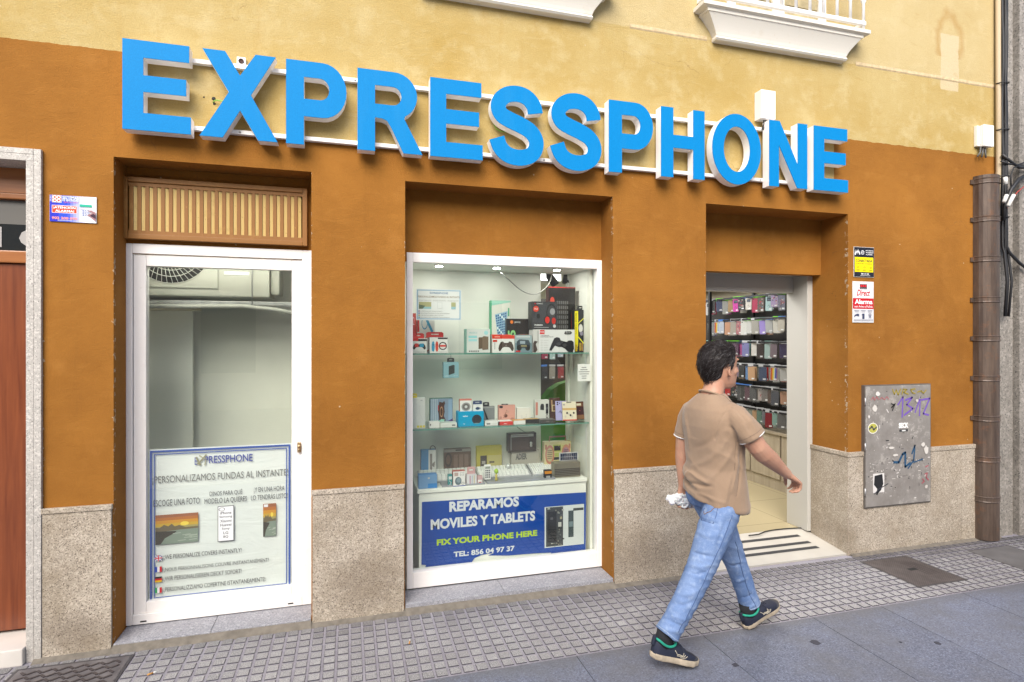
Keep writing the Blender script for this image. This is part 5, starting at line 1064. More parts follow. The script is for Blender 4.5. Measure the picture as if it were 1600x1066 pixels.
def a_buds(ar): ar.rect(.05, .84, .25, .96, K); ar.ell(.42, .40, .12, .10, (.12, .045, .03)); ar.line([(.5, .72), (.4, .5), (.3, .3)], .05, (.33, .16, .12), ar.asp); ar.ell(.55, .62, .10, .07, (.50, .28, .22)); ar.ell(.82, .22, .10, .08, (.40, .20, .16)); ar.ell(.12, .3, .08, .08, (.40, .20, .16))
def a_pods(ar): ar.ell(.35, .42, .035, .07, (.55, .55, .53)); ar.ell(.68, .5, .035, .07, (.55, .55, .53)); ar.ell(.34, .3, .012, .015, K); ar.ell(.67, .38, .012, .015, K)
def a_watch(ar): ar.rect(.04, .3, .2, .9, (.48, .20, .16)); ar.poly([(.36, .55), (.38, .74), (.44, .82), (.60, .82), (.64, .72), (.63, .52)], (.03, .03, .032)); ar.rect(.76, .35, .94, .82, K); ar.ring(.85, .24, .08, .1, .4, K); ar.rect(.80, .55, .90, .66, (.12, .12, .13))
def a_lab(t): return lambda ar: (ar.rect(.1, .2, .35, .6, (.2, .2, .2)), ar.rect(.42, .25, .88, .36, (.55, .55, .52)), ar.rect(.42, .48, .75, .56, (.6, .6, .58)))
# upper glass shelf
z1_ = ZS1+.001
item('accessory_box', 'red and white accessory box at the far left behind the controller grip box', 'box', 642.5, 489, 651, 522, Y1+.13, .05, (.58, .05, .04), Wt, lambda ar: (ar.rect(0, .0, 1, .42, Wt), ar.rect(0, 0, 1, .12, (.05, .1, .35)), ar.text('2', .3, .7, .6, .9, (.8, .6, .6))), z=z1_)
item('racket_box', 'white game racket box with blue and red ring handles behind the paper flyer', 'box', 652, 497, 679, 523, Y1+.12, .05, Wt, (.5, .5, .48), a_racket, z=z1_)
item('controller_grip_box', 'white box picturing a red and blue controller grip, leftmost on the upper shelf', 'box', 642.5, 529, 667, 553, Y1, .06, Wt, Wt, a_grip, z=z1_, tab=(R_, .0, .85, .036))
item('steering_wheel_box', 'white box with red hang tab picturing a steering wheel grip', 'box', 671, 527, 700, 553, Y1, .05, Wt, (.04, .06, .12), a_wheel, z=z1_, tab=(R_, -.15, .78, .036))
item('speaker_box', 'white and teal box picturing two brown speakers', 'box', 729, 514, 766, 553, Y1+.02, .10, (.62, .64, .61), (.22, .46, .40), a_spk, z=z1_)
item('keyboard_box', 'tall green edged box picturing a blue keyboard behind the speakers box', 'box', 766, 469.5, 798, 545, Y1+.17, .04, (.62, .62, .56), (.10, .36, .22), a_kbd, z=z1_)
item('gamepad_box', 'small white box with red top picturing a brown gamepad', 'box', 769, 524, 804, 553, Y1, .06, Wt, (.45, .43, .40), a_pad1, z=z1_, tab=((.58, .05, .03), .0, .9, .006))
item('keyboard_box', 'black gaming keyboard box with the green number 015 on its front', 'box', 791.5, 498, 838, 553, Y1+.13, .04, (.025, .022, .022), K, a_015, z=z1_)
item('toy_truck_box', 'grey blue box picturing a monster truck', 'box', 804.5, 523.5, 831, 553, Y1, .05, (.30, .38, .40), (.35, .35, .32), a_truck, z=z1_)
bp_ = item('gamepad_box', 'large white box picturing a black gamepad under the headset box', 'box', 833, 515, 898, 553, Y1-.01, .10, (.66, .66, .66), (.5, .5, .5), a_bigpad, z=z1_)
zb2 = AZ(860, 514.6, Y1-.01)+.001
item('headset_box', 'dark box picturing a red and black wired headset on top of the large gamepad box', 'box', 831, 471, 871, 514, Y1+.0, .09, (.045, .045, .05), K, a_head, z=zb2)
item('gaming_kit_box', 'tall black gaming kit box with red stripe behind the headset box', 'box', 857, 448, 899, 553, Y1+.14, .06, (.022, .02, .02), (.10, .012, .012), a_pc, z=z1_)
item('mouse_box', 'narrow black and yellow box at the right end of the upper shelf', 'box', 897, 484, 913.5, 552, Y1+.06, .05, (.03, .03, .035), K, a_yel, z=z1_, tab=(K, .4, 1, .03))
# hanging power bank
pbk = item('power_bank_box', 'teal power bank box hanging under the upper glass shelf', 'box', 692, 566, 717, 590.5, YG+.03, .02, (.20, .36, .40), (.07, .16, .19), a_bank, tab=(K, .28, .72, .028))
MB().tube([W(704.5, 561, YG+.04), W(704.5, 557, YG+.04), W(704, 553.5, YG+.03)], .0022, 6).build('hook', M_GREYM, pbk)
# lower glass shelf
z2_ = ZS2+.001; Y2 = YG+.05
item('earphone_box', 'tall white earphone box with yellow tab at the left end of the lower shelf', 'box', 642, 622.5, 664.5, 671, Y2, .05, (.66, .67, .64), Wt, a_ear, z=z2_, tab=((.70, .55, .02), .1, .45, .03))
item('phone_clamp_box', 'blue striped box picturing a brown phone clamp', 'box', 672, 623, 707.5, 668, Y2+.10, .05, (.20, .27, .36), (.05, .16, .12), a_clamp, z=z2_)
item('small_box', 'small white phone box lying in front of the phone clamp box', 'box', 671, 660, 687, 671, Y2, .07, Wt, Wt, lambda ar: ar.rect(.05, .4, .15, .7, K), z=z2_)
item('small_box', 'flat white box with printed label left of the bright blue box', 'box', 688, 661.5, 714, 670, Y2, .08, (.62, .64, .60), (.5, .55, .5), lambda ar: (ar.rect(.7, .3, .9, .6, (.15, .15, .15)), ar.rect(.1, .5, .5, .6, (.5, .5, .5))), z=z2_)
item('smart_speaker_box', 'bright blue box picturing a round dark smart speaker', 'box', 716, 644, 756, 668.5, Y2, .09, (.0, .30, .52), (.0, .26, .48), a_echo, z=z2_)
zt2 = AZ(735, 644, Y2)+.0012
item('lens_box', 'small white box with red top and round dark lens on top of the blue box', 'box', 718.5, 624, 737, 643.5, Y2+.03, .04, Wt, (.5, .2, .15), a_lens, z=zt2)
item('mini_box', 'tiny white and navy box on top of the blue box', 'box', 739.5, 632.5, 754.5, 644.5, Y2+.02, .03, Wt, Wt, a_mini, z=zt2, tab=((.03, .05, .13), .0, .95, .026))
item('stand_box', 'grey box picturing a black phone stand right of the blue box', 'box', 753, 635.5, 773, 660, Y2+.10, .03, (.30, .31, .30), (.1, .1, .1), a_stand, z=z2_, tab=(K, .1, .6, .03))
item('small_box', 'flat white box with a barcode right of the bright blue box', 'box', 758, 658.5, 781, 668, Y2, .07, Wt, (.6, .6, .57), a_lab(0), z=z2_)
item('earbud_box', 'pink box picturing wireless earbuds', 'box', 779, 633.5, 805, 664, Y2+.09, .03, (.58, .30, .24), (.4, .2, .16), a_buds, z=z2_, tab=(K, .2, .6, .008))
item('small_box', 'flat red box in front of the pink earbud box', 'box', 778, 659, 801.5, 667, Y2, .08, (.60, .045, .035), Wt, lambda ar: ar.text('Mini', .4, .2, .6, .5, (.8, .6, .6), .03), z=z2_)
item('earbud_box', 'square white earbud box behind the small orange topped box', 'box', 808, 637.5, 829, 662, Y2+.10, .04, (.66, .65, .60), Wt, a_pods, z=z2_)
item('small_box', 'small white box with orange lid right of the flat red box', 'box', 802.5, 657.5, 821, 666, Y2, .07, (.68, .68, .65), (.55, .27, .06), None, z=z2_)
item('small_box', 'thin black box with gold lid on the lower shelf', 'box', 821, 655.5, 843, 664, Y2+.02, .06, (.03, .028, .026), (.40, .25, .08), None, z=z2_)
item('small_box', 'flat dark grey box in front of the watch box', 'box', 843.5, 656.5, 868, 663.5, Y2, .08, (.06, .058, .052), (.11, .105, .095), lambda ar: ar.rect(.4, .3, .6, .6, (.15, .14, .12)), z=z2_)
item('watch_box', 'white box picturing a black smart watch', 'box', 836, 625.5, 858, 662, Y2+.09, .04, (.56, .57, .53), (.45, .45, .42), a_watch, z=z2_)
def case_on_shelf(lab, px0, py0, px1, py1, Y, front, side, art, rz):
    return item('phone_case', lab, 'phone case', px0, py0, px1, py1, Y, .012, front, side, art, z=z2_+.008, lean=-.18, rz=rz)
case_on_shelf('dark brown decorated phone case leaning on the lower shelf beside the watch box', 859.5, 622, 876, 657, Y2+.09, (.05, .022, .016), (.03, .015, .01), lambda ar: (ar.rect(.15, .68, .3, .9, (.3, .18, .1)), ar.rect(.55, .7, .7, .85, (.3, .18, .1)), ar.rect(.2, .38, .7, .68, (.45, .36, .2)), ar.rect(.3, .42, .6, .64, (.1, .05, .03))), -.15)
case_on_shelf('lilac phone case with two black lens holes leaning on the lower shelf', 869, 627, 885, 660, Y2+.05, (.33, .32, .55), (.28, .27, .48), lambda ar: (ar.ell(.2, .92, .08, .04, K), ar.ell(.2, .82, .08, .04, K), ar.ell(.38, .88, .05, .03, K), ar.line([(.3, .4), (.45, .5), (.5, .36), (.62, .48), (.7, .36), (.8, .46)], .04, (.05, .05, .08), ar.asp)), -.15)
case_on_shelf('cream and black patterned phone case leaning in front of the lilac one', 880, 628, 901, 664, Y2+.02, (.62, .57, .44), (.5, .47, .4), lambda ar: (ar.rect(0, .55, 1, .66, (.50, .33, .14)), [ar.ell(.2+.12*i, .22+.12*((i*3) % 4)/2, .07, .06, (.06, .06, .07) if i % 2 else (.5, .46, .42)) for i in range(6)], ar.rect(.3, .93, .65, .98, (.1, .1, .1)), ar.ell(.12, .84, .08, .05, (.3, .3, .3)), ar.rect(.0, .0, 1, .06, (.5, .05, .05))), -.1)
case_on_shelf('maroon phone case with pale badge at the right end of the lower shelf', 897, 628, 917, 662, Y2+.05, (.055, .012, .018), (.05, .02, .018), lambda ar: (ar.rect(.1, .72, .8, .95, (.13, .055, .03)), ar.rect(.25, .78, .65, .90, (.62, .55, .42)), ar.rect(.15, .30, .85, .7, (.035, .012, .02)), ar.rect(.1, .02, .9, .26, (.18, .09, .05)), ar.ell(.5, .5, .04, .03, (.3, .05, .05))), .12)
# goods on the cabinet top
zk = kz+.001; Y3 = YG+.05
def keyboard(lab, xa, xb, ya_, yb_, rows, cols, tilt, key, base):
    t = thing('keyboard', lab, 'keyboard', ((xa+xb)/2, ya_, zk), group='white keyboards on the cabinet top'); t.rotation_euler = (tilt, 0, 0); w_, d = xb-xa, yb_-ya_
    MB().box(-w_/2, 0, 0, w_/2, d, .014, bev=.003).build('base', base, t, local=True); mb = MB()
    for j in range(rows):
        off = .35*(j % 3)/cols
        for i in range(cols):
            x0 = -w_/2+.008+(w_-.016)*(i+off*cols*.3)/(cols+.3); x1 = x0+(w_-.016)/(cols+.3)-.003; y0 = .006+(d-.012)*j/rows; y1 = y0+(d-.012)/rows-.003
            s = .0015; mb.add([(x0, y0, .0142), (x1, y0, .0142), (x1, y1, .0142), (x0, y1, .0142), (x0+s, y0+s, .021), (x1-s, y0+s, .021), (x1-s, y1-s, .021), (x0+s, y1-s, .021)], [(4, 5, 6, 7), (0, 1, 5, 4), (1, 2, 6, 5), (2, 3, 7, 6), (3, 0, 4, 7)])
    mb.build('keys', key, t, local=True); return t
M_KEYW = plain('white_key', (.70, .70, .68), .4); M_KEYB = plain('silver_base', (.42, .42, .43), .35, .2); M_KEYD = plain('dark_key', (.05, .05, .055), .4)
k0, k1 = kx0+.02, kx1-.01; km = k0+(k1-k0)*.36; km2 = k0+(k1-k0)*.70
keyboard('white keyboard lying at the left on the cabinet top', k0, km-.008, Y3+.10, Y3+.27, 6, 13, .28, M_KEYW, M_KEYB)
keyboard('white keyboard lying in the middle of the cabinet top', km, km2-.008, Y3+.10, Y3+.27, 6, 13, .28, M_KEYW, M_KEYB)
keyboard('white keyboard lying at the right of the cabinet top below the radio', km2, k1-.12, Y3+.10, Y3+.27, 6, 13, .28, M_KEYW, M_KEYB)
def laptop(lab, xa, xb, ya_, yb_, z):
    t = thing('keyboard_case', lab, 'keyboard case', ((xa+xb)/2, ya_, z)); w_, d = xb-xa, yb_-ya_
    MB().box(-w_/2, 0, 0, w_/2, d, .012, bev=.003).build('shell', plain('grey_shell', (.30, .31, .34), .3, .2), t, local=True)
    ar = Art((-w_/2, 0, .012), (w_, 0, 0), (0, d, 0), .0005); ar.rect(.1, .72, .85, .76, (.5, .5, .52)); ar.ell(.14, .3, .02, .06, (.6, .6, .6)); ar.rect(.36, .2, .46, .28, (.6, .6, .62)); ar.ell(.78, .45, .03, .1, (.55, .55, .56)); ar.build('printed_marks', t, M_PRINTG)
laptop('flat grey tablet keyboard case at the front right of the cabinet top', AX(760, Y3), AX(866, Y3), YG+.022, Y3+.095, zk)
laptop('flat grey tablet keyboard case in front of the middle keyboard', AX(690, Y3), AX(757, Y3), YG+.022, Y3+.095, zk)
item('gadget_box', 'tall blue box with a black hook loop at the left back of the cabinet top', 'box', 658, 704, 681, 748, Y3+.26, .05, (.03, .22, .46), (.03, .18, .42), lambda ar: (ar.rect(.5, .0, 1, 1, (.70, .70, .68)), ar.rect(.6, .2, .75, .85, (.18, .16, .16)), ar.poly([(.65, .4), (.95, .55), (.9, .3)], (.2, .18, .18))), z=zk+.02)
mb = MB(); mb.tube(smooth([W(672, 704, Y3+.27), W(672.5, 699, Y3+.27), W(676, 696.5, Y3+.27), W(680, 699, Y3+.27), W(680.5, 704, Y3+.27)]), .003, 6); tag(mb.build('hanging_loop', M_BLACK), 'black rubber loop standing on the tall blue gadget box', 'loop')
item('puzzle_box', 'pale blue box at the front left corner of the cabinet top', 'box', 654, 743, 683, 767, YG+.022, .06, (.16, .30, .50), (.09, .24, .50), lambda ar: (ar.rect(.5, .0, 1, .35, (.05, .22, .52)), ar.ell(.55, .75, .06, .06, (.5, .5, .45))), z=zk)
item('charger_box', 'white and red box picturing a grey round charger', 'box', 708, 737, 727, 763, YG+.022, .05, (.72, .70, .68), (.45, .12, .09), lambda ar: (ar.rect(.1, .68, .42, .92, (.45, .33, .3)), [ar.ring(.62+.2*(i % 2), .90-.16*(i//2), .06, .05, .3, (.15, .15, .15)) for i in range(4)], ar.ell(.42, .35, .27, .27, (.12, .16, .18)), ar.ell(.45, .40, .18, .17, (.22, .28, .31)), ar.ring(.8, .18, .12, .09, .3, (.2, .2, .2)), ar.rect(.0, .0, 1, .05, (.05, .08, .3))), z=zk)
item('charger_box', 'small white box with pink hang tab and stripes beside the charger box', 'box', 729, 742, 745, 761, YG+.024, .04, (.62, .60, .62), (.5, .48, .5), lambda ar: (ar.rect(.28, .1, .42, .9, (.45, .30, .36)), ar.rect(.5, .1, .62, .9, (.42, .46, .52)), ar.rect(.7, .1, .8, .9, (.5, .45, .3))), z=zk, tab=((.50, .30, .30), .1, .9, .05))
item('radio_box', 'brown retro gadget box at the back left of the cabinet top', 'box', 694, 702, 736, 730, Y3+.29, .03, (.10, .065, .045), (.07, .05, .04), lambda ar: (ar.rect(.0, .86, 1, .98, (.25, .24, .22)), ar.ring(.15, .55, .13, .3, .35, (.03, .025, .02)), ar.rect(.42, .9, .66, .96, (.03, .03, .03)), [ar.rect(.35+.2*i, .1, .50+.2*i, .75, (.18, .12, .09)) for i in range(3)]), z=zk+.02)
item('smartwatch_box', 'yellow topped box at the back middle of the cabinet top', 'box', 745, 698, 784, 728, Y3+.29, .04, (.45, .39, .05), (.55, .46, .03), lambda ar: (ar.rect(.14, .0, .4, .62, (.05, .045, .04)), ar.rect(.2, .28, .34, .40, (.35, .33, .3)), ar.rect(.42, .0, .98, .62, (.50, .44, .16)), ar.rect(.5, .3, .7, .38, (.12, .1, .06))), z=zk+.02)
item('carton_box', 'white lettered box standing under the black radio', 'box', 799, 705, 843, 724, Y3+.28, .04, (.40, .38, .33), (.35, .33, .29), lambda ar: (ar.text('ADIER', .15, .5, .55, .85, (.1, .1, .1), .05)), z=zk+.02)
rd = item('radio', 'black retro radio with silver dial band at the back of the cabinet top', 'radio', 794.5, 678, 838, 705, Y3+.26, .06, (.035, .026, .02), (.025, .025, .025), lambda ar: (ar.rect(.1, .80, .9, .95, (.52, .52, .50)), ar.rect(.13, .86, .7, .89, (.15, .15, .15)), ar.rect(.12, .1, .75, .78, (.06, .04, .032)), ar.rect(.08, .1, .1, .95, (.4, .4, .38))), z=AZ(815, 705.5, Y3+.28)+.002)
for u, v, r in ((.36, .60, .0), (.36, .27, .0)):
    mb = MB(); mb.lathe([(.011, 0), (.011, .006), (.007, .009)], .063 if False else .068, -.001, 14, axis='Y', z0=.03+.055*(u*0+v)); mb.build('dial', M_ALU, rd, local=True)
tag(MB().tube([W(808, 667.5, Y3+.3), W(824, 678, Y3+.28)], .0018, 5).build('aerial', M_BLACK, rd), None)
# pastel boombox
Yb = Y3+.22; bb = thing('boombox', 'pastel pink and yellow toy boombox with a carry handle', 'boombox', (AX(871, Yb), Yb, zk+.02))
x0, zt_ = at(850.5, 691, Yb); x1, _ = at(892.5, 691, Yb); zb_ = AZ(871, 709, Yb)
MB().box(x0, Yb, zk+.02, x1, Yb+.05, zt_, bev=.004).build('body', plain('pastel_yellow', (.58, .50, .28), .5), bb)
ar = Art((x0, Yb, zk+.02), (x1-x0, 0, 0), (0, 0, zt_-zk-.02), .0005)
ar.rect(.32, .62, .62, .88, (.42, .46, .12)); ar.rect(.36, .66, .6, .84, (.06, .05, .05)); ar.rect(.66, .70, .88, .86, (.50, .50, .20)); ar.rect(.38, .44, .60, .58, (.40, .44, .14)); ar.rect(.9, .72, .97, .9, (.42, .16, .13)); ar.rect(.03, .72, .09, .9, (.42, .16, .13)); ar.rect(.3, .32, .66, .42, (.06, .06, .06))
for cx in (.20, .80): ar.ell(cx, .52, .17, .36, (.50, .22, .15)); ar.ell(cx, .52, .12, .26, (.52, .42, .26) if cx < .5 else (.36, .20, .26)); [ar.rect(cx-.09, .38+.07*i, cx+.09, .40+.07*i, (.09, .07, .06)) for i in range(5)]
ar.build('printed_front', bb, M_PRINTG, local=False)
hx0, hx1 = x0+(x1-x0)*.22, x0+(x1-x0)*.82; hz = AZ(871, 683, Yb); MB().tube([(hx0, Yb+.02, zt_-.002), (hx0, Yb+.02, hz), (hx1, Yb+.02, hz), (hx1, Yb+.02, zt_-.002)], .006, 8).build('handle', plain('pastel_pink', (.42, .18, .14), .5), bb)
# solar lamp
Ys = YG+.05; sl_ = thing('solar_lamp', 'square grey solar lamp with a tilted black solar panel', 'lamp', (AX(887, Ys), Ys, zk))
x0, zt_ = at(866, 724, Ys); x1, _ = at(907, 724, Ys); zb_ = zk
MB().box(x0, Ys, zb_, x1, Ys+.07, zt_, bev=.004).build('housing', plain('bronze_grille', (.30, .27, .20), .35, .6), sl_); mb = MB()
for i in range(5): mb.box(x0+.003, Ys-.003, zb_+.012+.012*i, x1-.003, Ys-.0002, zb_+.019+.012*i)
mb.build('grille_bars', plain('dark_bars', (.12, .105, .08), .4, .5), sl_)
px0_, pz1 = at(874, 708, Ys+.05); px1_, pz0 = at(903, 722, Ys+.05)
MB().box(px0_, Ys+.05, zt_+.001, px1_, Ys+.058, pz1, bev=.002).build('solar_panel', plain('panel_frame_grey', (.45, .45, .46), .4), sl_)
ar = Art((px0_, Ys+.05, zt_+.001), (px1_-px0_, 0, 0), (0, 0, pz1-zt_-.001), .0005); ar.rect(.04, .06, .96, .94, (.30, .31, .34))
for i in range(9):
    for j in range(2): ar.rect(.06+.1*i, .09+.43*j, .145+.1*i, .47+.43*j, (.012, .016, .04)); ar.k = 2
ar.build('solar_cells', sl_, M_PRINTG, local=False)
item('calculator_box', 'white box picturing a black calculator among the keyboards', 'box', 757, 727, 767, 745, YG+.07, .02, (.70, .70, .68), None, lambda ar: (ar.rect(.12, .74, .88, .90, (.25, .28, .24)), [ar.rect(.14+.26*i, .12+.15*j, .32+.26*i, .22+.15*j, (.06, .06, .07)) for i in range(3) for j in range(4)]), z=zk+.02)
item('toner_box', 'small pink and white bottle shaped box at the front of the cabinet top', 'box', 746, 744, 754, 762, YG+.03, .03, (.55, .36, .36), (.5, .3, .3), lambda ar: (ar.rect(.1, .1, .9, .55, (.72, .68, .66)), ar.rect(.25, .2, .75, .3, (.5, .1, .12))), z=zk)
item('cable_box', 'slim teal cable box between the charger and the keyboard case', 'box', 700, 742, 707, 764, YG+.03, .03, (.06, .24, .24), None, lambda ar: (ar.rect(.15, .6, .85, .85, (.6, .62, .6)), ar.line([(.3, .1), (.7, .3), (.3, .5)], .1, (.6, .6, .6), ar.asp)), z=zk)
item('battery_pack_box', 'black and orange battery box beside the solar lamp', 'box', 851, 735, 862, 750, YG+.03, .03, (.03, .03, .03), None, lambda ar: (ar.rect(0, .6, 1, .9, (.55, .22, .03)), ar.rect(.2, .15, .8, .4, (.3, .3, .3))), z=zk+.0)
# glass ball and figurine
Yq = Y3+.20; x, z = at(794, 712, Yq); t = thing('glass_ball_lamp', 'small clear ball ornament beside the radio', 'ornament', (x, Yq, zk+.02)); mb = MB(); mb.lathe([(.002, .0)]+[(.022*math.sin(PI*i/10), .022-.022*math.cos(PI*i/10)) for i in range(1, 10)]+[(.002, .044)], x, Yq, 18, z0=zk+.04); mb.build('ball', plain('silver_glass', (.55, .56, .56), .12, .3), t); MB().lathe([(.018, 0), (.020, .008), (.012, .018)], x, Yq, 16, z0=zk+.021).build('foot', M_PLASTIC, t)
Yq = YG+.04; x = AX(776, Yq); t = thing('figurine', 'tiny bright green and red toy figure among the keyboards', 'toy', (x, Yq, zk+.012)); z0 = zk+.0125
mb = MB(); mb.lathe([(.008, 0), (.011, .012), (.006, .028), (.010, .036), (.004, .048)], x, Yq+.01, 12, z0=z0); mb.build('body', plain('yellow_toy', (.5, .42, .10), .5), t); MB().lathe([(.006, 0), (.014, .010), (.016, .02), (.010, .032), (.002, .038)], x, Yq+.01, 14, z0=z0+.049).build('head', plain('lime_toy', (.32, .5, .04), .5), t)
# ------------------------------------------------------------------ phone-case wall inside the shop
XR_ = 4.62                                        # back plane of the rack; cases face -X
rk = thing('case_rack', 'black wall rack of hook bars holding rows of phone cases inside the doorway', 'rack', (XR_, 2.2, FL))
ya0, ya1 = 1.0, 3.3
mb = MB(); mb.box(XR_+.02, ya0, FL+.7, XR_+.05, ya1, 2.21); mb.build('back_panel', plain('slat_panel', (.035, .032, .03), .6, var=.15), rk)
mb = MB(); mb.box(XR_+.02, ya0, 2.211, XR_+.05, ya1, 2.5); mb.build('header_panel', plain('beige_panel', (.25, .215, .15), .6, var=.15), rk)
RZ = [2.215, 1.955, 1.695, 1.435, 1.190, .945]     # heights of the hook bars
for z in RZ+[]:
    mb = MB(); mb.box(XR_-.02, ya0, z-.006, XR_-.005, ya1, z+.016); mb.build('hook_bar', M_BLACK, rk)
    n = 15
    mb = MB(); mb.box(XR_-.24, ya0+.2, z-.032, XR_-.235, ya1-.2, z-.012); mb.build('label_rail', M_BLACK, rk)
for px in (1113, 1151):
    y, _ = xat(px, 500, XR_-.25); MB().box(XR_-(.30 if px < 1130 else .03), y-.016, 1.35 if px < 1130 else .9, XR_-(.27 if px < 1130 else .0), y+.016, 2.5).build('post', M_BLACK, rk)
mb = MB(); mb.box(XR_-.25, ya0, 2.36, XR_+.02, ya1, 2.385); mb.build('canopy', M_OAK, rk)
# counter below
ct = thing('counter', 'greyed oak counter cabinet under the phone case rack', 'counter', (4.42, 2.2, FL))
XC = 4.43
MB().box(XC-.02, 1.0, .675, XC+.45, 3.4, .705, bev=.003).build('worktop', M_OAK, ct)
y = 1.0
for k in range(5):
    MB().box(XC, y+.002, FL+.12, XC+.40, y+.46, .674, bev=.003).build('door', M_OAK, ct); y += .48
MB().box(XC+.015, 1.0, FL+.001, XC+.40, 3.4, FL+.118).build('kickboard', M_OAK, ct)
# one case of each kind: bag with header card, case body, price label.  Local axes: width along Y, hanging down -Z, front towards -X
def case_proto(kind, col, head, lens=None):
    root = thing('phone_case', 'x', 'phone case', (0, 0, 0)); w_, h = .080, .158
    mh = plain('card_%02d%02d%02d' % tuple(int(99*c) for c in head), head, .5); mc = plain('case_%02d%02d%02d' % tuple(int(99*c) for c in col), col, .38)
    MB().prism([(-w_/2-.004, -.002), (w_/2+.004, -.002), (w_/2+.004, -.026), (w_/2-.02, -.028), (-w_/2-.004, -.028)], 0, .0015).build('header_card', mh, root, local=True)
    pts = []
    for cx, cz, a0 in ((w_/2-.011, -.034-.011, 0), (-w_/2+.011, -.034-.011, 90), (-w_/2+.011, -.034-h+.011, 180), (w_/2-.011, -.034-h+.011, 270)):
        pts += [(cx+.011*math.cos(math.radians(a0+22.5*i)), cz+.011*math.sin(math.radians(a0+22.5*i))) for i in range(5)]
    cs = MB().prism(pts, -.010, 0).build('case', mc, root, local=True)
    if kind == 'stripe':
        ar = Art((-w_/2+.006, -.010, -.034-h+.01), (w_-.012, 0, 0), (0, 0, h-.02), .0004)
        for i, c in enumerate(((.45, .03, .02), (.6, .22, .02), (.62, .5, .04), (.5, .5, .5), (.05, .12, .4), (.16, .05, .22))): ar.rect(i/6, 0, (i+1)/6, 1, c)
        ar.build('stripes', root)
    elif kind == 'window':
        ar = Art((-w_/2, -.010, -.034-h), (w_, 0, 0), (0, 0, h), .0004); ar.rect(.18, .66, .84, .90, (.05, .06, .08)); ar.rect(.25, .76, .8, .80, (.16, .2, .26)); ar.line([(.3, .3), (.5, .42), (.62, .28), (.5, .2)], .05, tuple(min(1, c*.4) for c in col), .5); ar.build('print', root)
    elif kind == 'camera':
        ar = Art((-w_/2, -.010, -.034-h), (w_, 0, 0), (0, 0, h), .0004); ar.ell(.18, .92, .10, .04, (.03, .03, .035)); ar.rect(.40, .5, .62, .52, tuple(c*.6 for c in col)); ar.build('print', root)
    elif kind == 'pattern':
        ar = Art((-w_/2, -.010, -.034-h), (w_, 0, 0), (0, 0, h), .0004)
        for i in range(14): ar.ell(.12+.76*random.random(), .08+.84*random.random(), .07+.06*random.random(), .04+.03*random.random(), random.choice([(.5, .35, .3), (.1, .1, .12), (.55, .5, .4), (.4, .08, .1), (.2, .3, .4)]), 9); ar.k = 2
        ar.build('print', root)
    MB().box(.002, -.0125, -.034-h+.012, .032, -.0106, -.034-h+.028).build('price_label', plain('price_paper', (.76, .76, .75), .6), root, local=True)
    bag = MB().quad((-w_/2-.005, -.013, -.036-h-.006), (w_/2+.005, -.013, -.036-h-.006), (w_/2+.005, -.013, -.024), (-w_/2-.005, -.013, -.024)).build('clear_bag', M_BAG, root, local=True, recalc=False)
    return root
GRN, BLU, CLR, TEA = (.15, .52, .03), (.05, .16, .46), (.40, .41, .42), (.25, .42, .37)
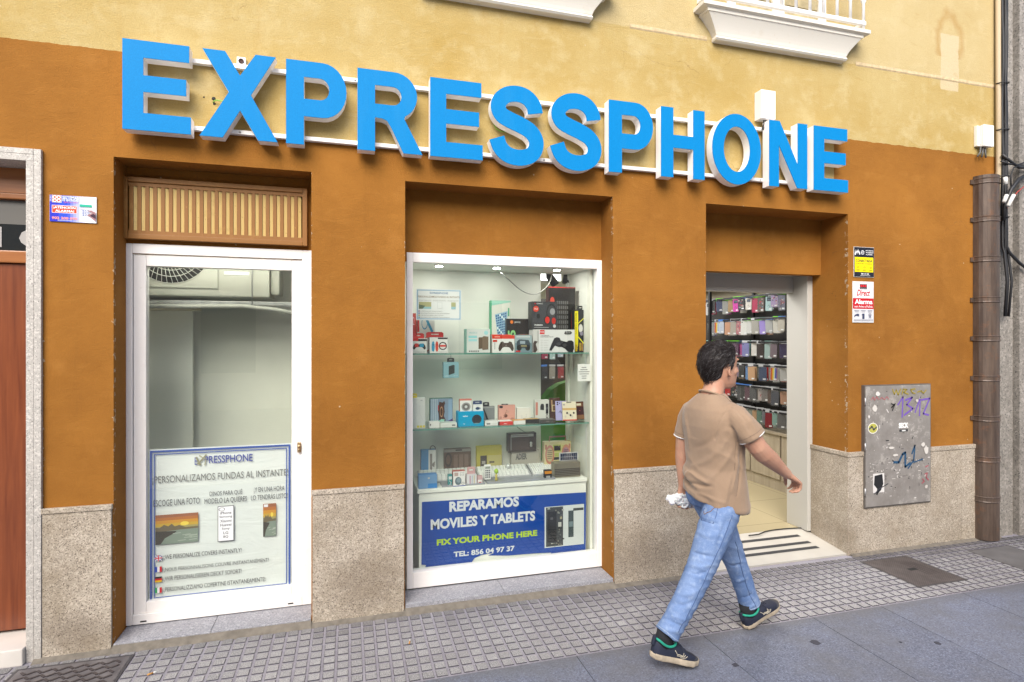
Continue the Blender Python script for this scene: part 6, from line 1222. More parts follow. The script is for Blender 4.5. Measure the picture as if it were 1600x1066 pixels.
ROWS = [  # (colour word, colour, kind, header) from the left end to the jamb
 [('white', (.58, .58, .58), 'window', BLU), ('charcoal', (.07, .07, .075), 'camera', CLR), ('navy', (.05, .06, .13), 'camera', GRN), ('grey', (.26, .26, .24), 'plain', GRN), ('tan', (.38, .24, .12), 'plain', GRN), ('hot pink', (.55, .04, .32), 'window', GRN), ('black', (.03, .03, .035), 'pattern', GRN), ('cream', (.62, .58, .52), 'window', BLU), ('crimson', (.36, .02, .07), 'camera', GRN), ('smoky', (.10, .085, .07), 'pattern', GRN), ('pale aqua', (.38, .54, .53), 'window', CLR), ('lilac', (.36, .27, .44), 'pattern', GRN), ('slate', (.14, .14, .19), 'pattern', GRN)],
 [('white', (.60, .59, .56), 'camera', CLR), ('silver', (.38, .38, .37), 'plain', CLR), ('rainbow striped', (.4, .3, .3), 'stripe', CLR), ('icy blue', (.44, .48, .55), 'camera', BLU), ('peach', (.48, .25, .15), 'plain', BLU), ('greige', (.36, .33, .28), 'plain', CLR), ('red patterned', (.36, .12, .14), 'pattern', CLR), ('bright white', (.66, .65, .60), 'camera', CLR), ('pearl', (.54, .53, .50), 'plain', GRN), ('stone', (.36, .34, .30), 'plain', CLR), ('violet', (.27, .20, .50), 'plain', TEA), ('clear', (.40, .40, .39), 'plain', CLR), ('ivory', (.58, .55, .48), 'camera', GRN), ('beige', (.46, .42, .35), 'camera', BLU)],
 [('grey', (.24, .25, .25), 'plain', TEA), ('clear', (.36, .38, .37), 'plain', GRN), ('black', (.03, .03, .03), 'camera', CLR), ('teal', (.12, .25, .25), 'plain', TEA), ('pearl', (.52, .51, .47), 'camera', GRN), ('plum', (.09, .04, .08), 'plain', GRN), ('magenta', (.36, .05, .20), 'plain', BLU), ('periwinkle', (.20, .20, .42), 'camera', CLR), ('white', (.60, .57, .52), 'plain', CLR), ('black', (.035, .025, .025), 'camera', CLR), ('aqua', (.34, .46, .43), 'plain', TEA), ('smoky', (.13, .09, .11), 'plain', CLR), ('navy', (.05, .05, .11), 'plain', CLR)],
 [('red', (.45, .025, .02), 'plain', CLR), ('black', (.03, .03, .032), 'pattern', CLR), ('mauve', (.20, .14, .20), 'plain', CLR), ('black', (.02, .02, .022), 'plain', CLR), ('sky blue', (.11, .24, .46), 'camera', CLR), ('peach', (.50, .29, .15), 'plain', CLR), ('smoky', (.12, .10, .09), 'camera', CLR), ('navy', (.03, .055, .12), 'camera', CLR), ('grey', (.24, .22, .20), 'plain', CLR), ('rainbow striped', (.4, .3, .3), 'stripe', CLR), ('white', (.5, .5, .48), 'plain', CLR)],
 [('red', (.40, .03, .03), 'plain', BLU), ('black', (.03, .03, .03), 'pattern', BLU), ('charcoal', (.06, .06, .065), 'plain', BLU), ('black', (.028, .028, .03), 'camera', BLU), ('maroon', (.09, .035, .055), 'plain', BLU), ('smoky', (.09, .09, .095), 'plain', CLR), ('pale patterned', (.44, .38, .36), 'pattern', CLR), ('grey', (.18, .16, .15), 'camera', CLR), ('brown', (.10, .06, .05), 'plain', CLR), ('slate', (.06, .065, .085), 'camera', CLR), ('peach', (.42, .22, .15), 'plain', CLR)],
 [('slate', (.10, .12, .14), 'plain', CLR), ('black', (.03, .035, .04), 'plain', CLR), ('clear', (.36, .38, .38), 'plain', CLR), ('olive', (.22, .24, .20), 'camera', CLR), ('camel', (.42, .25, .13), 'plain', CLR), ('green', (.10, .18, .14), 'plain', CLR), ('grey', (.17, .18, .20), 'plain', CLR), ('dark red', (.22, .015, .03), 'plain', CLR), ('aqua', (.25, .42, .37), 'camera', CLR), ('smoky', (.10, .10, .10), 'plain', CLR)]]
RN = ['top', 'second', 'third', 'fourth', 'fifth', 'lowest']
ORD = ['first', 'second', 'third', 'fourth', 'fifth', 'sixth', 'seventh', 'eighth', 'ninth', 'tenth', 'eleventh', 'twelfth', 'thirteenth', 'fourteenth', 'fifteenth', 'sixteenth', 'seventeenth', 'eighteenth']
PROTO = {}
def copy_case(key):
    if key not in PROTO: PROTO[key] = case_proto(*key); return PROTO[key]
    src = PROTO[key]; r = src.copy(); COL.objects.link(r)
    for ch in src.children:
        c = ch.copy(); COL.objects.link(c); c.parent = r
    return r
EXTRA = {3: [('cream', (.5, .46, .38), 'plain', CLR), ('teal', (.1, .22, .22), 'camera', CLR), ('grey', (.2, .2, .2), 'plain', GRN), ('pink', (.42, .14, .22), 'plain', CLR)], 4: [('white', (.5, .5, .48), 'camera', CLR), ('navy', (.04, .05, .1), 'plain', BLU), ('tan', (.32, .2, .11), 'plain', CLR), ('slate', (.12, .13, .15), 'plain', CLR)], 5: [('beige', (.4, .36, .3), 'plain', CLR), ('plum', (.12, .05, .1), 'camera', CLR), ('blue', (.06, .14, .34), 'plain', CLR), ('black', (.03, .03, .03), 'pattern', CLR), ('silver', (.36, .36, .36), 'plain', CLR), ('red', (.34, .03, .04), 'plain', CLR)]}
for k_ in EXTRA: ROWS[k_] = EXTRA[k_]+ROWS[k_]
rng = random.Random(5)
for ri, row in enumerate(ROWS):
    n = len(row); pxl = 1106 if ri < 3 else 1110
    yl, _ = xat(pxl, 531, XR_-.20); yr, _ = xat(1229, 531, XR_-.20)
    for i, (word, colr, kind, head) in enumerate(row):
        r = copy_case((kind, colr, head))
        y = yl+(yr-yl)*(i+.5)/n
        r.location = (XR_-.185-.045*rng.random()-.02*(i % 2), y, RZ[ri]+.002-.012*rng.random())
        r.rotation_euler = (0, 0, -PI/2+rng.uniform(.30, .75)); r.rotation_euler.x = 0; r.rotation_euler.y = rng.uniform(-.04, .04)
        r.scale = (rng.uniform(.86, 1.04), 1, rng.uniform(.84, 1.04))
        r['label'] = f'{word} phone case hanging in the {RN[ri]} row of the rack, {ORD[n-1-i]} from the jamb'
        r['group'] = 'phone cases on the rack'
        if (i*7+ri*3) % 5 < 3:                   # another case hangs behind it on the same hook
            j = (i*5+ri*2+3) % n; w2, c2, k2, h2 = row[j]; b_ = copy_case((k2, c2, h2))
            b_.location = (r.location.x+.055+.02*rng.random(), y+(yr-yl)/n*rng.uniform(-.55, -.25), r.location.z-.004); b_.rotation_euler = (0, rng.uniform(-.03, .03), -PI/2+rng.uniform(.25, .6))
            b_['label'] = f'{w2} case tucked behind {word} phone case, {RN[ri]} row, {ORD[n-1-i]} from jamb'; b_['group'] = 'phone cases on the rack'
# a second rack deep in the shop, glimpsed through the gap behind the display
r2 = thing('case_rack', 'dark rack of packaged cases deep in the shop behind the green chair', 'rack', (2.2, 3.0, FL))
MB().box(1.7, 3.02, .4, 3.0, 3.05, 2.2).build('back_panel', plain('dark_slat_panel', (.05, .045, .04), .7), r2)
ks = list(PROTO)
for z in (1.92, 1.66, 1.40):
    MB().box(1.7, 2.96, z, 3.0, 2.975, z+.014).build('hook_bar', M_BLACK, r2)
q = 0
for z, wd in ((1.92, 'upper'), (1.66, 'middle'), (1.40, 'lower')):
    for i in range(5):
        r = copy_case(ks[(i*7+int(z*100)) % len(ks)]); r.location = (2.16+.105*i, 2.93, z); r.rotation_euler = (0, rng.uniform(-.03, .03), rng.uniform(-.2, .2))
        r['label'] = f'packaged case on the {wd} bar of the deep rack, {ORD[i]} from its left'; r['group'] = 'packaged cases on the deep rack'

pts = [gat(1170, 838, FL), gat(1185, 836, FL), gat(1197, 831.5, FL), (gat(1215, 828.5, FL)), gat(1240, 826.5, FL), gat(1263, 826, FL)]
tag(MB().tube(smooth([(p[0], p[1], FL+.006) for p in pts]), .005, 6).build('floor_cable', M_BLACK), 'thin black cable lying on the shop floor behind the striped threshold', 'cable')
# ------------------------------------------------------------------ the walking man.  Local frame: x ahead, y to his left, z up
from mathutils.bvhtree import BVHTree
PX_, PY_, PH_ = 1.95, -.87, math.radians(8)
MAN = thing('person', 'man in taupe t-shirt and light blue jeans striding past the shop doorway', 'person', (PX_, PY_, 0), PH_)
def loc_at(px, py, l):
    xd, yd = ray(px); nx, ny = -math.sin(PH_), math.cos(PH_); t = (l-(nx*(0-PX_)+ny*(-D-PY_)))/(nx*xd+ny*yd)
    X, Y = xd*t-PX_, yd*t-D-PY_
    return Vector((X*math.cos(PH_)+Y*math.sin(PH_), l, H-(py-CY)/F*t))
def fuse(mb, voxel, iters, name, mats, parent, disp=None, factor=.5):
    o = mb.build('fuse_source', mats, None)
    md = o.modifiers.new('r', 'REMESH'); md.mode = 'VOXEL'; md.voxel_size = voxel; md.use_smooth_shade = True
    s_ = o.modifiers.new('s', 'SMOOTH'); s_.factor = factor; s_.iterations = iters
    me = bpy.data.meshes.new_from_object(o.evaluated_get(bpy.context.evaluated_depsgraph_get()))
    src = o.data; bpy.data.objects.remove(o); bpy.data.meshes.remove(src)
    if disp:
        nrm = [v.normal.copy() for v in me.vertices]
        for v, n in zip(me.vertices, nrm): v.co += n*disp(v.co, n)
        me.update()
    for p in me.polygons: p.use_smooth = True
    me.name = name
    if not me.materials:
        me.materials.append(mats if not isinstance(mats, list) else mats[0])
    r = bpy.data.objects.new(name, me); COL.objects.link(r); r.parent = parent
    return r
def etube(mb, secs, n=20):
    """loft of ellipses: (centre, axis_u*half, axis_v*half)"""
    vs = []; fs = []
    for c, u, v in secs:
        c, u, v = Vector(c), Vector(u), Vector(v)
        for j in range(n): a_ = 2*PI*j/n; vs.append(c+u*math.cos(a_)+v*math.sin(a_))
    for i in range(len(secs)-1):
        for j in range(n): j2 = (j+1) % n; fs.append((i*n+j, i*n+j2, (i+1)*n+j2, (i+1)*n+j))
    fs.append(tuple(range(n-1, -1, -1))); fs.append(tuple((len(secs)-1)*n+j for j in range(n)))
    return mb.add(vs, fs, 0, True)
def ball(mb, c, rx, ry, rz, n=12, k=8):
    c = Vector(c); vs = []; fs = []
    for i in range(k+1):
        t = PI*i/k
        for j in range(n): a_ = 2*PI*j/n; vs.append(c+Vector((rx*math.sin(t)*math.cos(a_), ry*math.sin(t)*math.sin(a_), rz*math.cos(t))))
    for i in range(k):
        for j in range(n): j2 = (j+1) % n; fs.append((i*n+j, (i+1)*n+j, (i+1)*n+j2, i*n+j2))
    return mb.add(vs, fs, 0, True)
# skin
g = G('skin'); n = g.noise(30, 5, rough=.6); n2 = g.noise(9, 3); n3 = g.noise(220, 2)
c = g.mix(g.ramp(n2, .35, .65), (.46, .245, .165), (.51, .29, .20)); c = g.mix(g.ramp(n, .55, .75, 0, .4), c, (.46, .18, .12)); g.out(c, .48, n3, .12, .001, spec=.4)
g.b.inputs['Subsurface Weight'].default_value = .12; g.b.inputs['Subsurface Radius'].default_value = (.012, .005, .003); M_SKIN = g.m
HEAD_ = [(1.428, .015, .085, .034), (1.440, -.030, .115, .046), (1.458, -.052, .126, .055), (1.480, -.066, .128, .061), (1.505, -.077, .131, .066), (1.530, -.086, .130, .070), (1.555, -.092, .125, .073), (1.580, -.096, .127, .075), (1.605, -.095, .125, .075), (1.630, -.085, .112, .069), (1.650, -.066, .090, .056), (1.664, -.040, .062, .038), (1.671, -.012, .030, .016)]
HEAD = [(z, a_+.008, b_+.010, w_) for z, a_, b_, w_ in HEAD_]
def head_sec(z):
    for a_, b_ in zip(HEAD[:-1], HEAD[1:]):
        if a_[0] <= z <= b_[0]: t = (z-a_[0])/(b_[0]-a_[0]); return [a_[i]+(b_[i]-a_[i])*t for i in range(1, 4)]
    return HEAD[0][1:] if z < HEAD[0][0] else HEAD[-1][1:]
mb = MB()
etube(mb, [(((a_+b_)/2, 0, z), ((b_-a_)/2, 0, 0), (0, w_, 0)) for z, a_, b_, w_ in HEAD], 28)
etube(mb, [((0.130, 0, 1.572), (.010, 0, 0), (0, .010, 0)), ((0.144, 0, 1.545), (.013, 0, 0), (0, .013, 0)), ((0.152, 0, 1.522), (.016, 0, 0), (0, .017, 0)), ((0.144, 0, 1.510), (.010, 0, 0), (0, .014, 0))], 12)   # nose
ball(mb, (0.132, 0, 1.590), .012, .045, .010); ball(mb, (0.137, 0, 1.487), .010, .022, .006); ball(mb, (0.136, 0, 1.476), .010, .020, .006); ball(mb, (0.126, 0, 1.450), .016, .022, .014)
for s in (-1, 1):
    ball(mb, (.085, s*.045, 1.525), .030, .022, .024)
    rim = [(.030+.012*math.cos(t)+.004*math.sin(t), s*(.076+.009*(math.cos(t) < .3)), 1.535+.031*math.sin(t)) for t in [PI*(.25+1.45*i/12) for i in range(13)]]
    mb.tube(rim, .0052, 8); ball(mb, (.026, s*.077, 1.530), .012, .005, .026); ball(mb, (.030, s*.078, 1.507), .008, .006, .009)
etube(mb, [((-.035, 0, 1.33), (.07, 0, 0), (0, .09, 0)), ((-.025, 0, 1.40), (.060, 0, 0), (0, .062, 0)), ((-.008, 0, 1.44), (.057, 0, 0), (0, .057, 0)), ((.004, 0, 1.48), (.058, 0, 0), (0, .056, 0)), ((.01, 0, 1.52), (.05, 0, 0), (0, .05, 0))], 20)
etube(mb, [((.0, 0, .80), (.10, 0, 0), (0, .14, 0)), ((.0, 0, .92), (.105, 0, 0), (0, .155, 0)), ((-.0, 0, 1.05), (.10, 0, 0), (0, .15, 0)), ((-.005, 0, 1.2), (.105, 0, 0), (0, .165, 0)), ((-.02, 0, 1.31), (.085, 0, 0), (0, .165, 0)), ((-.028, 0, 1.38), (.06, 0, 0), (0, .08, 0))], 24)
RSH, LSH = (-.012, -.155, 1.288), (-.033, .150, 1.288)
REL, RWR = (.070, -.226, 1.135), (.290, -.214, .980)
LEL, LWR = (-.046, .206, 1.065), (-.042, .216, .865)
mb.tube([RSH, (.012, -.190, 1.245), (.042, -.214, 1.185), (.073, -.227, 1.138), (.114, -.226, 1.100), (.174, -.222, 1.062), (.235, -.217, 1.018), RWR, (.308, -.212, .969)], [.058, .055, .052, .050, .0505, .046, .036, .028, .027], 16)
mb.tube([LSH, (-.045, .178, 1.24), (-.048, .196, 1.15), LEL, (-.045, .210, 1.01), (-.043, .214, .95), LWR, (-.041, .217, .848)], [.056, .052, .048, .045, .045, .038, .028, .027], 16)
RHIP, LHIP = (.0, -.088, .86), (.02, .088, .86)
RKN, LKN = (-.168, -.092, .505), (.205, .088, .475)
RAN, LAN = (-.415, -.080, .150), (.342, .077, .105)
mb.tube([RHIP, (-.08, -.095, .68), RKN, (-.285, -.090, .33), (-.390, -.083, .205)], [.08, .07, .05, .046, .030], 14); mb.tube([LHIP, (.11, .09, .67), LKN, (.275, .083, .29), (.330, .079, .155)], [.08, .07, .05, .046, .030], 14)
# hands: flattened palm, five separate bent fingers
def hand(mb, w, d, side, up, phal, thumb, spread=.0205, rad=.0092, width=.041):
    w, d, side, up = Vector(w), Vector(d).normalized(), Vector(side).normalized(), Vector(up).normalized()
    etube(mb, [(w-d*.012, side*.025, up*.021), (w+d*.02, side*.031, up*.019), (w+d*.05, side*.038, up*.0165), (w+d*.082, side*.040, up*.014), (w+d*.092, side*.036, up*.010)], 16)
    ln = (.82, .98, 1.05, .96)                   # little, ring, middle, index
    for k in range(4):
        p = w+d*(.082+(.004, .007, .009, .006)[k])+side*(k-1.5)*spread; pts = [p-d*.012, p]; fan = side*(k-1.5)*.05
        for (a_, b_, l) in phal[k] if isinstance(phal[0], list) else phal:
            q = (d*a_-up*b_+fan).normalized(); p = p+q*l*ln[k]; pts.append(p.copy())
        mb.tube(pts, [rad*1.02, rad*1.05]+[rad*.98, rad*.9, rad*.72][:len(pts)-2], 10); ball(mb, pts[-1], rad*.72, rad*.72, rad*.72, 10, 6)
    p = w+d*.018+side*.026; pts = [p]
    for (a_, s_, b_, l) in thumb: q = (d*a_+side*s_-up*b_).normalized(); p = p+q*l; pts.append(p.copy())
    mb.tube(pts, [rad*1.35, rad*1.25, rad*1.05, rad*.8][:len(pts)], 10); ball(mb, pts[-1], rad*.8, rad*.8, rad*.8, 10, 6)
hand(mb, (.308, -.212, .969), (.86, .06, -.50), (.10, .97, .22), (.48, -.22, .85), [[(.55, .85, .038), (-.35, .93, .026), (-.80, .55, .018)], [(.62, .80, .040), (-.30, .95, .027), (-.80, .55, .019)], [(.72, .70, .040), (-.15, .98, .027), (-.75, .6, .019)], [(.80, .60, .038), (.05, 1, .025), (-.6, .75, .018)]], [(.75, .35, .50, .036), (.80, .10, .60, .028), (.75, -.05, .65, .022)])
hand(mb, (-.041, .217, .848), (.02, .05, -1), (.985, -.05, .06), (.08, .99, .05), [(.90, -.25, .032), (.45, .85, .028), (-.35, .95, .022)], [(.55, .45, .70, .032), (.70, .0, .75, .026), (.75, -.2, .6, .018)], rad=.0085)
body = fuse(mb, .0042, 3, 'body', M_SKIN, MAN)
# eyes and brows
for s in (-1, 1):
    mb = MB(); ball(mb, (.104, s*.030, 1.557), .0112, .0112, .0112, 14, 10); mb.build('eye', plain('eye_white', (.6, .58, .55), .2), MAN, local=True)
    mb = MB(); mb.tube([(.124, s*.012, 1.584), (.120, s*.028, 1.589), (.108, s*.046, 1.584)], [.0025, .003, .0015], 6); mb.build('eyebrow', plain('brow_hair', (.06, .035, .022), .6), MAN, local=True)
# ---- hair
def hairline(a_):                                # a_: 0 ahead, pi behind
    a_ = abs(a_)
    pts = [(0, 1.628), (.45, 1.634), (.85, 1.628), (1.10, 1.608), (1.22, 1.572), (1.32, 1.540), (1.44, 1.530), (1.55, 1.565), (1.72, 1.566), (1.90, 1.545), (2.05, 1.497), (2.5, 1.470), (PI, 1.462)]
    for (x0, z0), (x1, z1) in zip(pts[:-1], pts[1:]):
        if x0 <= a_ <= x1+1e-9: return z0+(z1-z0)*(a_-x0)/(x1-x0)
    return pts[-1][1]
def scalp(a_, t, lift=0.0):
    """point on the hair surface: angle a_, t from 0 (hairline) to 1 (crown)"""
    z0 = hairline(a_); z = z0+(1.6715-z0)*(1-(1-t)**1.35); xb, xf, w_ = head_sec(z)
    cx = (xb+xf)/2; rx = (xf-xb)/2
    thick = .003+.0125*min(1, t*3.2)**.8*(1+.25*math.cos(a_)*(t > .5))+.006*max(0, t-.55)
    thick += .0035*mnoise.noise((a_*2.6, t*5, 1.7))*min(1, t*5)+.0035*mnoise.noise((a_*7, t*9, 4.2))*min(1, t*5)
    n = Vector((math.cos(a_)/max(rx, .02), math.sin(a_)/max(w_, .02), 0)).normalized(); upf = max(0, (z-1.60)/.075); n = (n*(1-.75*min(1, upf**1.5))+Vector((0, 0, 1))*min(1, upf**1.3)).normalized()
    return Vector((cx+rx*math.cos(a_), w_*math.sin(a_), z))+n*(thick+lift), n
mb = MB(); na, ntt = 72, 18
for i in range(ntt+1):
    for j in range(na): mb.v.append(tuple(scalp(-PI+2*PI*j/na, i/ntt)[0]))
for i in range(ntt):
    for j in range(na): mb.f.append([i*na+j, i*na+(j+1) % na, (i+1)*na+(j+1) % na, (i+1)*na+j]); mb.m.append(0); mb.sm.append(True); mb.c.append((.016, .012, .012))
mb.f.append([ntt*na+j for j in range(na)]); mb.m.append(0); mb.sm.append(True); mb.c.append((.013, .010, .011))
hr = random.Random(11)
for k in range(2600):
    a_ = hr.uniform(-PI, PI); t = min(.98, hr.random()**.75*1.0); p, n = scalp(a_, t, -.002)
    back = Vector((-.55, 0, -.45)) if abs(a_) > 1.0 else Vector((-.8, .25*math.sin(a_*3), .1))
    if t > .72: back = Vector((.5*hr.uniform(-1, 1)+.25, hr.uniform(-.8, .8), .05))
    back += Vector((hr.uniform(-.22, .22), hr.uniform(-.22, .22), hr.uniform(-.22, .22)))
    d = (back-n*back.dot(n)); d = d.normalized() if d.length > .05 else n.orthogonal()
    l = hr.uniform(.020, .042); lift = hr.uniform(.0015, .0055); side = n.cross(d)*hr.uniform(-.006, .006)
    pts = [p, p+d*l*.35+n*lift+side*.5, p+d*l*.7+n*lift*.9+side, p+d*l+n*(-.001)+side*.3]
    grey = hr.random(); side_g = 1.25 < abs(a_) < 2.4 and t < .5
    c = (.018, .013, .013) if grey < (.45 if side_g else .68) else ((.035, .030, .031) if grey < .86 else (.085, .082, .085))
    mb.tube(pts, [.0013, .0016, .0013, .0004], 3, 0, False, True, c)
for k in range(170):                             # loose hairs breaking the outline
    a_ = hr.uniform(-PI, PI); t = hr.uniform(.25, .98); p, n = scalp(a_, t, -.001); d = Vector((hr.uniform(-.8, .5), hr.uniform(-.6, .6), hr.uniform(-.5, .3))); d = (d-n*d.dot(n)).normalized(); l = hr.uniform(.020, .045)
    mb.tube([p, p+d*l*.4+n*.006, p+d*l*.75+n*hr.uniform(.006, .011), p+d*l+n*hr.uniform(.002, .013)], [.0010, .0010, .0008, .0003], 3, 0, False, True, (.03, .026, .026))
g = G('dark_hair'); g.out(g.attr('Col'), .5, spec=.25); mb.build('hair', g.m, MAN, local=True, recalc=False)
# ---- t-shirt
g = G('taupe_cotton'); X, Y, Z = g.sep(); n = g.noise(6, 5); n2 = g.noise(320, 2); n3 = g.noise(26, 4)
c = g.mix(g.ramp(n, .3, .7), (.285, .197, .132), (.34, .240, .166)); c = g.mix(g.ramp(n2, .35, .65, 0, .25), c, (.235, .158, .105)); g.out(c, .92, g.math('ADD', n2, g.math('MULTIPLY', n3, .8)), .25, .002, spec=.12)
g.b.inputs['Sheen Weight'].default_value = .25; M_SHIRT = g.m
def hem(x, y): return .816-.14*x+.19*y
def sh_sec(zf, cx, rx, ry, cy=0, tilt=0, n=36):
    o = []
    for j in range(n):
        a_ = 2*PI*j/n; ca, sa = math.cos(a_), math.sin(a_); k = 2.5
        x = cx+rx*math.copysign(abs(ca)**(2/k), ca); y = cy+ry*math.copysign(abs(sa)**(2/k), sa); o.append((x, y, zf(x, y)))
    return o
mb = MB(); secs = []
for z, cx, rx, ry, cy in ((.0, .000, .142, .180, 0), (.035, .000, .142, .179, 0), (.12, .0, .138, .172, 0), (.20, .0, .127, .164, 0), (.28, -.004, .126, .166, 0), (.36, -.008, .129, .174, 0), (.42, -.014, .128, .180, 0), (.475, -.022, .116, .178, 0), (.515, -.028, .104, .164, 0), (.545, -.030, .090, .134, 0), (.572, -.028, .078, .100, 0), (.590, -.025, .068, .078, 0), (.597, -.024, .062, .068, 0)):
    w_ = max(0, 1-z/.3)
    secs.append(sh_sec(lambda x, y, z=z, w_=w_: .806+z+(hem(x, y)-.806)*w_, cx, rx, ry, cy))
n = 36; vs = [p for s in secs for p in s]; fs = [(i*n+j, i*n+(j+1) % n, (i+1)*n+(j+1) % n, (i+1)*n+j) for i in range(len(secs)-1) for j in range(n)]+[tuple(range(n-1, -1, -1)), tuple((len(secs)-1)*n+j for j in range(n))]
mb.add(vs, fs, 0, True)
RS = [(-.02, -.105, 1.318), (-.008, -.156, 1.292), (.010, -.190, 1.252), (.030, -.208, 1.215), (.044, -.218, 1.188)]
LS = [(-.032, .100, 1.318), (-.034, .146, 1.290), (-.042, .176, 1.240), (-.046, .190, 1.18), (-.048, .198, 1.135)]
mb.tube(RS, [.055, .066, .070, .070, .070], 20); mb.tube(LS, [.052, .060, .060, .059, .058], 20)
def shirt_folds(p, n):
    x, y, z = p; d = .0022*mnoise.noise((x*9, y*9, z*7))+.0030*max(0, mnoise.noise((x*6+z*5, y*6-z*7, z*4+2)))
    if z < 1.16:
        w_ = min(1, (1.16-z)/.12)
        u = z*20+x*9-y*12+2.4*mnoise.noise((x*4, y*4, z*3)); d += w_*.0115*(1-abs(math.sin(u)))**1.6*(.5+.8*mnoise.noise((x*5+3, y*5, z*4)))
        d += w_*.0075*math.sin((x*.7-y)*46+z*7+3*mnoise.noise((x*3, y*3, z*5)))*max(0, (.96-z)/.2)
        # gathered roll over the left hip
        q = max(0, 1-((z-.935-.35*(y-.05))/.035)**2)*max(0, min(1, (y+.10)/.14))*(1 if x < .05 else 0); d += .011*q
        q2 = max(0, 1-((z-.895-.30*(y-.05))/.022)**2)*max(0, min(1, (y+.06)/.12))*(1 if x < .05 else 0); d -= .007*q2
    else:
        d += .0042*mnoise.noise((x*14+y*8, y*5, z*9-x*6)); d += .0040*(1-abs(math.sin(y*13+z*17+2.2*mnoise.noise((x*3, y*4, z*3)))))**2*mnoise.noise((y*5, z*6, 3.3))
        if y < -.14: d += .0030*math.sin(z*70+x*55+3*mnoise.noise((x*8, y*8, z*8)))*max(0, min(1, (-.14-y)/.05))*.6
        # armhole seam
        e_ = abs(y+.150+.25*(z-1.30)); d -= .0035*max(0, 1-e_/.007)*(z > 1.17)*(y < 0)
    return d
shirt = fuse(mb, .0055, 4, 't_shirt', M_SHIRT, MAN, shirt_folds)
def tree_of(o): return BVHTree.FromPolygons([v.co for v in o.data.vertices], [list(p.vertices) for p in o.data.polygons])
bs = tree_of(shirt)
def on(b, p, lift=.001):
    q = b.find_nearest(Vector(p)); return q[0]+q[1]*lift
def apply_folds(o, base, folds):
    eye = Vector((-PX_, -D-PY_, H)); ca, sa = math.cos(-PH_), math.sin(-PH_); eye = Vector((eye.x*ca-eye.y*sa, eye.x*sa+eye.y*ca, H))
    segs = []
    for pix, h, w_ in folds:
        pts = []
        for px, py in pix:
            xd, yd = ray(px); zd = -(py-CY)/F; dv = Vector((xd*ca-yd*sa, xd*sa+yd*ca, zd)).normalized(); q = base.ray_cast(eye, dv)
            if q[0] is not None: pts.append(q[0])
        if len(pts) > 1:
            if len(pts) > 2: pts = smooth(pts, 4)
            n = len(pts)-1
            for i in range(n): segs.append((pts[i], pts[i+1]-pts[i], h*math.sin(PI*(i+.6)/(n+.2))**.5, w_))
    me = o.data; nr = [v.normal.copy() for v in me.vertices]
    best = {}
    groups = {}
    for s_ in segs: groups.setdefault((s_[3], s_[2] > 0), []).append(s_)
    for v, n in zip(me.vertices, nr):
        d = 0
        for (w_, sg), L in groups.items():
            m = 0
            for a_, ab, h, _ in L:
                ap = v.co-a_
                if ap.length_squared > .03: continue
                t = max(0, min(1, ap.dot(ab)/max(ab.length_squared, 1e-9))); q = (ap-ab*t).length_squared/(w_*w_)
                if q < 6: e_ = h*math.exp(-q); m = max(m, e_) if sg else min(m, e_)
            d += m
        v.co += n*d
    me.update()
def ringpts(c, ax, r, n=40):
    ax = Vector(ax).normalized(); u = ax.orthogonal().normalized(); v = ax.cross(u); return [Vector(c)+u*r*math.cos(2*PI*i/n)+v*r*math.sin(2*PI*i/n) for i in range(n+1)]
apply_folds(shirt, bs, [([(1071, 744), (1078, 738), (1092, 748), (1106, 755)], .012, .0125), ([(1072, 752), (1084, 756), (1098, 759), (1112, 760)], -.009, .009), ([(1105, 755), (1124, 735), (1143, 706)], .0065, .013), ([(1080, 730), (1111, 716), (1140, 684)], .005, .015),
 ([(1152, 700), (1150, 735), (1143, 768)], .007, .0105), ([(1157, 705), (1156, 740), (1151, 775)], -.006, .008), ([(1143, 742), (1137, 765), (1133, 790)], .006, .011), ([(1141, 667), (1148, 678), (1154, 690)], -.010, .010), ([(1070, 648), (1074, 670), (1077, 700)], .005, .014), ([(1090, 770), (1110, 778), (1130, 786)], .005, .010), ([(1085, 700), (1110, 690), (1138, 660)], -.004, .014), ([(1150, 640), (1163, 655), (1172, 675)], -.004, .010), ([(1160, 640), (1172, 655), (1182, 675)], .004, .010)])
bs = tree_of(shirt)
M_TRIM = plain('white_rib', (.74, .73, .72), .8)
axr = Vector(RS[-1])-Vector(RS[-2]); axl = Vector(LS[-1])-Vector(LS[-2])
for P5, ax, r in ((RS[-1], axr, .0655), (LS[-1], axl, .0545)):
    mb = MB(); mb.tube(ringpts(Vector(P5)-ax.normalized()*.003, ax, r+.0015), .0042, 8); mb.build('sleeve_edge', M_TRIM, shirt, local=True)
    mb = MB(); mb.tube([on(bs, p, .0004) for p in ringpts(Vector(P5)-ax.normalized()*.026, ax, r+.004)], .0012, 5); mb.build('sleeve_seam', plain('taupe_seam', (.20, .14, .10), .9), shirt, local=True)
mb = MB(); mb.tube([Vector((-.022+.066*math.cos(a_), .068*math.sin(a_), 1.396-.40*.066*math.cos(a_))) for a_ in [2*PI*i/40 for i in range(41)]], .0060, 8); mb.build('collar', M_SHIRT, shirt, local=True)
M_SEAM = MATS['taupe_seam']
def seam(b, pix, r, m, parent, name, lift=.0006):
    pts = smooth([loc_at(*q) for q in pix], 6); mb = MB(); mb.tube([on(b, p, lift) for p in pts], r, 5); return mb.build(name, m, parent, local=True)
seam(bs, [(1103, 607, -.04), (1120, 610, -.06), (1138, 617, -.10), (1153, 627, -.15)], .0014, M_SEAM, shirt, 'shoulder_seam')
seam(bs, [(1143, 685, -.14), (1144, 715, -.14), (1143, 750, -.13), (1137, 780, -.12), (1135, 797, -.12)], .0012, M_SEAM, shirt, 'side_seam')
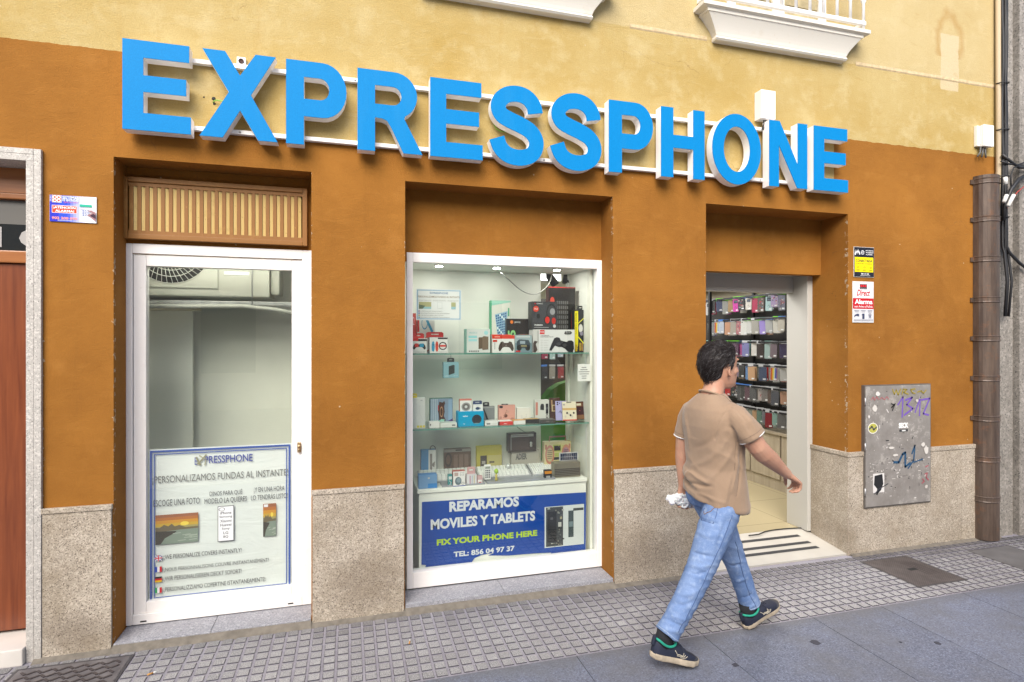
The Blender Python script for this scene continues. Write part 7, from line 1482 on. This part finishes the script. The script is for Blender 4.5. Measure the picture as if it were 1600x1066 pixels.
# ---- jeans
g = G('light_blue_denim'); X, Y, Z = g.sep(); n = g.noise(5, 6, rough=.65); tw = g.noise(1, 3, g.scaled((420, 420, 160))); n2 = g.noise(40, 4)
c = g.mix(g.ramp(n, .32, .68), (.12, .20, .39), (.235, .33, .53)); c = g.mix(g.ramp(tw, .4, .6, 0, .3), c, (.075, .13, .30)); c = g.mix(g.ramp(n2, .52, .72, 0, .34), c, (.42, .50, .62))
g.out(c, .85, g.math('ADD', tw, n2), .3, .002, spec=.15); M_DENIM = g.m
mb = MB()
etube(mb, [((.012, 0, .775), (.105, 0, 0), (0, .150, 0)), ((.0, 0, .83), (.124, 0, 0), (0, .168, 0)), ((.0, 0, .89), (.122, 0, 0), (0, .166, 0)), ((0, 0, .955), (.112, 0, 0), (0, .158, 0)), ((.002, 0, .985), (.108, 0, 0), (0, .152, 0))], 28)
ball(mb, (-.068, -.075, .825), .06, .075, .075); ball(mb, (-.06, .075, .835), .06, .075, .075)
mb.tube([(.0, -.082, .85), (-.045, -.086, .77), (-.105, -.091, .655), (-.168, -.092, .53), (-.210, -.092, .46), (-.285, -.090, .345), (-.355, -.086, .250), (-.403, -.082, .188)], [.090, .097, .088, .076, .071, .064, .060, .063], 22)
mb.tube([(.015, .082, .85), (.055, .086, .76), (.125, .089, .625), (.190, .089, .50), (.215, .088, .445), (.265, .085, .335), (.315, .081, .205), (.340, .079, .132)], [.092, .097, .087, .073, .068, .061, .058, .061], 22)
def denim_folds(p, n):
    x, y, z = p; d = .0022*mnoise.noise((x*10, y*10, z*8))
    if z < .80:
        w_ = math.exp(-((z-.47)/.10)**2)+1.15*math.exp(-((z-.22)/.09)**2)+.5*math.exp(-((z-.74)/.07)**2)
        u = z*58+x*26+y*14+3.2*mnoise.noise((x*6, y*6, z*4)); d += .0058*w_*((1-abs(math.sin(u)))**1.4-.35)*(.55+.7*mnoise.noise((x*7, y*7+2, z*5)))
        d += .0022*mnoise.noise((x*18, y*18, z*34))
    return d
jeans = fuse(mb, .006, 4, 'jeans', M_DENIM, MAN, denim_folds)
bj = BVHTree.FromPolygons([v.co for v in jeans.data.vertices], [list(p.vertices) for p in jeans.data.polygons])
apply_folds(jeans, bj, [([(1082, 862), (1100, 868), (1120, 871)], -.008, .008), ([(1075, 880), (1093, 886), (1110, 883)], .007, .010), ([(1068, 893), (1086, 898), (1106, 893)], -.007, .008), ([(1055, 926), (1073, 930), (1092, 922)], .006, .010), ([(1048, 941), (1066, 946), (1084, 940)], -.006, .008), ([(1038, 957), (1052, 963), (1070, 968)], .008, .010), ([(1036, 965), (1050, 972), (1066, 978)], -.008, .0075), ([(1034, 980), (1048, 986), (1060, 985)], .005, .008),
 ([(1090, 800), (1097, 812), (1119, 819)], -.007, .008), ([(1090, 830), (1105, 838), (1125, 835)], .005, .012), ([(1135, 815), (1125, 840), (1120, 865)], -.005, .010), ([(1130, 880), (1142, 884), (1156, 882)], -.006, .008), ([(1140, 905), (1152, 909), (1163, 905)], .005, .009), ([(1150, 932), (1162, 934), (1173, 930)], -.006, .008), ([(1158, 948), (1168, 950), (1179, 945)], .006, .008)])
bj = tree_of(jeans)
M_TAN = plain('tan_thread', (.24, .13, .05), .8); M_DTH = plain('dark_denim_seam', (.07, .12, .25), .9)
seam(bj, [(1090, 795, -.06), (1096, 801, -.07), (1103, 804, -.08), (1113, 801, -.10), (1122, 796, -.11)], .0016, M_TAN, jeans, 'pocket_stitching', .0012)
seam(bj, [(1090, 790, -.05), (1094, 811, -.06), (1107, 817, -.08), (1120, 817, -.11), (1123, 794, -.12)], .0018, M_DTH, jeans, 'pocket_seam', .0008)
seam(bj, [(1147, 845, .02), (1153, 868, .03), (1160, 895, .03), (1170, 925, .03), (1183, 955, .03)], .0024, M_DTH, jeans, 'leg_seam', .0006)
seam(bj, [(1142, 805, -.17), (1128, 850, -.18), (1108, 900, -.18), (1085, 950, -.17), (1063, 990, -.16)], .0018, M_DTH, jeans, 'leg_seam', .0006)
for c_, ax, r in (((-.396, -.0825, .197), (-.048, .004, -.062), .063), ((.336, .079, .142), (.025, -.002, -.073), .0605)):
    mb = MB(); pts = [on(bj, p, .0006) for p in ringpts(c_, ax, r+.004)]; mb.tube(pts, .0016, 5); mb.build('cuff_stitching', plain('pale_thread', (.34, .42, .55), .9), jeans, local=True)
# ---- shoes
M_NAVY = plain('navy_suede', (.012, .016, .035), .75, bump=.3, bscale=180, var=.2, vscale=20); M_TOE = plain('worn_toe_rubber', (.045, .045, .052), .7, var=.2, vscale=30)
M_SOLE = plain('dirty_cream_sole', (.42, .35, .26), .7, var=.28, vscale=22, bump=.2); M_GRNL = plain('green_lining', (.015, .30, .20), .7); M_SOCK = plain('black_sock', (.012, .013, .016), .9); M_CREAMT = plain('cream_trim', (.60, .54, .42), .6)
def shoe(heel, d, up, side=1):
    """side +1: left foot.  Shoe frame: x toe-wards, y left, z up"""
    d, up = Vector(d).normalized(), Vector(up).normalized(); lat = up.cross(d).normalized(); up = d.cross(lat)
    sh = holder('shoe', MAN); T = lambda p: Vector(heel)+d*p[0]+lat*p[1]+up*p[2]
    out = [(.0, .0), (.012, .026), (.045, .036), (.10, .033), (.15, .036), (.20, .046), (.24, .047), (.27, .036), (.288, .016), (.292, 0)]
    full = [(x, y*(1.06 if side > 0 else .94)) for x, y in out]+[(x, -y*(.94 if side > 0 else 1.06)) for x, y in out[::-1][1:-1]]
    def lay(ps): return [T(p) for p in ps]
    mb = MB(); L_ = len(full); vs = []
    for z, k in ((0.0, .96), (.006, 1.01), (.020, 1.02), (.028, .98)):
        zf = lambda x: z+(.010*max(0, (x-.22)/.07)**2)
        vs += lay([(.146+(x-.146)*k, y*k, zf(x)) for x, y in full])
    mb.add(vs, [(i*L_+j, i*L_+(j+1) % L_, (i+1)*L_+(j+1) % L_, (i+1)*L_+j) for i in range(3) for j in range(L_)]+[tuple(range(L_-1, -1, -1)), tuple(3*L_+j for j in range(L_))], 0, False)
    mb.build('sole', M_SOLE, sh, local=True)
    secs = [(.004, .012, .072), (.012, .024, .086), (.03, .031, .084), (.06, .033, .074), (.09, .033, .072), (.115, .034, .082), (.145, .035, .084), (.175, .039, .072), (.205, .043, .060), (.235, .043, .053), (.260, .036, .047), (.278, .022, .040), (.286, .010, .034)]
    mb = MB(); vs = []; n = 18
    for x, w_, h in secs:
        for j in range(n):
            a_ = PI*j/(n-1); ca, sa = math.cos(a_), math.sin(a_); vs.append(T((x, w_*math.copysign(abs(ca)**.7, ca)*1.03, .026+(h-.026)*sa**.62)))
    fs = [(i*n+j, i*n+j+1, (i+1)*n+j+1, (i+1)*n+j) for i in range(len(secs)-1) for j in range(n-1)]+[tuple(range(n)), tuple((len(secs)-1)*n+j for j in range(n))]
    mb.add(vs, fs, 0, True); mb.sm = [True]*len(mb.f); up_ = mb.build('upper', M_NAVY, sh, local=True)
    bv = BVHTree.FromPolygons([v.co for v in up_.data.vertices], [list(p.vertices) for p in up_.data.polygons])
    # padded collar round the ankle opening
    col = [(.006, 0, .094), (.016, .024, .092), (.045, .033, .080), (.075, .034, .075), (.10, .033, .082), (.118, .022, .092), (.124, 0, .095), (.118, -.022, .092), (.10, -.033, .082), (.075, -.034, .075), (.045, -.033, .080), (.016, -.024, .092), (.006, 0, .094)]
    mb = MB(); mb.tube(smooth([T(p) for p in col], 5), .0062, 8); mb.build('collar_lining', M_GRNL, sh, local=True)
    mb = MB(); mb.tube(smooth([T(p) for p in ((.002, 0, .106), (.0, 0, .085), (.001, 0, .06))], 4), .011, 8); mb.build('heel_tab', M_GRNL if False else M_NAVY, sh, local=True)
    mb = MB(); etube(mb, [(T((.062, 0, .05)), d*.052, lat*.029), (T((.062, 0, .09)), d*.052, lat*.034), (T((.058, 0, .14)), d*.048, lat*.038)], 16); mb.build('sock', M_SOCK, sh, local=True)
    mb = MB()
    for x in (.255, .268, .279): pass
    tc_ = []
    for i, (x, w_, h) in enumerate(secs[9:]):
        for j in range(n): a_ = PI*j/(n-1); ca, sa = math.cos(a_), math.sin(a_); tc_.append(T((x+.0015, (w_+.0012)*math.copysign(abs(ca)**.7, ca)*1.03, .026+(h-.026+.0015)*sa**.62*(.75 if i == 0 else 1))))
    mb.add(tc_, [(i*n+j, i*n+j+1, (i+1)*n+j+1, (i+1)*n+j) for i in range(3) for j in range(n-1)], 0, True); mb.build('toe_cap', M_TOE, sh, local=True, recalc=False)
    mb = MB()
    for i in range(5):
        x = .128+.016*i; h = .088-.0065*i; mb.tube(smooth([T((x-.003, .020, h-.006)), T((x, .008, h+.004)), T((x+.003, -.008, h+.004)), T((x, -.020, h-.006))], 4), .0026, 6)
    mb.tube(smooth([T((.13, .0, .096)), T((.15, -.022, .090)), T((.165, -.034, .068)), T((.16, -.040, .05))], 4), .0022, 6); mb.build('laces', plain('navy_lace', (.02, .024, .045), .8), sh, local=True)
    for s in (-1, 1):
        mb = MB()
        for pl in ([(.115, .070), (.132, .046), (.165, .048), (.168, .066)], [(.130, .040), (.170, .041), (.178, .058)], [(.15, .034), (.178, .036), (.190, .052)]):
            mb.tube([on(bv, T((xx_, s*.06, zz_)), .0008) for (xa_, za_), (xb_, zb2_) in zip(pl[:-1], pl[1:]) for xx_, zz_ in [(xa_+(xb_-xa_)*k/6, za_+(zb2_-za_)*k/6) for k in range(7)]], .0016, 5)
        mb.build('side_stripe', M_CREAMT, sh, local=True)
    mb = MB(); mb.tube([on(bv, T((.0, .012, .060)), .001), on(bv, T((.0, -.006, .060)), .001)], .0022, 5); mb.tube([on(bv, T((-.01, .004, .068)), .001), on(bv, T((-.01, -.006, .068)), .001)], .003, 5); mb.build('heel_mark', plain('white_mark', (.7, .7, .7), .6), sh, local=True)
    return sh
shoe((-.500, -.072, .092), (.95, -.09, -.312), (.30, 0, .95), -1)
shoe((.288, .068, .003), (.95, .02, .30), (-.30, 0, .95), 1)
# ---- the crumpled bag in the left hand: a thing of its own
BAG = thing('plastic_bag', "crumpled white plastic bag held in the walking man's left hand", 'bag', (PX_, PY_, 0), PH_)
mb = MB()
etube(mb, [((-.150, .208, .780), (0, .012, .008), (0, -.006, .012)), ((-.142, .210, .778), (0, .028, 0), (0, 0, .022)), ((-.105, .214, .772), (0, .024, .004), (0, 0, .024)), ((-.070, .216, .766), (0, .036, 0), (0, 0, .036)), ((-.025, .216, .758), (0, .040, 0), (0, 0, .043)), ((.025, .214, .750), (0, .038, 0), (0, 0, .042)), ((.05, .212, .746), (0, .028, 0), (0, 0, .032))], 20)
ball(mb, (-.09, .192, .788), .024, .018, .022); ball(mb, (-.03, .186, .772), .030, .020, .032); ball(mb, (-.135, .2, .762), .016, .02, .016)
def crumple(p, n):
    q = p*42; return .0065*(abs(mnoise.noise(q))-.25)*2+.004*(abs(mnoise.noise(q*2.3))-.25)*2
g = G('white_plastic_film'); n = g.noise(70, 3); g.out((.76, .77, .78), .35, n, .3, .003, spec=.5); g.b.inputs['Subsurface Weight'].default_value = .1
fuse(mb, .0035, 1, 'folded_film', g.m, BAG, crumple)
mb = MB(); mb.tube(smooth([(-.075, .180, .800), (-.042, .174, .788), (-.032, .174, .755), (-.055, .180, .728), (-.075, .188, .735)], 5), [.006]*21, 6); mb.build('twisted_handle', g.m, BAG, local=True)
